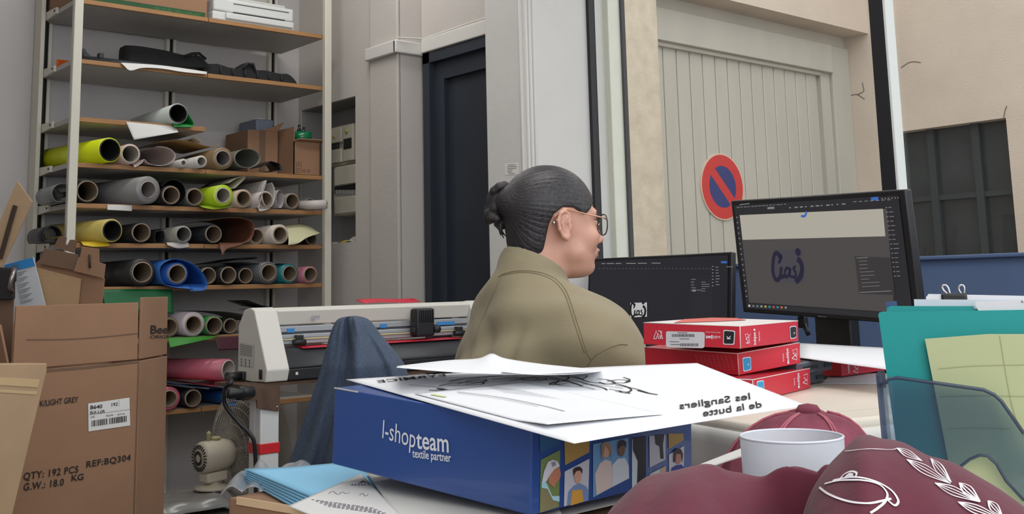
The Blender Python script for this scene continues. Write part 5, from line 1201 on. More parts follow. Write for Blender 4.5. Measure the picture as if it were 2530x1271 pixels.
for pts, w_ in (([(1010, 952), (1050, 956), (1075, 958), (1100, 962)], .0012), ([(1060, 966), (1100, 966), (1080, 962), (1112, 966)], .0035), ([(1085, 956), (1120, 948), (1170, 946), (1195, 948), (1180, 953), (1105, 954)], .0022), ([(1110, 944), (1170, 934), (1240, 930), (1300, 928)], .003), ([(1150, 942), (1210, 932), (1280, 932)], .0022), ([(1285, 938), (1310, 943), (1330, 938), (1300, 936), (1285, 938)], .002), ([(1255, 943), (1290, 938), (1330, 930), (1370, 928)], .0025), ([(1380, 930), (1405, 934), (1395, 942), (1370, 946), (1360, 952), (1400, 950)], .003), ([(1400, 930), (1430, 936), (1450, 944), (1480, 948), (1520, 950), (1550, 958), (1560, 966), (1545, 972), (1530, 968)], .0025), ([(1420, 932), (1450, 930), (1440, 938), (1425, 936)], .002), ([(1500, 944), (1530, 940), (1556, 943), (1540, 948), (1510, 946)], .0028), ([(1505, 963), (1545, 970), (1555, 974), (1520, 968)], .002), ([(1575, 966), (1590, 970), (1606, 974), (1625, 977)], .0034), ([(1365, 948), (1390, 955), (1440, 958), (1470, 964)], .0018), ([(1440, 950), (1500, 956), (1540, 962)], .0016), ([(1360, 938), (1380, 942), (1372, 950)], .0024), ([(1130, 950), (1160, 944), (1200, 940), (1190, 946), (1150, 952)], .0026), ([(1215, 938), (1260, 936), (1310, 934), (1350, 938), (1330, 942)], .003), ([(1345, 932), (1380, 938), (1410, 946), (1440, 956)], .003), ([(1385, 944), (1420, 942), (1450, 950), (1490, 960), (1500, 966)], .0024), ([(1475, 938), (1500, 940), (1520, 948), (1500, 952), (1480, 946)], .0024), ([(1520, 954), (1560, 960), (1600, 972)], .002), ([(1540, 934), (1556, 940), (1545, 946)], .0022)):
    dropstroke(mb, bv1, pts, w_, .0009)
obj('line_drawing', mb, inkb, t)
t2 = thing('document', 'white document with grey lines and a green logo over the near part of the drawing', 'paper', onp(1300, 1000, top0, bz))
D1, D2, D3, D4 = [drop(bv1, *p, .0012)[0] for p in ((1024, 976), (1352, 1062), (1640, 1027), (1290, 947))] if all(drop(bv1, *p)[0] is not None for p in ((1024, 976), (1352, 1062), (1640, 1027), (1290, 947))) else [onp(*p, top0+bz*.004, bz) for p in ((1024, 976), (1352, 1062), (1640, 1027), (1290, 947))]
def s2(u, v):
    p = D1.lerp(D2, u).lerp(D4.lerp(D3, u), v); q = bv1.ray_cast(p+Vector((0, 0, .2)), Vector((0, 0, -1)))
    z = max(p.z, (q[0].z+.0016) if q[0] else p.z); return (p.x, p.y, z+.004*max(0, u-.8)*5*(1-v))
mb = MB(); mb.grid(s2, 24, 20, .0005); od = obj('sheet', mb, mat('bright_paper', (226, 228, 232), .75), t2); bpy.context.view_layer.update(); bv2 = bvh_of(od)
mb = MB()
for i in range(7): dropstroke(mb, bv2, [(1190-i*0+i*9, 952+i*3.2), (1300+i*14, 968+i*3.2)], .0007)
dropstroke(mb, bv2, [(1130, 970), (1240, 984), (1340, 1004), (1395, 1018)], .0016); dropstroke(mb, bv2, [(1130, 973), (1240, 988), (1330, 1006)], .0009)
obj('grey_lines', mb, mat('grey_ink', (120, 120, 130), .8), t2)
mb = MB()
for x, y in ((1035, 984), (1048, 988), (1068, 976), (1078, 978), (1090, 980)): dropstroke(mb, bv2, [(x, y), (x+10, y+3)], .006)
obj('green_logo', mb, mat('pale_green_ink', (196, 210, 150), .8), t2)
mb = MB(); dropstroke(mb, bv2, [(1430, 965), (1462, 972), (1484, 978), (1480, 984)], .0008); dropstroke(mb, bv2, [(1515, 982), (1545, 988), (1575, 1002), (1560, 1004)], .0008); obj('red_scribble', mb, mat('pink_ink', (212, 150, 160), .8), t2)
# loose sheets lying on top
t3 = thing('loose_papers', 'two loose white sheets with a raised peak on top of the drawing', 'paper', DP(1230, 920, 1.5))
ne = catmull([(980, 908), (1130, 920), (1300, 925), (1486, 917)], 8); fe_ = catmull([(981, 905), (1100, 891), (1180, 886), (1215, 874), (1250, 886), (1350, 901), (1486, 914)], 6)
def lp(E, u, d):
    k = u*(len(E)-1); i = min(int(k), len(E)-2); f = k-i; return DP(E[i][0]*(1-f)+E[i+1][0]*f, E[i][1]*(1-f)+E[i+1][1]*f, d)
mb = MB(); mb.grid(lambda u, v: lp(ne, u, 1.405).lerp(lp(fe_, u, 1.55), v), 36, 8, .0006); obj('sheet', mb, mat('bright_paper', (226, 228, 232), .75), t3)
mb = MB(); ne2 = catmull([(1240, 919), (1330, 926), (1420, 924), (1480, 918)], 8); fe2 = catmull([(1240, 915), (1330, 918), (1420, 916), (1484, 914)], 8)
mb.grid(lambda u, v: lp(ne2, u, 1.40).lerp(lp(fe2, u, 1.50), v), 20, 6, .0006); obj('folded_sheet', mb, mat('bright_paper', (226, 228, 232), .75), t3)
# white sheet under the right end of the blue box
mb = MB(); a, b, c_, d2 = AZ(1335, 1290, CZ+.012), AZ(1720, 1200, CZ+.012), AZ(1700, 1160, CZ+.012), AZ(1330, 1180, CZ+.012)
mb.grid(lambda u, v: tuple(a.lerp(b, u).lerp(d2.lerp(c_, u), v)), 6, 6, .0006); tag(obj('paper_sheet', mb, paper_m), 'white sheet showing under the portrait side of the blue box', 'paper')

# ================================================================== WHITE PRINTER, INK BOXES
PZ = .8865
pf, pq = AZ(2000, 1052, PZ), AZ(2170, 1035, PZ); pd = (pq-pf).normalized(); pn = Vector((-pd.y, pd.x, 0))
FL = pf-pd*.055
cream_pl = mat('printer_cream', (222, 214, 200), .38); white_pr = mat('printer_white', (214, 214, 208), .42)
t = thing('wide_printer', 'low white printer with rounded front edge carrying the red ink boxes', 'printer', FL+pd*.28+pn*.26-Vector((0, 0, PZ-TB)))
pc = FL+pd*.29+pn*.265; 
mb = MB(); mb.box((pc.x, pc.y, (TB+.002+PZ-.012)/2), (.58, .53, PZ-.012-TB-.002), pd, pn, (0, 0, 1), bev=.022, seg=4); obj('housing', mb, white_pr, t)
mb = MB(); mb.box((pc.x, pc.y+.0, PZ-.012), (.56, .50, .024), pd, pn, (0, 0, 1), bev=.010, seg=3); obj('top_cover', mb, cream_pl, t)
sx_ = (AZ(2108, 1042, PZ)-FL).dot(pd)
mb = MB(); q = FL+pd*sx_-pn*.0; mb.box((q.x, q.y, (TB+PZ)/2-.02), (.004, .006, PZ-TB-.06), pd, pn, (0, 0, 1), bev=.001, seg=1); obj('panel_seam', mb, mat('seam_grey', (236, 238, 236), .4), t)
mb = MB(); q = FL+pd*(sx_+.09)-pn*.006; mb.box((q.x, q.y, (TB+PZ)/2-.02), (.16, .02, PZ-TB-.05), pd, pn, (0, 0, 1), bev=.008, seg=3); obj('side_cover', mb, mat('cover_grey', (196, 202, 208), .4), t)
mb = MB(); q = FL+pd*.29+pn*.09; mb.box((q.x, q.y, PZ+.0001), (.5, .0015, .0004), pd, pn, (0, 0, 1)); obj('lid_line', mb, mat('lid_line', (188, 178, 164), .5), t)
redm = mat('ink_box_red', (198, 42, 58), .42); redl = mat('ink_box_white', (222, 216, 212), .5); dkred = mat('print_faint', (222, 120, 128), .5)
def Rm(yaw, pt, rl):
    a, b = math.cos(yaw), math.sin(yaw); A = Matrix(((a, -b, 0), (b, a, 0), (0, 0, 1))); a, b = math.cos(pt), math.sin(pt); B = Matrix(((a, 0, b), (0, 1, 0), (-b, 0, a)))
    a, b = math.cos(rl), math.sin(rl); return A @ B @ Matrix(((1, 0, 0), (0, a, -b), (0, b, a)))
def mlogo(mb, fr, P, wd):
    for q in P: stroke(mb, fr, [fr.px(*p) for p in q], wd, .0012, n=1)
def redbox(label, O, yaw, pt, rl, w_, d_, h_, white_top):
    Mx = Rm(yaw, pt, rl); x, y, z = Mx @ Vector((1, 0, 0)), Mx @ Vector((0, 1, 0)), Mx @ Vector((0, 0, 1)); O = Vector(O)
    t = thing('ink_box', label, 'box', O+x*w_/2-y*d_/2, 'red ink cartridge boxes')
    mb = MB(); mb.box(O+x*w_/2-y*d_/2+z*h_/2, (w_, d_, h_), x, y, z, bev=.0012); obj('carton', mb, redm, t)
    fl, fr = boxframes(O, x, y, z, w_, d_)
    mb = MB(); e = .0008
    for a, b in ((O, O+z*h_), (O+z*h_, O+z*h_+x*w_), (O+z*h_, O+z*h_-y*d_)): mb.tube([a, b], e, 5)
    obj('pale_edge', mb, redl, t, label='pale worn edges')
    if white_top: mb = MB(); mb.box(O+x*w_/2-y*d_/2+z*(h_+.0006), (w_-.003, d_-.003, .0006), x, y, z); obj('white_top', mb, redl, t, label='white printed top')
    return t, fl, fr, z
HB = .0355
t, fl_, fr_, zz = redbox('topmost red ink box, white on top with a barcode sticker and a black K mark', (1.446, 1.124, .9725), 1.804, -.030, .005, .178, .249, .036, True)
tf = Frame(Vector((1.446, 1.124, .9725))+zz*.0372, fl_.U, -fr_.U.cross(zz).cross(zz))
mb = MB(); ct = [onp(x, y, tf.O, zz) for x, y in ((1664, 799), (1690, 790), (1760, 786), (1820, 787), (1845, 792), (1760, 796))]; mb.quad([p+zz*.0006 for p in ct]); obj('red_swoosh', mb, mat('swoosh_red', (206, 92, 84), .5), t)
mb = MB(); mlogo(mb, fl_, [[(1616, 837), (1622, 817), (1628, 837), (1632, 837), (1636, 820), (1627, 818)], [(1616, 837), (1622, 838), (1627, 824), (1633, 836), (1638, 838), (1632, 817)]], .0014); mlogo(mb, fr_, [[(1841, 848), (1851, 848), (1846, 826), (1839, 826), (1846, 846)], [(1841, 840), (1852, 826), (1846, 850)]], .0014); obj('maker_logo', mb, pwht, t)
mb = MB()
def rrect(mb, fr, pts, d): poly(mb, fr, [fr.px(*p) for p in pts], d)
rrect(mb, fl_, [(1646, 821), (1646, 856), (1650, 858.5), (1736, 861), (1741, 858), (1742, 824), (1738, 821), (1650, 819)], .0009); sticker = obj('barcode_sticker', mb, mat('sticker_grey', (206, 206, 210), .5), t)
mb = MB(); random.seed(11); x = 1661
while x < 1717: q = random.choice((1, 1.5, 2.2)); rrect(mb, fl_, [(x, 826), (x, 833), (x+q, 833), (x+q, 826)], .0013); x += q+random.choice((1, 1.5))
x = 1682
while x < 1724: q = random.choice((1, 1.5, 2.2)); rrect(mb, fl_, [(x, 849), (x, 856), (x+q, 856), (x+q, 849)], .0013); x += q+random.choice((1, 1.5))
for y_, x_ in ((822, 1675), (837, 1680), (844, 1655), (851, 1658)): rrect(mb, fl_, [(x_, y_), (x_, y_+1.4), (x_+24, y_+1.8), (x_+24, y_+.4)], .0013)
obj('barcode', mb, mat('grey_ink2', (80, 80, 86), .7), sticker)
def updown(mb, fr, s_, x0, y0, x1, y1, hpx, **k):
    """lettering printed upside down: starts at the right photo point and runs left"""
    ptxt(mb, fr, s_, x0, y0, x1, y1, -hpx, **k)
def uptext(mb, fr, s_, xr, yr, xl, hpx, bold=0., d=.0012):
    a = fr.px(xr, yr); b = fr.px(xl, yr); c_ = fr.px(xr, yr+hpx); h = abs(c_[1]-a[1]); L = abs(a[0]-b[0])
    cu = bpy.data.curves.new('t', 'FONT'); cu.body = s_; cu.size = h/.70; o = bpy.data.objects.new('t', cu); C.objects.link(o); bpy.context.view_layer.update(); wd = o.dimensions.x; bpy.data.objects.remove(o); bpy.data.curves.remove(cu)
    text(mb, fr, s_, a[0], a[1], h, d, 'LEFT', bold, L/wd, math.pi)
mb = MB(); uptext(mb, fl_, 'subli', 1781, 831, 1762, 8); uptext(mb, fl_, 'jet', 1761, 831, 1744, 8, .05); uptext(mb, fl_, 'VIRTUOSO INKS', 1781, 821, 1744, 2.6); obj('upside_down_lettering', mb, pwht, t)
def sidetext(mb, fr, s_, x, y0, y1, hpx, bold=0., d=.0012):
    """lettering running down the face"""
    a = fr.px(x, y0); b = fr.px(x, y1); c_ = fr.px(x+hpx, y0); h = abs(c_[0]-a[0]); L = abs(a[1]-b[1])
    cu = bpy.data.curves.new('t', 'FONT'); cu.body = s_; cu.size = h/.70; o = bpy.data.objects.new('t', cu); C.objects.link(o); bpy.context.view_layer.update(); wd = o.dimensions.x; bpy.data.objects.remove(o); bpy.data.curves.remove(cu)
    text(mb, fr, s_, b[0], b[1], h, d, 'LEFT', bold, L/wd, math.pi/2)
mb = MB(); sidetext(mb, fr_, 'inkjet', 1866, 822, 853, 6, .03); sidetext(mb, fr_, 'SUBLIMATION', 1876, 820, 844, 3); rrect(mb, fr_, [(1860, 813), (1860, 818), (1864, 818), (1864, 813)], .0012); obj('lettering', mb, pwht, t)
kblk = mat('mark_black', (34, 34, 38), .4); cyn = mat('mark_cyan', (42, 154, 206), .4)
def badge(t, fr, pts, m, ch, cx, cy, hpx):
    cxm, cym = sum(p[0] for p in pts)/len(pts), sum(p[1] for p in pts)/len(pts)
    def grow(k): return [fr.px(cxm+(p[0]-cxm)*k, cym+(p[1]-cym)*k) for p in pts]
    mb = MB(); poly(mb, fr, grow(1.0), .0009); b = obj('mark_border', mb, pwht, t)
    mb = MB(); poly(mb, fr, grow(.86), .0014); obj('colour_mark', mb, m, b)
    mb = MB(); a = fr.px(cx, cy); h = abs(fr.px(cx, cy-hpx)[1]-a[1]); text(mb, fr, ch, a[0], a[1], h, .002, 'CENTER', .04, .9, -math.pi/2 if False else math.pi/2); obj('mark_letter', mb, pwht, b)
badge(t, fl_, [(1788, 817), (1787, 849), (1790, 852), (1812, 852.5), (1815, 850), (1817, 820), (1814, 817.5), (1792, 815.5)], kblk, 'K', 1806, 835, 10)
badge(t, fr_, [(1950, 809), (1951, 835), (1954, 838.5), (1964, 836), (1967, 833), (1966.5, 808), (1963, 805.5), (1953, 806.5)], kblk, 'K', 1961, 823, 7)
t, fl_, fr_, zz = redbox('middle red ink box of the stack, with a cyan C mark', (1.501, 1.173, .9245), 1.574, -.026, -.05, .21, .178, .036, False)
badge(t, fr_, [(1833, 886), (1835, 917), (1838, 919), (1853, 915), (1855, 912), (1854, 884), (1851, 882), (1837, 883.5)], cyn, 'c', 1848, 901, 8)
mb = MB(); mlogo(mb, fr_, [[(1955, 886), (1967, 890), (1968, 862), (1956, 866), (1966, 876), (1955, 886)], [(1957, 872), (1966, 882)]], .0014); obj('maker_logo', mb, pwht, t)
mb = MB(); sidetext(mb, fr_, 'sublijet', 1948, 861, 893, 6, .02); rrect(mb, fr_, [(1944, 894), (1944, 900), (1948, 899), (1948, 893)], .0012); sidetext(mb, fr_, 'VIRTUOSO INK', 1936, 874, 894, 3); obj('lettering', mb, pwht, t)
mb = MB()
for i in range(8):
    for j in range(9): x = 1716+i*1.5+j*10.5; y = 876+i*4.6-.0*j+.12*(x-1716)*.45; rrect(mb, fl_, [(x, y), (x, y+1.1), (x+7.5, y+1.5), (x+7.5, y+.4)], .001)
obj('small_print', mb, dkred, t)
t, fl_, fr_, zz = redbox('lowest red ink box of the stack, shifted right, with a cyan C mark', (1.464, 1.118, .8880), 1.814, -.020, .003, .178, .258, .0345, False)
badge(t, fr_, [(1868, 945), (1869, 973), (1871, 975), (1886, 972), (1888, 969), (1886, 942), (1883, 940), (1871, 942)], cyn, 'c', 1880, 959, 8)
mb = MB(); mlogo(mb, fr_, [[(1982, 946), (1993, 950), (1994, 924), (1983, 928), (1992, 938), (1982, 946)], [(1984, 933), (1992, 942)]], .0014); obj('maker_logo', mb, pwht, t)
mb = MB(); sidetext(mb, fr_, 'sublijet', 1974, 922, 952, 6, .02); rrect(mb, fr_, [(1970, 954), (1970, 960), (1974, 959), (1974, 953)], .0012); sidetext(mb, fr_, 'VIRTUOSO INK', 1963, 934, 953, 3); obj('lettering', mb, pwht, t)
# grey cartridges behind, far red box and white sheets
cgy = mat('cartridge_grey', (84, 88, 98), .35); cdk = mat('cartridge_dark', (38, 40, 46), .4)
qd = Vector((math.cos(R_(10)), math.sin(R_(10)), 0)); qn = Vector((-qd.y, qd.x, 0))
for k, (x, y, zz_, lab) in enumerate(((2036, 944, PZ+.0012, 'lower grey ink cartridge behind the red box stack'), (2056, 914, PZ+.0245, 'upper grey ink cartridge behind the red box stack'))):
    e = AZ(x, y, zz_); t = thing('ink_cartridge', lab, 'cartridge', e-qd*.07, 'grey ink cartridges')
    mb = MB(); c_ = e-qd*.075+qn*.03+Vector((0, 0, .011)); mb.box(c_, (.15, .06, .022), qd, qn, (0, 0, 1), bev=.003); obj('body', mb, cgy, t)
    mb = MB(); mb.box(c_-qn*.0305+qd*.055, (.03, .002, .008), qd, qn, (0, 0, 1)); mb.box(c_-qn*.0305-qd*.02, (.06, .002, .006), qd, qn, (0, 0, 1)); mb.box(c_+qd*.0755, (.002, .03, .008), qd, qn, (0, 0, 1)); obj('slot', mb, cdk, t)
    mb = MB(); mb.box(c_+Vector((0, 0, .0115)), (.12, .045, .001), qd, qn, (0, 0, 1)); obj('top_label', mb, cdk, t)
e = AZ(2080, 932, PZ+.0035); yv = R_(2); ud = Vector((math.cos(yv), math.sin(yv), 0)); un = Vector((-ud.y, ud.x, 0))
t = thing('ink_box', 'red ink box lying behind the stack under a white sheet', 'box', e+ud*.1+un*.08, 'red ink cartridge boxes')
lu = (AZ(2046, 920, PZ+.0035)-e)
mb = MB(); mb.box(e+ud*.11+un*.08+Vector((0, 0, .018)), (.22, .16, .034), ud, un, (0, 0, 1), bev=.0012); obj('carton', mb, redm, t)
f9 = Frame(e, ud, (0, 0, 1)); mb = MB(); mlogo(mb, f9, [[(2106, 918), (2118, 922), (2119, 896), (2107, 900), (2117, 910), (2106, 918)], [(2108, 905), (2117, 914)]], .0014); sidetext(mb, f9, 'sublijet', 2098, 897, 922, 5, .02); obj('lettering', mb, pwht, t)
o = flat_paper('paper_sheet', 'white sheet lying flat on the printer behind the red box', [(2030, 948), (2176, 950), (2215, 925), (2060, 918)], PZ+.0012, mat('bright_paper', (226, 228, 232), .75))
mb = MB(); W = [AZ(1976, 884, PZ+.0515), AZ(2230, 918, PZ+.043), AZ(2230, 862, PZ+.043), AZ(1976, 848, PZ+.0515)]
mb.grid(lambda u, v: tuple(W[0].lerp(W[1], u).lerp(W[3].lerp(W[2], u), v)), 8, 8, .0008); tag(obj('paper_sheet', mb, mat('bright_paper', (226, 228, 232), .75)), 'white sheet resting over the cartridges and the far red box', 'paper')

# ================================================================== TRANSPARENT FILE HOLDER WITH TEAL FOLDERS
HO = DP(2185, 1100, 1.30); hh = R_(49.2-18-90-3); hu = Vector((math.cos(hh), math.sin(hh), 0)); hn_ = Vector((0, 0, 1)).cross(hu)
def HF_(d): return Frame(HO+(-Frame(HO, hu, (0, 0, 1)).N)*d, hu, (0, 0, 1))
def cardf(fr, pts, th, bottom=None, m=None, n=6, bev=0.):
    P = [fr.px(*p) for p in pts]
    if bottom is not None: P = P+[(P[-1][0]+(0), bottom-fr.O.z), (P[0][0]+(0), bottom-fr.O.z)]
    mb = MB(); mb.prism(P, fr.O, fr.U, fr.V, -fr.N*th, bev=bev); return mb
teal = mat('teal_card', (10, 148, 146), .5); 
t = thing('file_holder', 'transparent smoky magazine file holding teal folders at the right edge', 'file holder', HO-Vector((0, 0, HO.z-TB)))
F0 = HF_(0); holder_m = clear('smoky_plastic', (.66, .73, .80), alpha=.08, rough=.05, col=(150, 170, 190))
front = [(2172, 952), (2183, 948), (2196, 938), (2215, 934), (2260, 940), (2380, 957), (2430, 964), (2456, 976), (2474, 992), (2530, 1072), (2700, 1330), (2640, 1380), (2530, 1238), (2486, 1190), (2462, 1148), (2440, 1128), (2420, 1126), (2396, 1136), (2330, 1188), (2290, 1225), (2240, 1290), (2210, 1330)]
P = [F0.px(*p) for p in front]
mb = MB(); mb.prism(P, F0.O, F0.U, F0.V, -F0.N*.0025); obj('front_panel', mb, holder_m, t)
mb = MB()
for seq, r_ in ((front[:10], .0022), (front[12:20], .0018)): mb.tube([F0.p(*F0.px(*p), -.001) for p in seq], r_, 8)
obj('rolled_edge', mb, clear('smoky_edge', (.42, .48, .58), alpha=.25, rough=.1, col=(90, 100, 130)), t)
a = F0.px(2172, 952); b = F0.px(2210, 1330)
mb = MB(); mb.prism([(a[0]-.003, a[1]+.012), (a[0]+.004, a[1]+.01), (b[0]+.004, TB+.002-F0.O.z), (b[0]-.003, TB+.002-F0.O.z)], F0.O, F0.U, F0.V, -F0.N*.08); mb.prism([(b[0], TB+.0015-F0.O.z), (b[0]+.24, TB+.0015-F0.O.z), (b[0]+.24, TB+.004-F0.O.z), (b[0], TB+.004-F0.O.z)], F0.O, F0.U, F0.V, -F0.N*.08); obj('side_and_base', mb, clear('smoky_edge', (.42, .48, .58), alpha=.25, rough=.1, col=(90, 100, 130)), t)
F1 = HF_(.028); bt = TB+.006
tag(obj('folder', cardf(F1, [(2216, 1110), (2172, 790), (2170, 780), (2172, 773), (2180, 771), (2420, 768), (2640, 764), (2660, 1110)], .003, bt), teal), 'front teal folder with a rounded corner in the transparent holder', 'folder')
F2 = HF_(.036)
tag(obj('folder', cardf(F2, [(2230, 1110), (2190, 770), (2192, 761), (2200, 757), (2404, 757), (2408, 764), (2640, 762), (2650, 1110)], .004, bt), teal), 'rear teal folder rising just above the front teal folder', 'folder')
Fy = HF_(.0185)
tag(obj('green_paper', cardf(Fy, [(2362, 1240), (2285, 838), (2440, 826), (2640, 826), (2700, 1240)], .0012, bt), mat('yellow_green_paper', (182, 190, 146), .8, var=.03, vscale=3)), 'pale yellow green folded paper standing before the teal folder', 'paper')
mb = MB(); 
for pts in ([(2318, 912), (2400, 905), (2530, 902)], [(2322, 980), (2420, 978), (2530, 980)], [(2470, 830), (2500, 1000), (2530, 1080)], [(2340, 1060), (2420, 1058), (2500, 1060)]): stroke(mb, Fy, [Fy.px(*p) for p in pts], .0011, .0006)
obj('fold_line', mb, mat('fold_shade', (166, 168, 126), .8), [o for o in C.objects if o.name.startswith('green_paper')][0])
F3 = HF_(.05)
tag(obj('paper_sheet', cardf(F3, [(2280, 1100), (2258, 740), (2400, 741), (2640, 744), (2660, 1100)], .001, bt), mat('clear_sleeve_white', (204, 214, 224), .4)), 'white paper in a sleeve standing behind the teal folders, nearest one', 'paper')
F4_ = HF_(.06)
tag(obj('paper_sheet', cardf(F4_, [(2300, 1100), (2288, 735), (2294, 727), (2640, 734), (2660, 1100)], .006, bt), mat('bright_paper', (226, 228, 232), .75)), 'white papers held by a binder clip behind the teal folders', 'paper')
F5 = HF_(.031)
t = thing('plastic_sleeve', 'clear ribbed sleeve edge sticking out right above the teal folders', 'sleeve', F5.p(*F5.px(2450, 800)))
obj('sleeve', cardf(F5, [(2420, 800), (2416, 766), (2408, 752), (2412, 745), (2640, 741), (2660, 800)], .0035, bt), mat('sleeve_white', (214, 216, 220), .25, coat=.3), t)
mb = MB(); ptxt(mb, F5, 'L', 2523, 748, 2530, 748, 5, .02); obj('printed_text', mb, ink, t)
t = thing('binder_clip', 'silver binder clip with two loops on the white papers by the blue wall', 'clip', F4_.p(*F4_.px(2358, 728)))
for x in (2340, 2374):
    mb = MB(); s_ = 1 if x > 2350 else -1
    mb.tube([F4_.p(*F4_.px(*p), -.003) for p in catmull([(x+4, 730), (x-6+s_*2, 718), (x-8+s_*4, 708), (x+s_*4, 705), (x+6+s_*3, 712), (x+8, 730)], 6)], .0011, 8); obj('wire_loop', mb, mat('clip_silver', (210, 208, 204), .25, .8), t)
mb = MB(); q = F4_.px(2357, 731); mb.box(F4_.p(q[0], q[1]-.004, -.003), (.03, .014, .012), F4_.U, F4_.V, F4_.N, bev=.003); obj('clip_body', mb, pdk, t)
F6 = HF_(.07)
tag(obj('blue_tab', cardf(F6, [(2194, 800), (2188, 748), (2215, 744), (2222, 800)], .002, bt), mat('tab_blue', (52, 82, 124), .5)), 'dark blue tab standing at the left behind the teal folders', 'tab')

# ================================================================== MUG, CAP, MAROON CLOTHES
vr = Vector((math.sin(R_(37)), -math.cos(R_(37)), 0)); vf = Vector((math.cos(R_(37)), math.sin(R_(37)), 0))
mp = DP(1955, 1075, .885); mr = 125/2690*.885; mz = mp.z; MB0 = mz-.098
t = thing('frosted_glass_mug', 'frosted white glass tumbler standing among the maroon clothes', 'glass', (mp.x, mp.y, MB0))
frost = bpy.data.materials.new('frosted_glass'); frost.use_nodes = True; b = frost.node_tree.nodes['Principled BSDF']; b.inputs['Base Color'].default_value = (.80, .83, .88, 1); b.inputs['Roughness'].default_value = .55; b.inputs['Transmission Weight'].default_value = .55; b.inputs['IOR'].default_value = 1.3
mb = MB(); mb.lathe([(0, 0), (mr*.86, 0), (mr*.92, .004), (mr*.97, .05), (mr, .094), (mr*.995, .097), (mr*.975, .098), (mr*.955, .095), (mr*.93, .05), (mr*.88, .009), (0, .007)], (mp.x, mp.y, MB0), (0, 0, 1), 56); obj('tumbler', mb, frost, t)
mb = MB(); mb.tube([(mp.x+mr*.985*math.cos(2*math.pi*i/56), mp.y+mr*.985*math.sin(2*math.pi*i/56), mz-.001) for i in range(56)], .0011, 8, closed=True); obj('rim', mb, mat('frosted_rim', (206, 210, 222), .3), t)
# clothes pile under the mug so that it stands on cloth
maroon = mat('maroon_fleece', (92, 32, 50), .95, var=.05, vscale=40, bump=.35, bscale=16, sheen=.08)
maroon2 = mat('maroon_fleece_front', (88, 30, 47), .95, var=.05, vscale=40, bump=.35, bscale=16, sheen=.08)
lbase = MB0-.0015
mb = MB()
def padf(u, v):
    a, b2 = (u-.5)*2, (v-.5)*2; r = max(abs(a), abs(b2)); p = Vector((mp.x, mp.y, 0))+vr*(a*.08)+vf*(b2*.046+.004)
    return (p.x, p.y, TB+.006+(lbase-TB-.006)*(1-max(0, r-.72)/.28 if r > .72 else 1))
mb.grid(padf, 24, 24, .003); tag(obj('folded_sweatshirt', mb, maroon), 'folded maroon sweatshirt under the frosted glass', 'sweatshirt')
random.seed(4)
def px_curve(P, n=10): return catmull(P, n)
def cloth(crest, d0, name, label, m, front=.26, back=.10, folds=(), lean=.0, droop=1.25, nv=60):
    """soft cloth heap: crest follows photo points at distance d0 (or per-point), falls to the front and back; rides down to the table"""
    Cq = px_curve([c[:2] for c in crest], 12); Dq = [q[0] for q in px_curve([(c[2] if len(c) > 2 else d0, 0) for c in crest], 12)]
    W = [DP(x, y, d) for (x, y), d in zip(Cq, Dq)]; n = len(W)-1
    def fn(u, v):
        k = u*n; i = min(int(k), n-1); p = W[i].lerp(W[i+1], k-i)
        b2 = (v-.3)/.7 if v > .3 else (v-.3)/.3      # -1 back .. 0 crest .. 1 front
        zt = p.z-TB-.004
        if b2 >= 0: off = -vf*((front(u) if callable(front) else front)*b2); fall = zt*(1-math.cos(min(1, b2)*math.pi*.5))**droop
        else: off = vf*(back*-b2); fall = zt*(1-math.cos(-b2*math.pi*.5))**.9
        z = p.z-fall; q = p+off
        hgt = 0
        for (u0, v0, du, dv, amp, ang) in folds:
            cu_, cv_ = u-u0, v-v0; a = cu_*math.cos(ang)+cv_*math.sin(ang)*.6; c_ = -cu_*math.sin(ang)+cv_*math.cos(ang)*.6
            hgt += amp*math.exp(-(a/du)**2-(c_/dv)**2)
        edge = min(1, max(0, (b2+1)*4))*min(1, max(0, (1-b2)*4))
        return (q.x, q.y, max(TB+.003, z+hgt*edge))
    mb = MB(); mb.grid(fn, 96, nv, .003); o = obj(name, mb, m); return tag(o, label, 'sweatshirt')
cl1 = cloth([(1500, 1292, .80), (1530, 1250, .81), (1590, 1206, .82), (1660, 1181, .82), (1760, 1175, .82), (1822, 1178, .82), (1880, 1188, .81), (1940, 1178, .80), (2010, 1163, .80), (2050, 1168, .805), (2072, 1180, .81)], .81, 'maroon_sweatshirt', 'plain maroon sweatshirt heaped in front of the frosted glass', maroon,
            folds=((.36, .45, .05, .25, .006, .25), (.68, .72, .06, .30, -.010, .5), (.80, .60, .035, .3, .005, .5), (.46, .60, .04, .3, -.005, -.5), (.31, .5, .05, .3, .004, .4), (.64, .50, .05, .25, .006, .6), (.2, .5, .06, .3, .004, .2)), front=lambda u: .30-.285*(lambda k: k*k*(3-2*k))(min(1, max(0, (u-.34)/.36))), back=.02)
cl2 = cloth([(1985, 1310, .74), (2010, 1230, .745), (2050, 1165, .75), (2095, 1122, .76), (2150, 1100, .77), (2200, 1097, .775), (2260, 1108, .775), (2330, 1140, .77), (2400, 1180, .765), (2470, 1222, .76), (2540, 1275, .75), (2600, 1330, .74)], .76, 'printed_sweatshirt', 'maroon sweatshirt printed with white leaves and a line drawing, at the bottom right', maroon2,
            folds=((.30, .5, .05, .3, .006, .3), (.62, .55, .06, .3, -.006, -.3)), front=.26, back=.012, droop=1.35)
bpy.context.view_layer.update(); bvc = bvh_of(cl2)
wp_ = mat('white_print', (226, 222, 228), .7)
mb = MB()
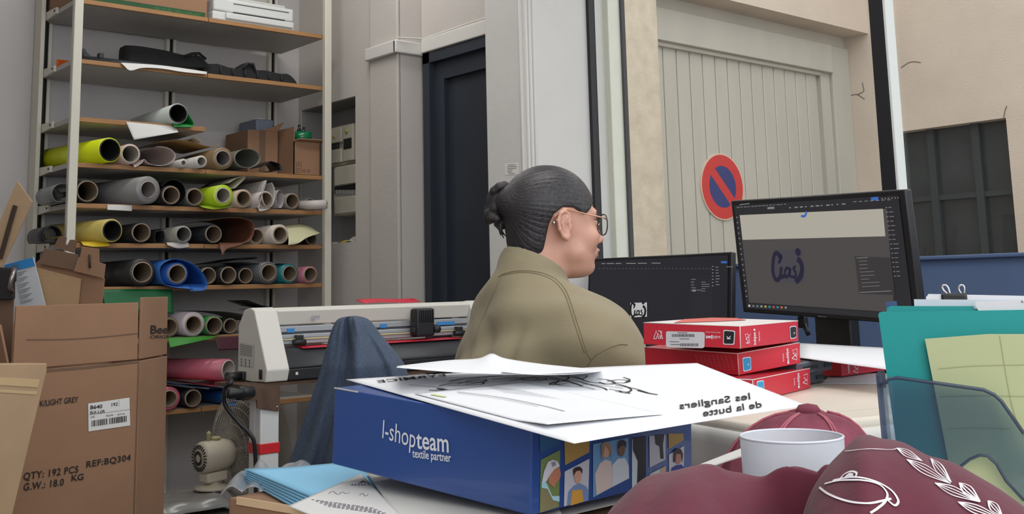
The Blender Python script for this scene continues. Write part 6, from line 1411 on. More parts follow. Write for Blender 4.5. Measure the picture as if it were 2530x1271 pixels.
for pts in ([(2027, 1207), (2050, 1224), (2090, 1240), (2140, 1247), (2180, 1240), (2200, 1235)], [(2040, 1198), (2080, 1190), (2130, 1190), (2170, 1200), (2190, 1222), (2185, 1242), (2165, 1260), (2150, 1271)], [(2060, 1190), (2110, 1182), (2160, 1192), (2200, 1214), (2218, 1240), (2210, 1252), (2195, 1242), (2188, 1232)], [(2075, 1190), (2088, 1175), (2105, 1168), (2118, 1172), (2114, 1182), (2100, 1178), (2088, 1184)], [(2090, 1182), (2100, 1174), (2110, 1176)]):
    dropstroke(mb, bvc, pts, .0015, .0009)
leaves = [((2276, 1143), (2216, 1112), 7), ((2346, 1199), (2240, 1140), 9), ((2348, 1196), (2298, 1137), 9), ((2420, 1245), (2308, 1198), 9), ((2420, 1243), (2370, 1198), 10), ((2480, 1290), (2365, 1245), 9), ((2474, 1280), (2440, 1242), 9)]
for (x0, y0), (x1, y1), wd in leaves:
    L = math.hypot(x1-x0, y1-y0); nx, ny = -(y1-y0)/L, (x1-x0)/L
    for k in (-1.2, -.35, .4, 1.2): dropstroke(mb, bvc, [(x0, y0), ((x0+x1)/2+nx*wd*k*.9, (y0+y1)/2+ny*wd*k*.9), (x0*.25+x1*.75+nx*wd*k*.75, y0*.25+y1*.75+ny*wd*k*.75), (x1, y1)], .0011, .0012)
dropstroke(mb, bvc, [(2090, 1118), (2150, 1113), (2200, 1115), (2216, 1112)], .0007, .0010)
obj('white_print', mb, wp_, cl2)
# baseball cap lying behind the glass
cc = DP(1925, 1150, 1.20); capm = mat('washed_maroon', (138, 70, 86), .95, col2=(100, 40, 58), vscale=22, detail=6, bump=.1, bscale=90); capd = mat('cap_inside', (84, 34, 50), .95)
ctop = DP(1996, 1004, 1.20); cr = .094; cz0 = .815; ch = ctop.z-cz0-.006
cx_, cy_ = (ctop.x+cc.x)/2, (ctop.y+cc.y)/2
t = thing('baseball_cap', 'washed maroon baseball cap with a cloth button lying behind the frosted glass', 'cap', (cx_, cy_, cz0))
shx = (ctop-Vector((cx_, cy_, ctop.z)))
mb = MB(); prof_ = []
NA, NB = 48, 16
def capf(u, v):
    a = 2*math.pi*u; q = v*math.pi/2; rr = cr*math.cos(q)**.75 if v < 1 else 0; z = cz0+ch*math.sin(q); k = (1+.025*abs(math.cos(3*a))-.02)
    p = Vector((cx_, cy_, 0))+shx*math.sin(q)**2+Vector((math.cos(a), math.sin(a), 0))*rr*k; return (p.x, p.y, z)
mb.grid(lambda u, v: capf(u, v*.995), NA, NB, .002); obj('crown', mb, capm, t)
mb = MB()
for i in range(6):
    for da in (-.03, .03): mb.tube([Vector(capf(i/6+da/6+.02, v))+Vector((0, 0, .0012)) for v in [k/12 for k in range(1, 12)]], .0013, 6)
obj('seam', mb, mat('cap_seam', (166, 92, 106), .95), t)
mb = MB(); mb.lathe([(0, -.004), (.012, -.004), (.0135, .002), (.010, .007), (0, .009)], (ctop.x, ctop.y, cz0+ch), (0, 0, 1), 20); obj('button', mb, capm, t)
mb = MB(); bdir = (DP(1700, 1160, 1.12)-Vector((cx_, cy_, 0))); bdir.z = 0; bdir.normalize(); bs = Vector((-bdir.y, bdir.x, 0))
def brim(u, v):
    a = (u-.5)*math.pi*.9; r0 = cr*.97; p0 = Vector((cx_, cy_, 0))+(bdir*math.cos(a)+bs*math.sin(a))*r0; p1 = p0+bdir*.065*math.cos(a)**.6 if math.cos(a) > 0 else p0
    p = p0.lerp(p1, v); return (p.x, p.y, cz0+.004-.012*(u-.5)**2*4-.008*v)
mb.grid(brim, 24, 8, .003); obj('brim', mb, capd, t)
bpy.context.view_layer.update(); crown = [c for c in t.children if c.name.startswith('crown')][0]; bvk = bvh_of(crown)
mb = MB(); droptext(mb, bvk, 'mpagne', 1744, 1150, 1812, 1168, 3, -10, bold=.01); obj('embroidery', mb, mat('embroidery', (196, 170, 176), .8), t)
# curved white sheet slipped between the glass and the cap
mb = MB()
E0 = catmull([(1668, 1178), (1720, 1152), (1780, 1128), (1832, 1108)], 6); E1 = catmull([(1672, 1182), (1730, 1162), (1790, 1142), (1834, 1128)], 6)
mb.grid(lambda u, v: lp(E1, u, 1.02-.04*u).lerp(lp(E0, u, 1.05-.04*u), v), 18, 5, .0007); tag(obj('paper_strip', mb, paper_m), 'narrow curved white paper strip left of the frosted glass', 'paper')
mb = MB(); W = [DP(2060, 1185, .96), DP(2102, 1180, .97), DP(2080, 1090, .97), DP(2060, 1088, .96)]; W[0].z = W[1].z = TB+.004
mb.grid(lambda u, v: tuple(W[0].lerp(W[1], u).lerp(W[3].lerp(W[2], u), v)), 6, 6, .0008); tag(obj('white_card', mb, paper_m), 'white card standing just right of the frosted glass', 'card')
# ================================================================== JACKET ON A CHAIR, LEFT OF THE WOMAN
denim = mat('navy_heather_fleece', (62, 74, 92), .95, var=.22, vscale=280, bump=.1, bscale=240)
JD = 1.93
jl = px_curve([(872, 781), (835, 789), (818, 822), (806, 870), (790, 930), (765, 1000), (738, 1080), (708, 1160), (690, 1260)], 6)
jr = px_curve([(874, 781), (910, 790), (942, 830), (975, 870), (1000, 905), (1015, 960), (1025, 1040), (1030, 1120), (1032, 1260)], 6)
jn = min(len(jl), len(jr))
def jk(u, v):
    """closed drape: u runs round, v top to bottom"""
    k = v*(jn-1); i = min(int(k), jn-2); f = k-i
    l = DP(jl[i][0]*(1-f)+jl[i+1][0]*f, jl[i][1]*(1-f)+jl[i+1][1]*f, JD); r = DP(jr[i][0]*(1-f)+jr[i+1][0]*f, jr[i][1]*(1-f)+jr[i+1][1]*f, JD)
    c = (l+r)/2; h = (r-l)/2; hl = h.length; hd = h.normalized() if hl > 1e-6 else Vector((1, 0, 0)); back = Vector((fwd.x, fwd.y, 0)).normalized()
    a = 2*math.pi*u; dep = .02+.07*min(1, v*2.2)
    g = min(1, v*3)
    fold = g*(.006*math.sin(9*a+3*v)+.003*math.sin(15*a-4*v+1)+.010*math.sin(5*a+6*v))*(1 if math.sin(a) < 0 else .3)
    fold += -.022*g*math.exp(-((math.cos(a)+.25+.2*v)/.10)**2)*(1 if math.sin(a) < 0 else 0)
    p = c+hd*(math.cos(a)*hl)+back*(math.sin(a)*(dep+fold*1.3)*1.0)
    return p
mb = MB(); g = [[mb.bm.verts.new(jk(i/72, j/50)) for i in range(72)] for j in range(1, 51)]
for j in range(49):
    for i in range(72): mb._f([g[j][i], g[j][(i+1) % 72], g[j+1][(i+1) % 72], g[j+1][i]], True)
mb._f(g[0][::-1], True)
tp = jk(.25, 0)
o = obj('draped_jacket', mb, denim); tag(o, 'dark blue grey fleece jacket draped over a chair back, left of the woman', 'jacket')
chf = mat('chair_fabric', (40, 40, 44), .9); chp = mat('chair_plastic', (28, 28, 30), .5)
def office_chair(label, x, y, hd, seat_z, back_h=.0):
    t = thing('office_chair', label, 'chair', (x, y, 0)); f = Vector((math.cos(hd), math.sin(hd), 0)); l = Vector((-f.y, f.x, 0)); O = Vector((x, y, 0))
    mb = MB(); mb.box(O+Vector((0, 0, seat_z-.03)), (.44, .44, .06), f, l, (0, 0, 1), bev=.025, seg=3); obj('seat', mb, chf, t)
    mb = MB(); mb.tube([O+Vector((0, 0, .08)), O+Vector((0, 0, seat_z-.06))], .025, 14); obj('gas_column', mb, chp, t)
    for k in range(5):
        a = hd+2*math.pi*k/5; d = Vector((math.cos(a), math.sin(a), 0)); mb = MB(); mb.tube([O+Vector((0, 0, .09)), O+d*.27+Vector((0, 0, .06))], [.022, .014], 10); lg = obj('base_arm', mb, chp, t)
        mb = MB(); q = O+d*.27; s_ = Vector((-d.y, d.x, 0)); mb.lathe([(0, -.02), (.026, -.02), (.026, .02), (0, .02)], q+Vector((0, 0, .0265)), s_, 16); obj('castor', mb, chp, lg)
    if back_h:
        mb = MB(); mb.tube([O-f*.15+Vector((0, 0, seat_z-.05)), O-f*.22+Vector((0, 0, seat_z-.045)), O-f*.24+Vector((0, 0, seat_z+.02)), O-f*.24+Vector((0, 0, seat_z+.3))], .014, 10); obj('back_support', mb, chp, t)
        mb = MB(); mb.box(O-f*.24+Vector((0, 0, seat_z+back_h/2+.12)), (.03, .04, back_h-.22), f, l, (0, 0, 1), bev=.012, seg=3); obj('backrest', mb, chf, t)
    return t
jc = (jk(.25, .5)+jk(.75, .5))/2
office_chair('dark office chair under the draped blue grey jacket', jc.x+.24*math.cos(R_(122)), jc.y+.24*math.sin(R_(122)), R_(122), .46, .44)

# ================================================================== THE WOMAN
DW = 2.30
HH = R_(-19.); hf = Vector((math.cos(HH), math.sin(HH), 0)); hl_ = Vector((-hf.y, hf.x, 0)); nod = R_(2)
hx = hf*math.cos(nod)-Vector((0, 0, 1))*math.sin(nod); hz = Vector((0, 0, 1))*math.cos(nod)+hf*math.sin(nod)
EAR = DP(1403, 560, DW-.0)
OH = EAR+hl_*.079
HM = np.array([hx, hl_, hz], np.float32)          # rows: head axes in the world
def hw(x, y, z): return OH+hx*x+hl_*y+hz*z
def toh(P): return (P-np.array(OH, np.float32))@HM.T
NK = hw(-.048, 0, -.135)                            # neck base
TH = R_(-17); tf_ = Vector((math.cos(TH), math.sin(TH), 0)); tl_ = Vector((-tf_.y, tf_.x, 0))
def tw(x, y, z): return NK+tf_*x+tl_*y+Vector((0, 0, z))
TM = np.array([tf_, tl_, (0, 0, 1)], np.float32)
def tot(P): return (P-np.array(NK, np.float32))@TM.T
FZ = -NK.z                                         # floor in torso coordinates
def sd_head(q):
    q = q*np.array((1, 1, 1), np.float32); zz = q[..., 2]; q[..., 2] = np.where(zz < 0, zz*1.13, zz)
    d = sd_ell(q, (-.012, 0, .044), (.098, .075, .086))
    d = smin(d, sd_ell(q, (.036, 0, -.018), (.058, .062, .080)), .03)
    d = smin(d, sd_ell(q, (.034, 0, -.060), (.052, .056, .046)), .025)
    d = smin(d, sd_caps(q, (.030, -.044, -.060), (.072, -.014, -.090), .020, .016), .02); d = smin(d, sd_caps(q, (.030, .044, -.060), (.072, .014, -.090), .020, .016), .02)
    d = smin(d, sd_ell(q, (.077, 0, -.094), (.017, .021, .015)), .016)
    d = smin(d, sd_ell(q, (.036, 0, -.094), (.046, .042, .026)), .02)
    for s in (-1, 1):
        d = smin(d, sd_ell(q, (.064, s*.038, -.022), (.026, .026, .026)), .02)
        d = smin(d, sd_caps(q, (.091, s*.012, .034), (.076, s*.046, .034), .009, .008), .014)
        d = smax(d, -sd_ell(q, (.104, s*.032, .014), (.018, .019, .014)), .010)
        d = smin(d, sd_ell(q, (.078, s*.031, .014), (.0125, .016, .0125)), .002)
        d = smin(d, sd_caps(q, (.089, s*.018, .0185), (.080, s*.044, .0165), .0035, .003), .004)
        d = smin(d, sd_ell(q, (.098, s*.012, -.029), (.010, .0075, .007)), .006)
    d = smin(d, sd_caps(q, (.092, 0, .022), (.111, 0, -.021), .0075, .0095), .010)
    d = smin(d, sd_ell(q, (.112, 0, -.024), (.009, .009, .008)), .006)
    d = smin(d, sd_ell(q, (.088, 0, -.056), (.014, .030, .018)), .014)
    d = smin(d, sd_ell(q, (.1005, 0, -.0505), (.0082, .021, .0056)), .004); d = smin(d, sd_ell(q, (.0985, 0, -.0645), (.0086, .018, .0070)), .004)
    d = smax(d, -sd_ell(q, (.112, 0, -.0575), (.012, .021, .0013)), .0025)
    q = (q-np.array((-.004, 0, .002), np.float32))*np.array((1.14, 1, 1.12), np.float32); q[..., 2] = np.where(q[..., 2] < 0, q[..., 2]/1.13, q[..., 2])
    for s in (-1, 1):
        pts = [(.013, .012), (.010, .026), (-.004, .034), (-.019, .028), (-.025, .010), (-.021, -.010), (-.010, -.026), (.002, -.031), (.009, -.022)]
        Y = lambda x: s*(.0745+.013*min(1, max(0, (.013-x)/.034)))
        e = None
        for a, b in zip(pts, pts[1:]):
            c_ = sd_caps(q, (a[0], Y(a[0]), a[1]), (b[0], Y(b[0]), b[1]), .0042, .0042); e = c_ if e is None else smin(e, c_, .003)
        pl = sd_ell(q, (-.005, s*.0775, .001), (.019, .0052, .031)); e = smin(e, pl, .004)
        e = smin(e, sd_ell(q, (.001, s*.077, -.026), (.009, .0055, .009)), .005)
        e = smin(e, sd_caps(q, (.002, s*.081, .020), (-.014, s*.0835, .004), .003, .003), .003); e = smin(e, sd_caps(q, (-.014, s*.0835, .004), (-.006, s*.081, -.014), .003, .003), .003)
        e = smax(e, -sd_ell(q, (.003, s*.086, -.003), (.0075, .0095, .010)), .003)
        e = smin(e, sd_ell(q, (.0115, s*.0775, -.004), (.0035, .0045, .007)), .003)
        d = smin(d, e, .006)
    return d
def sd_neck(q): return smin(sd_caps(q, (-.030, 0, -.03), (-.050, 0, -.150), .054, .058), sd_caps(q, (-.045, 0, -.13), (-.055, 0, -.22), .058, .075), .03)
def headskin(P):
    q = toh(P); return smin(sd_head(q), sd_neck(q), .022)
SHR, ELR, WRR = (.058, -.188, -.105), (.190, -.235, -.285), (.385, -.150, -.275)
SHL, ELL, WRL = (.058, .188, -.105), (.190, .240, -.285), (.385, .150, -.275)
KNR, ANR = (.36, -.12, -.575), (.33, -.12, FZ+.09)
KNL, ANL = (.36, .12, -.575), (.33, .12, FZ+.09)
HIP = (-.10, 0, -.56)
def fingers(W, s):
    out = []
    w = np.array(W)
    for k, (dy, L) in enumerate(((-.03, .058), (-.011, .07), (.009, .066), (.028, .052))):
        a = w+np.array((.085, dy*.9, -.008)); b = a+np.array((L*.55, dy*.15, -.004)); c = b+np.array((L*.40, dy*.1, -.016)); out += [(a, b, .0088, .0082), (b, c, .0082, .007)]
    a = w+np.array((.03, s*.03, -.008)); b = a+np.array((.03, s*.022, -.012)); c = b+np.array((.026, s*.004, -.006)); out += [(a, b, .011, .0095), (b, c, .0095, .008)]
    return out
def body_rest(P):
    q = tot(P)
    d = sd_caps(q, (-.015, 0, -.10), (-.05, 0, -.25), .10, .115); d = smin(d, sd_caps(q, (-.05, 0, -.25), (-.10, 0, -.50), .12, .13), .06)
    d = smin(d, sd_caps(q, (-.005, 0, .01), (-.01, 0, -.12), .058, .07), .05)
    for SH, EL, WR, s in ((SHR, ELR, WRR, 1), (SHL, ELL, WRL, -1)):
        d = smin(d, sd_caps(q, (0, SH[1]*.4, -.09), SH, .07, .055), .05)
        d = smin(d, sd_caps(q, SH, EL, .050, .040), .03); d = smin(d, sd_caps(q, EL, WR, .040, .026), .02)
        w = np.array(WR); d = smin(d, sd_ell(q, w+np.array((.052, 0, -.004)), (.052, .040, .017)), .012)
        for a, b, r0, r1 in fingers(WR, s): d = smin(d, sd_caps(q, a, b, r0, r1), .003)
    for KN, AN in ((KNR, ANR), (KNL, ANL)):
        h = (HIP[0]+.02, KN[1]*.8, HIP[2]); d = smin(d, sd_caps(q, h, KN, .085, .06), .05); d = smin(d, sd_caps(q, KN, AN, .055, .038), .03); d = smin(d, sd_caps(q, (AN[0]-.02, AN[1], FZ+.05), (AN[0]+.13, AN[1], FZ+.04), .034, .026), .02)
    return d
hipw = tw(*HIP)
wm = thing('person', 'woman in khaki jacket and glasses, dark hair in a bun, facing the monitors', 'person', (hipw.x, hipw.y, 0))
def skin_material():
    m = mat('skin', (206, 158, 138), .52, var=.05, vscale=40, bump=.02, bscale=300); b = m.node_tree.nodes['Principled BSDF']
    b.inputs['Subsurface Weight'].default_value = .12; b.inputs['Subsurface Radius'].default_value = (.01, .004, .002); b.inputs['Subsurface Scale'].default_value = .6
    return m
skin = skin_material()
def box_of(pts, pad): a = np.array(pts); return a.min(0)-pad, a.max(0)+pad
lo, hi = box_of([hw(x, y, z) for x in (-.115, .125) for y in (-.09, .09) for z in (-.20, .135)], .01)
V1, F1_ = surfnet(headskin, lo, hi, .0024)
lo, hi = box_of([tw(-.26, -.30, FZ), tw(.52, -.30, FZ), tw(-.26, .30, .0), tw(.52, .30, .0)], .02)
def bodyclip(P): return smax(body_rest(P), P[..., 2]-(NK.z+.0), .004)
V2_, F2_ = surfnet(bodyclip, lo, hi, .0075)
lip = mat('lips', (176, 108, 104), .45); hairm_ = None
V = np.concatenate([V1, V2_]); F = np.concatenate([F1_, F2_+len(V1)])
body = skin_obj('body', V, F, [skin, lip, mat('eye_white', (226, 220, 216), .2), mat('iris_dark', (52, 36, 28), .2), mat('brow_hair', (58, 46, 42), .8), mat('cheek_blush', (208, 146, 130), .52)], wm)
q = toh(V.astype(np.float32))
ctr = q[F].mean(1); idx_ = np.zeros(len(F), np.int32)
idx_[(ctr[:, 0] > .084) & (np.abs(ctr[:, 1]) < .021) & (ctr[:, 2] > -.0705) & (ctr[:, 2] < -.0475) & (np.abs(ctr[:, 1]) < .022-np.abs(ctr[:, 2]+.059)*.9)] = 1
for s in (-1, 1):
    e = (np.hypot((ctr[:, 1]-s*.032)/1.0, (ctr[:, 2]-.0135)*1.9) < .0125) & (ctr[:, 0] > .07); idx_[e] = 2
    e = (np.hypot(ctr[:, 1]-s*.032, (ctr[:, 2]-.0135)) < .0058) & (ctr[:, 0] > .07); idx_[e] = 3
    e = (np.abs(ctr[:, 2]-(.037-.25*np.maximum(0, np.abs(ctr[:, 1])-.036))) < .0034) & (np.abs(ctr[:, 1]-s*.032) < .021) & (ctr[:, 0] > .055); idx_[e] = 4
    e = (np.abs(ctr[:, 2]-.0195) < .0016) & (np.abs(ctr[:, 1]-s*.033) < .014) & (ctr[:, 0] > .07); idx_[e] = 4
body.data.polygons.foreach_set('material_index', idx_); body.data.update()
# ---- hair: close cap swept back to a bun
hair_poly = np.array([(.101, .13), (.094, .082), (.080, .060), (.066, .044), (.054, .033), (.043, .028), (.032, .033), (.016, .041), (-.010, .041), (-.030, .026), (-.038, .004), (-.043, -.040), (-.050, -.085), (-.052, -.16), (-.3, -.16), (-.3, .4), (.101, .4)], np.float32)
def sd_poly(x, z, P):
    d = np.full(x.shape, 1e9, np.float32); ins = np.zeros(x.shape, bool); n = len(P)
    for i in range(n):
        a, b = P[i], P[(i+1) % n]; e = b-a; t = np.clip(((x-a[0])*e[0]+(z-a[1])*e[1])/(e@e), 0, 1)
        d = np.minimum(d, np.hypot(x-a[0]-e[0]*t, z-a[1]-e[1]*t)); c = ((a[1] > z) != (b[1] > z))
        ins ^= c & (x < (b[0]-a[0])*(z-a[1])/(b[1]-a[1]+1e-12)+a[0])
    return np.where(ins, -d, d)
def hairf(P):
    q = toh(P)
    d = sd_ell(q, (-.013, 0, .0455), (.1035, .0805, .0925)); d = smin(d, sd_ell(q, (.03, 0, .02), (.0645, .0690, .07)), .02)
    d = smin(d, sd_ell(q, (-.046, 0, -.030), (.056, .058, .062)), .03); d = smin(d, sd_caps(q, (-.075, 0, .045), (-.108, 0, .055), .030, .022), .03)
    ang = np.arctan2(q[..., 1], q[..., 2]-.05); d = d + .0003*np.sin(ang*46+q[..., 0]*18)*np.clip((.09-q[..., 0])*12, 0, 1)+.0003*np.sin(ang*97-q[..., 0]*31)
    return smax(d, sd_poly(q[..., 0], q[..., 2], hair_poly), .006)
lo, hi = box_of([hw(x, y, z) for x in (-.145, .105) for y in (-.09, .09) for z in (-.11, .145)], .008)
Vh, Fh = surfnet(hairf, lo, hi, .0020)
def hair_material():
    m = bpy.data.materials.new('dark_hair'); m.use_nodes = True; n = m.node_tree; b = n.nodes['Principled BSDF']
    b.inputs['Roughness'].default_value = .42; b.inputs['Specular IOR Level'].default_value = .45; b.inputs['Anisotropic'].default_value = .5
    t = n.nodes.new('ShaderNodeTexCoord'); mp = n.nodes.new('ShaderNodeMapping'); mp.inputs['Scale'].default_value = (1, 1, 1)
    sb = n.nodes.new('ShaderNodeVectorMath'); sb.operation = 'SUBTRACT'; sb.inputs[1].default_value = (-.118, 0, .046); nm = n.nodes.new('ShaderNodeVectorMath'); nm.operation = 'NORMALIZE'
    n.links.new(t.outputs['Object'], sb.inputs[0]); n.links.new(sb.outputs[0], nm.inputs[0]); n.links.new(nm.outputs[0], mp.inputs[0]); nz = n.nodes.new('ShaderNodeTexNoise'); nz.inputs['Scale'].default_value = 38; nz.inputs['Detail'].default_value = 5
    n.links.new(mp.outputs[0], nz.inputs['Vector']); cr = n.nodes.new('ShaderNodeValToRGB'); cr.color_ramp.elements[0].position = .32; cr.color_ramp.elements[1].position = .72
    cr.color_ramp.elements[0].color = (*lin((24, 23, 26)), 1); cr.color_ramp.elements[1].color = (*lin((64, 61, 64)), 1)
    n.links.new(nz.outputs['Fac'], cr.inputs[0]); n.links.new(cr.outputs[0], b.inputs['Base Color'])
    bp = n.nodes.new('ShaderNodeBump'); bp.inputs['Strength'].default_value = .45; bp.inputs['Distance'].default_value = .0015; n.links.new(nz.outputs['Fac'], bp.inputs['Height']); n.links.new(bp.outputs[0], b.inputs['Normal'])
    return m
hairm = hair_material()
def local_head_obj(name, V, F, m, parent):
    """mesh whose own axes are the head's axes, so that strands follow the head"""
    Vl = (V-np.array(OH))@np.array(HM, float).T
    me = bpy.data.meshes.new(name); me.from_pydata(Vl.tolist(), [], F.tolist()); me.polygons.foreach_set('use_smooth', [True]*len(me.polygons)); me.materials.append(m)
    o = bpy.data.objects.new(name, me); C.objects.link(o); o.parent = parent
    Mw = Matrix((hx, hl_, hz)).transposed().to_4x4(); Mw.translation = OH-world_of(parent); o.matrix_local = Mw; return o
hair = local_head_obj('hair', Vh, Fh, hairm, wm)
BUN = np.array([(-.122, .012, .068), (-.126, -.006, .040), (-.118, .010, .022), (-.120, -.01, .078), (-.116, .0, .004)])
def bunf(P):
    q = toh(P); d = sd_ell(q, (-.122, 0, .050), (.026, .030, .040)); d = smin(d, sd_ell(q, (-.112, 0, .012), (.016, .018, .020)), .008)
    for i, a in enumerate((0., 2.1, 4.2)):
        pts = [(-.122+.020*math.cos(t*1.0+a), .024*math.sin(t+a), .050+.036*math.cos(t*.7+a*1.3)) for t in np.linspace(0, 4.6, 9)]
        for p0, p1 in zip(pts, pts[1:]): d = smin(d, sd_caps(q, p0, p1, .010, .010), .004)
    for k in range(5): d = smin(d, sd_caps(q, (-.116-.002*k, -.012+.006*k, .004), (-.112+.003*k-.004*(k % 2), -.016+.008*k, -.018-.004*(k % 3)), .005, .0012), .003)
    return d
lo, hi = box_of([hw(x, y, z) for x in (-.17, -.08) for y in (-.05, .05) for z in (-.05, .11)], .004)
Vb, Fb = surfnet(bunf, lo, hi, .0022); local_head_obj('hair_bun', Vb, Fb, hairm, hair)
mb = MB(); random.seed(8)
for i in range(26):
    a0 = hw(-.075-.02*random.random(), -.02+.05*random.random(), -.055-.03*random.random()); a1 = a0+hx*(-.012-.02*random.random())+hz*(-.02*random.random())+hl_*(.02*random.random()-.01); a2 = a1+hx*(.03*random.random()-.02)+hz*(-.02-.02*random.random())
    mb.tube([a0, a0.lerp(a1, .6)+hx*-.004, a1, a2], [.0006, .0005, .0004, .0002], 4, caps=False)
obj('loose_strands', mb, mat('strand', (74, 66, 62), .5), wm)
# ---- glasses and ear stud
gold = mat('rose_gold', (216, 168, 140), .25, .7); gblk = mat('glasses_rim', (58, 46, 40), .35)
mb = MB()
for s in (-1, 1):
    mb.tube([hw(.106-.0015*abs(math.cos(t))**2-.10*max(0, abs(.033*1+.026*math.cos(t))-.045), s*(.033+.026*math.cos(t)), .010+.0225*math.sin(t)) for t in [2*math.pi*i/36 for i in range(36)]], .0014, 8, closed=True)
gl = obj('glasses', mb, gblk, wm)
mb = MB()
for s in (-1, 1):
    P = [hw(.102, s*.058, .020), hw(.088, s*.0725, .022), hw(.05, s*.0765, .027), hw(.012, s*.0795, .034), hw(-.008, s*.0800, .0375), hw(-.028, s*.077, .022), hw(-.032, s*.075, .006)]
    mb.tube(P, .0016, 8)
mb.tube([hw(.106, -.008, .010), hw(.113, 0, .014), hw(.106, .008, .010)], .0013, 8); obj('glasses_arms', mb, gold, gl, label='rose gold glasses arms and bridge')
mb = MB()
for s in (-1, 1): mb.quad([hw(.106-.0015*abs(math.cos(t))**2-.10*max(0, abs(.033+.026*math.cos(t))-.045), s*(.033+.026*math.cos(t)), .010+.0225*math.sin(t)) for t in [2*math.pi*i/36 for i in range(36)]])
obj('lens', mb, clear('lens_glass', (.97, .99, .98), gloss=.25), gl)
mb = MB(); mb.lathe([(0, -.004), (.0035, -.002), (.004, .0), (.0035, .002), (0, .004)], hw(-.0335, -.0825, .006), hl_, 12); mb.lathe([(0, -.0025), (.0025, 0), (0, .0025)], hw(-.0300, -.086, .012), hl_, 10); obj('ear_stud', mb, mat('stud_metal', (190, 186, 170), .2, .9), wm)
# ---- khaki jacket
def jacket(P):
    q = tot(P)
    d = sd_ell(q, (-.022, 0, -.19), (.140, .200, .17)); d = smin(d, sd_ell(q, (-.045, 0, -.36), (.150, .200, .20)), .09)
    d = smin(d, sd_ell(q, (-.085, 0, -.50), (.150, .200, .10)), .06)
    d = smin(d, sd_caps(q, (-.045, -.06, -.045), (.02, -.16, -.085), .062, .070), .05); d = smin(d, sd_caps(q, (-.045, .06, -.045), (.02, .16, -.085), .062, .070), .05)
    d = smin(d, sd_caps(q, (-.02, 0, -.005), (.055, 0, -.09), .070, .09), .05)
    for SH, EL, WR in ((SHR, ELR, WRR), (SHL, ELL, WRL)):
        d = smin(d, sd_caps(q, (SH[0]-.01, SH[1]*.97, SH[2]-.01), EL, .080, .068), .05); d = smin(d, sd_caps(q, EL, (WR[0]-.02, WR[1], WR[2]), .066, .044), .03)
    for s in (-1, 1): d = smin(d, sd_caps(q, (.02, s*.05, -.05), (.088, s*.150, -.105), .066, .072), .05)
    # collar stands round the neck
    qh = toh(P); col = sd_caps(qh, (-.050, 0, -.095), (-.048, 0, -.170), .079, .092); col = smax(col, qh[..., 2]+.062+.45*(qh[..., 0]+.05), .008); d = smin(d, col, .014)
    # folds
    s_ = q[..., 1]; z_ = q[..., 2]; x_ = q[..., 0]
    f = .0045*np.sin(24*(x_*.55+z_*.55)+18*s_)*np.clip((-s_-.02)*6, 0, 1)*np.clip((-z_-.14)*7, 0, 1)
    f += .004*np.sin(33*(z_*.8-x_*.35)+9*s_+1.3)*np.clip((-z_-.10)*5, 0, 1)+.003*np.sin(17*(x_+z_)+25*s_)
    f += .0016*np.sin(60*(x_*.5+z_)+30*s_)
    g = np.clip((-z_-.045)*9, 0, 1)*np.clip((.10-x_)*8, 0, 1)
    for y0, sl, wd_, am in ((-.075, .45, .026, .011), (-.135, .10, .014, .008), (.0, .7, .03, .006), (.07, -.3, .03, .006)):
        f += am*np.exp(-((s_-y0-sl*(z_+.14))/wd_)**2)*g
    d = d + f*1.3
    hole = sd_caps(qh, (-.028, 0, .02), (-.048, 0, -.135), .063, .065); d = smax(d, -hole, .006)
    return smax(d, -(z_+.565), .01)
lo, hi = box_of([tw(-.27, -.33, -.59), tw(.40, -.33, -.59), tw(-.27, .33, .09), tw(.40, .33, .09)], .02)
Vj, Fj = surfnet(jacket, lo, hi, .0042)
khaki = mat('khaki_cotton', (140, 130, 104), .9, var=.05, vscale=9, bump=.06, bscale=160, sheen=.15)
jo = skin_obj('jacket', Vj, Fj, khaki, wm); bpy.context.view_layer.update()
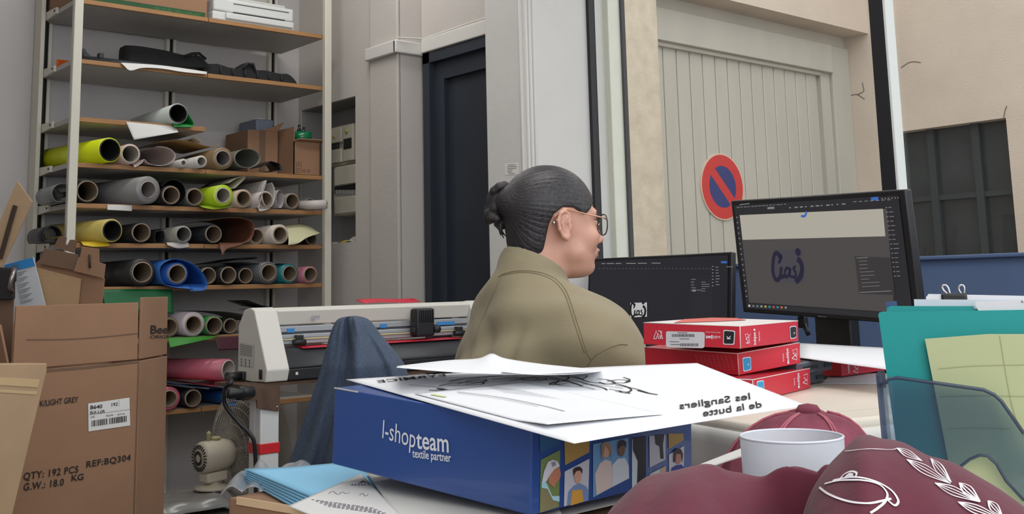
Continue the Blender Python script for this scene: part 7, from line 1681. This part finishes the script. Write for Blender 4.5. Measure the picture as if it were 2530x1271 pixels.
bvj = BVHTree.FromPolygons(Vj.tolist(), Fj.tolist())
mb = MB()
for pts in ([(1237, 680), (1262, 672), (1300, 669), (1340, 675), (1375, 692), (1400, 722), (1416, 765), (1432, 815), (1450, 870), (1462, 890)], [(1232, 684), (1262, 676), (1300, 673), (1338, 680), (1371, 697), (1395, 727), (1410, 768), (1426, 818), (1444, 872)], [(1240, 682), (1222, 720), (1200, 770), (1180, 820), (1168, 870), (1164, 905)], [(1452, 905), (1470, 880), (1500, 862), (1530, 852), (1550, 853)], [(1296, 612), (1330, 618), (1370, 640), (1410, 664), (1440, 684)]):
    dropstroke(mb, bvj, pts, .0022, .0003, tube=True)
obj('seam', mb, mat('khaki_seam', (128, 118, 92), .9), jo)
# ---- trousers and shoes
def trousers(P):
    q = tot(P); d = sd_ell(q, (-.10, 0, -.575), (.15, .185, .10))
    for KN, AN in ((KNR, ANR), (KNL, ANL)): d = smin(d, sd_caps(q, (HIP[0]+.02, KN[1]*.8, HIP[2]), KN, .098, .075), .04); d = smin(d, sd_caps(q, KN, (AN[0], AN[1], AN[2]+.03), .072, .062), .03)
    return smax(d, q[..., 2]+.545, .02)
lo, hi = box_of([tw(-.28, -.24, FZ), tw(.48, -.24, FZ), tw(-.28, .24, -.5), tw(.48, .24, -.5)], .02)
Vt, Ft = surfnet(trousers, lo, hi, .011); skin_obj('trousers', Vt, Ft, mat('dark_trousers', (44, 48, 58), .9), wm)
for KN, AN in ((KNR, ANR), (KNL, ANL)):
    a = tw(AN[0]-.03, AN[1], FZ+.045); b = tw(AN[0]+.15, AN[1], FZ+.04); mb = MB(); mb.tube([a-tf_*.03, a-tf_*.015, a, a.lerp(b, .5), b, b+tf_*.02, b+tf_*.03], [.01, .034, .043, .042, .038, .028, .01], 14); obj('shoe', mb, mat('shoe_dark', (36, 34, 34), .6), wm)
SZ = NK.z-.56-.128; print('NKZ', NK.z)
office_chair('dark office chair that the woman sits on', tw(-.06, 0, 0).x, tw(-.06, 0, 0).y, TH, SZ-.005)
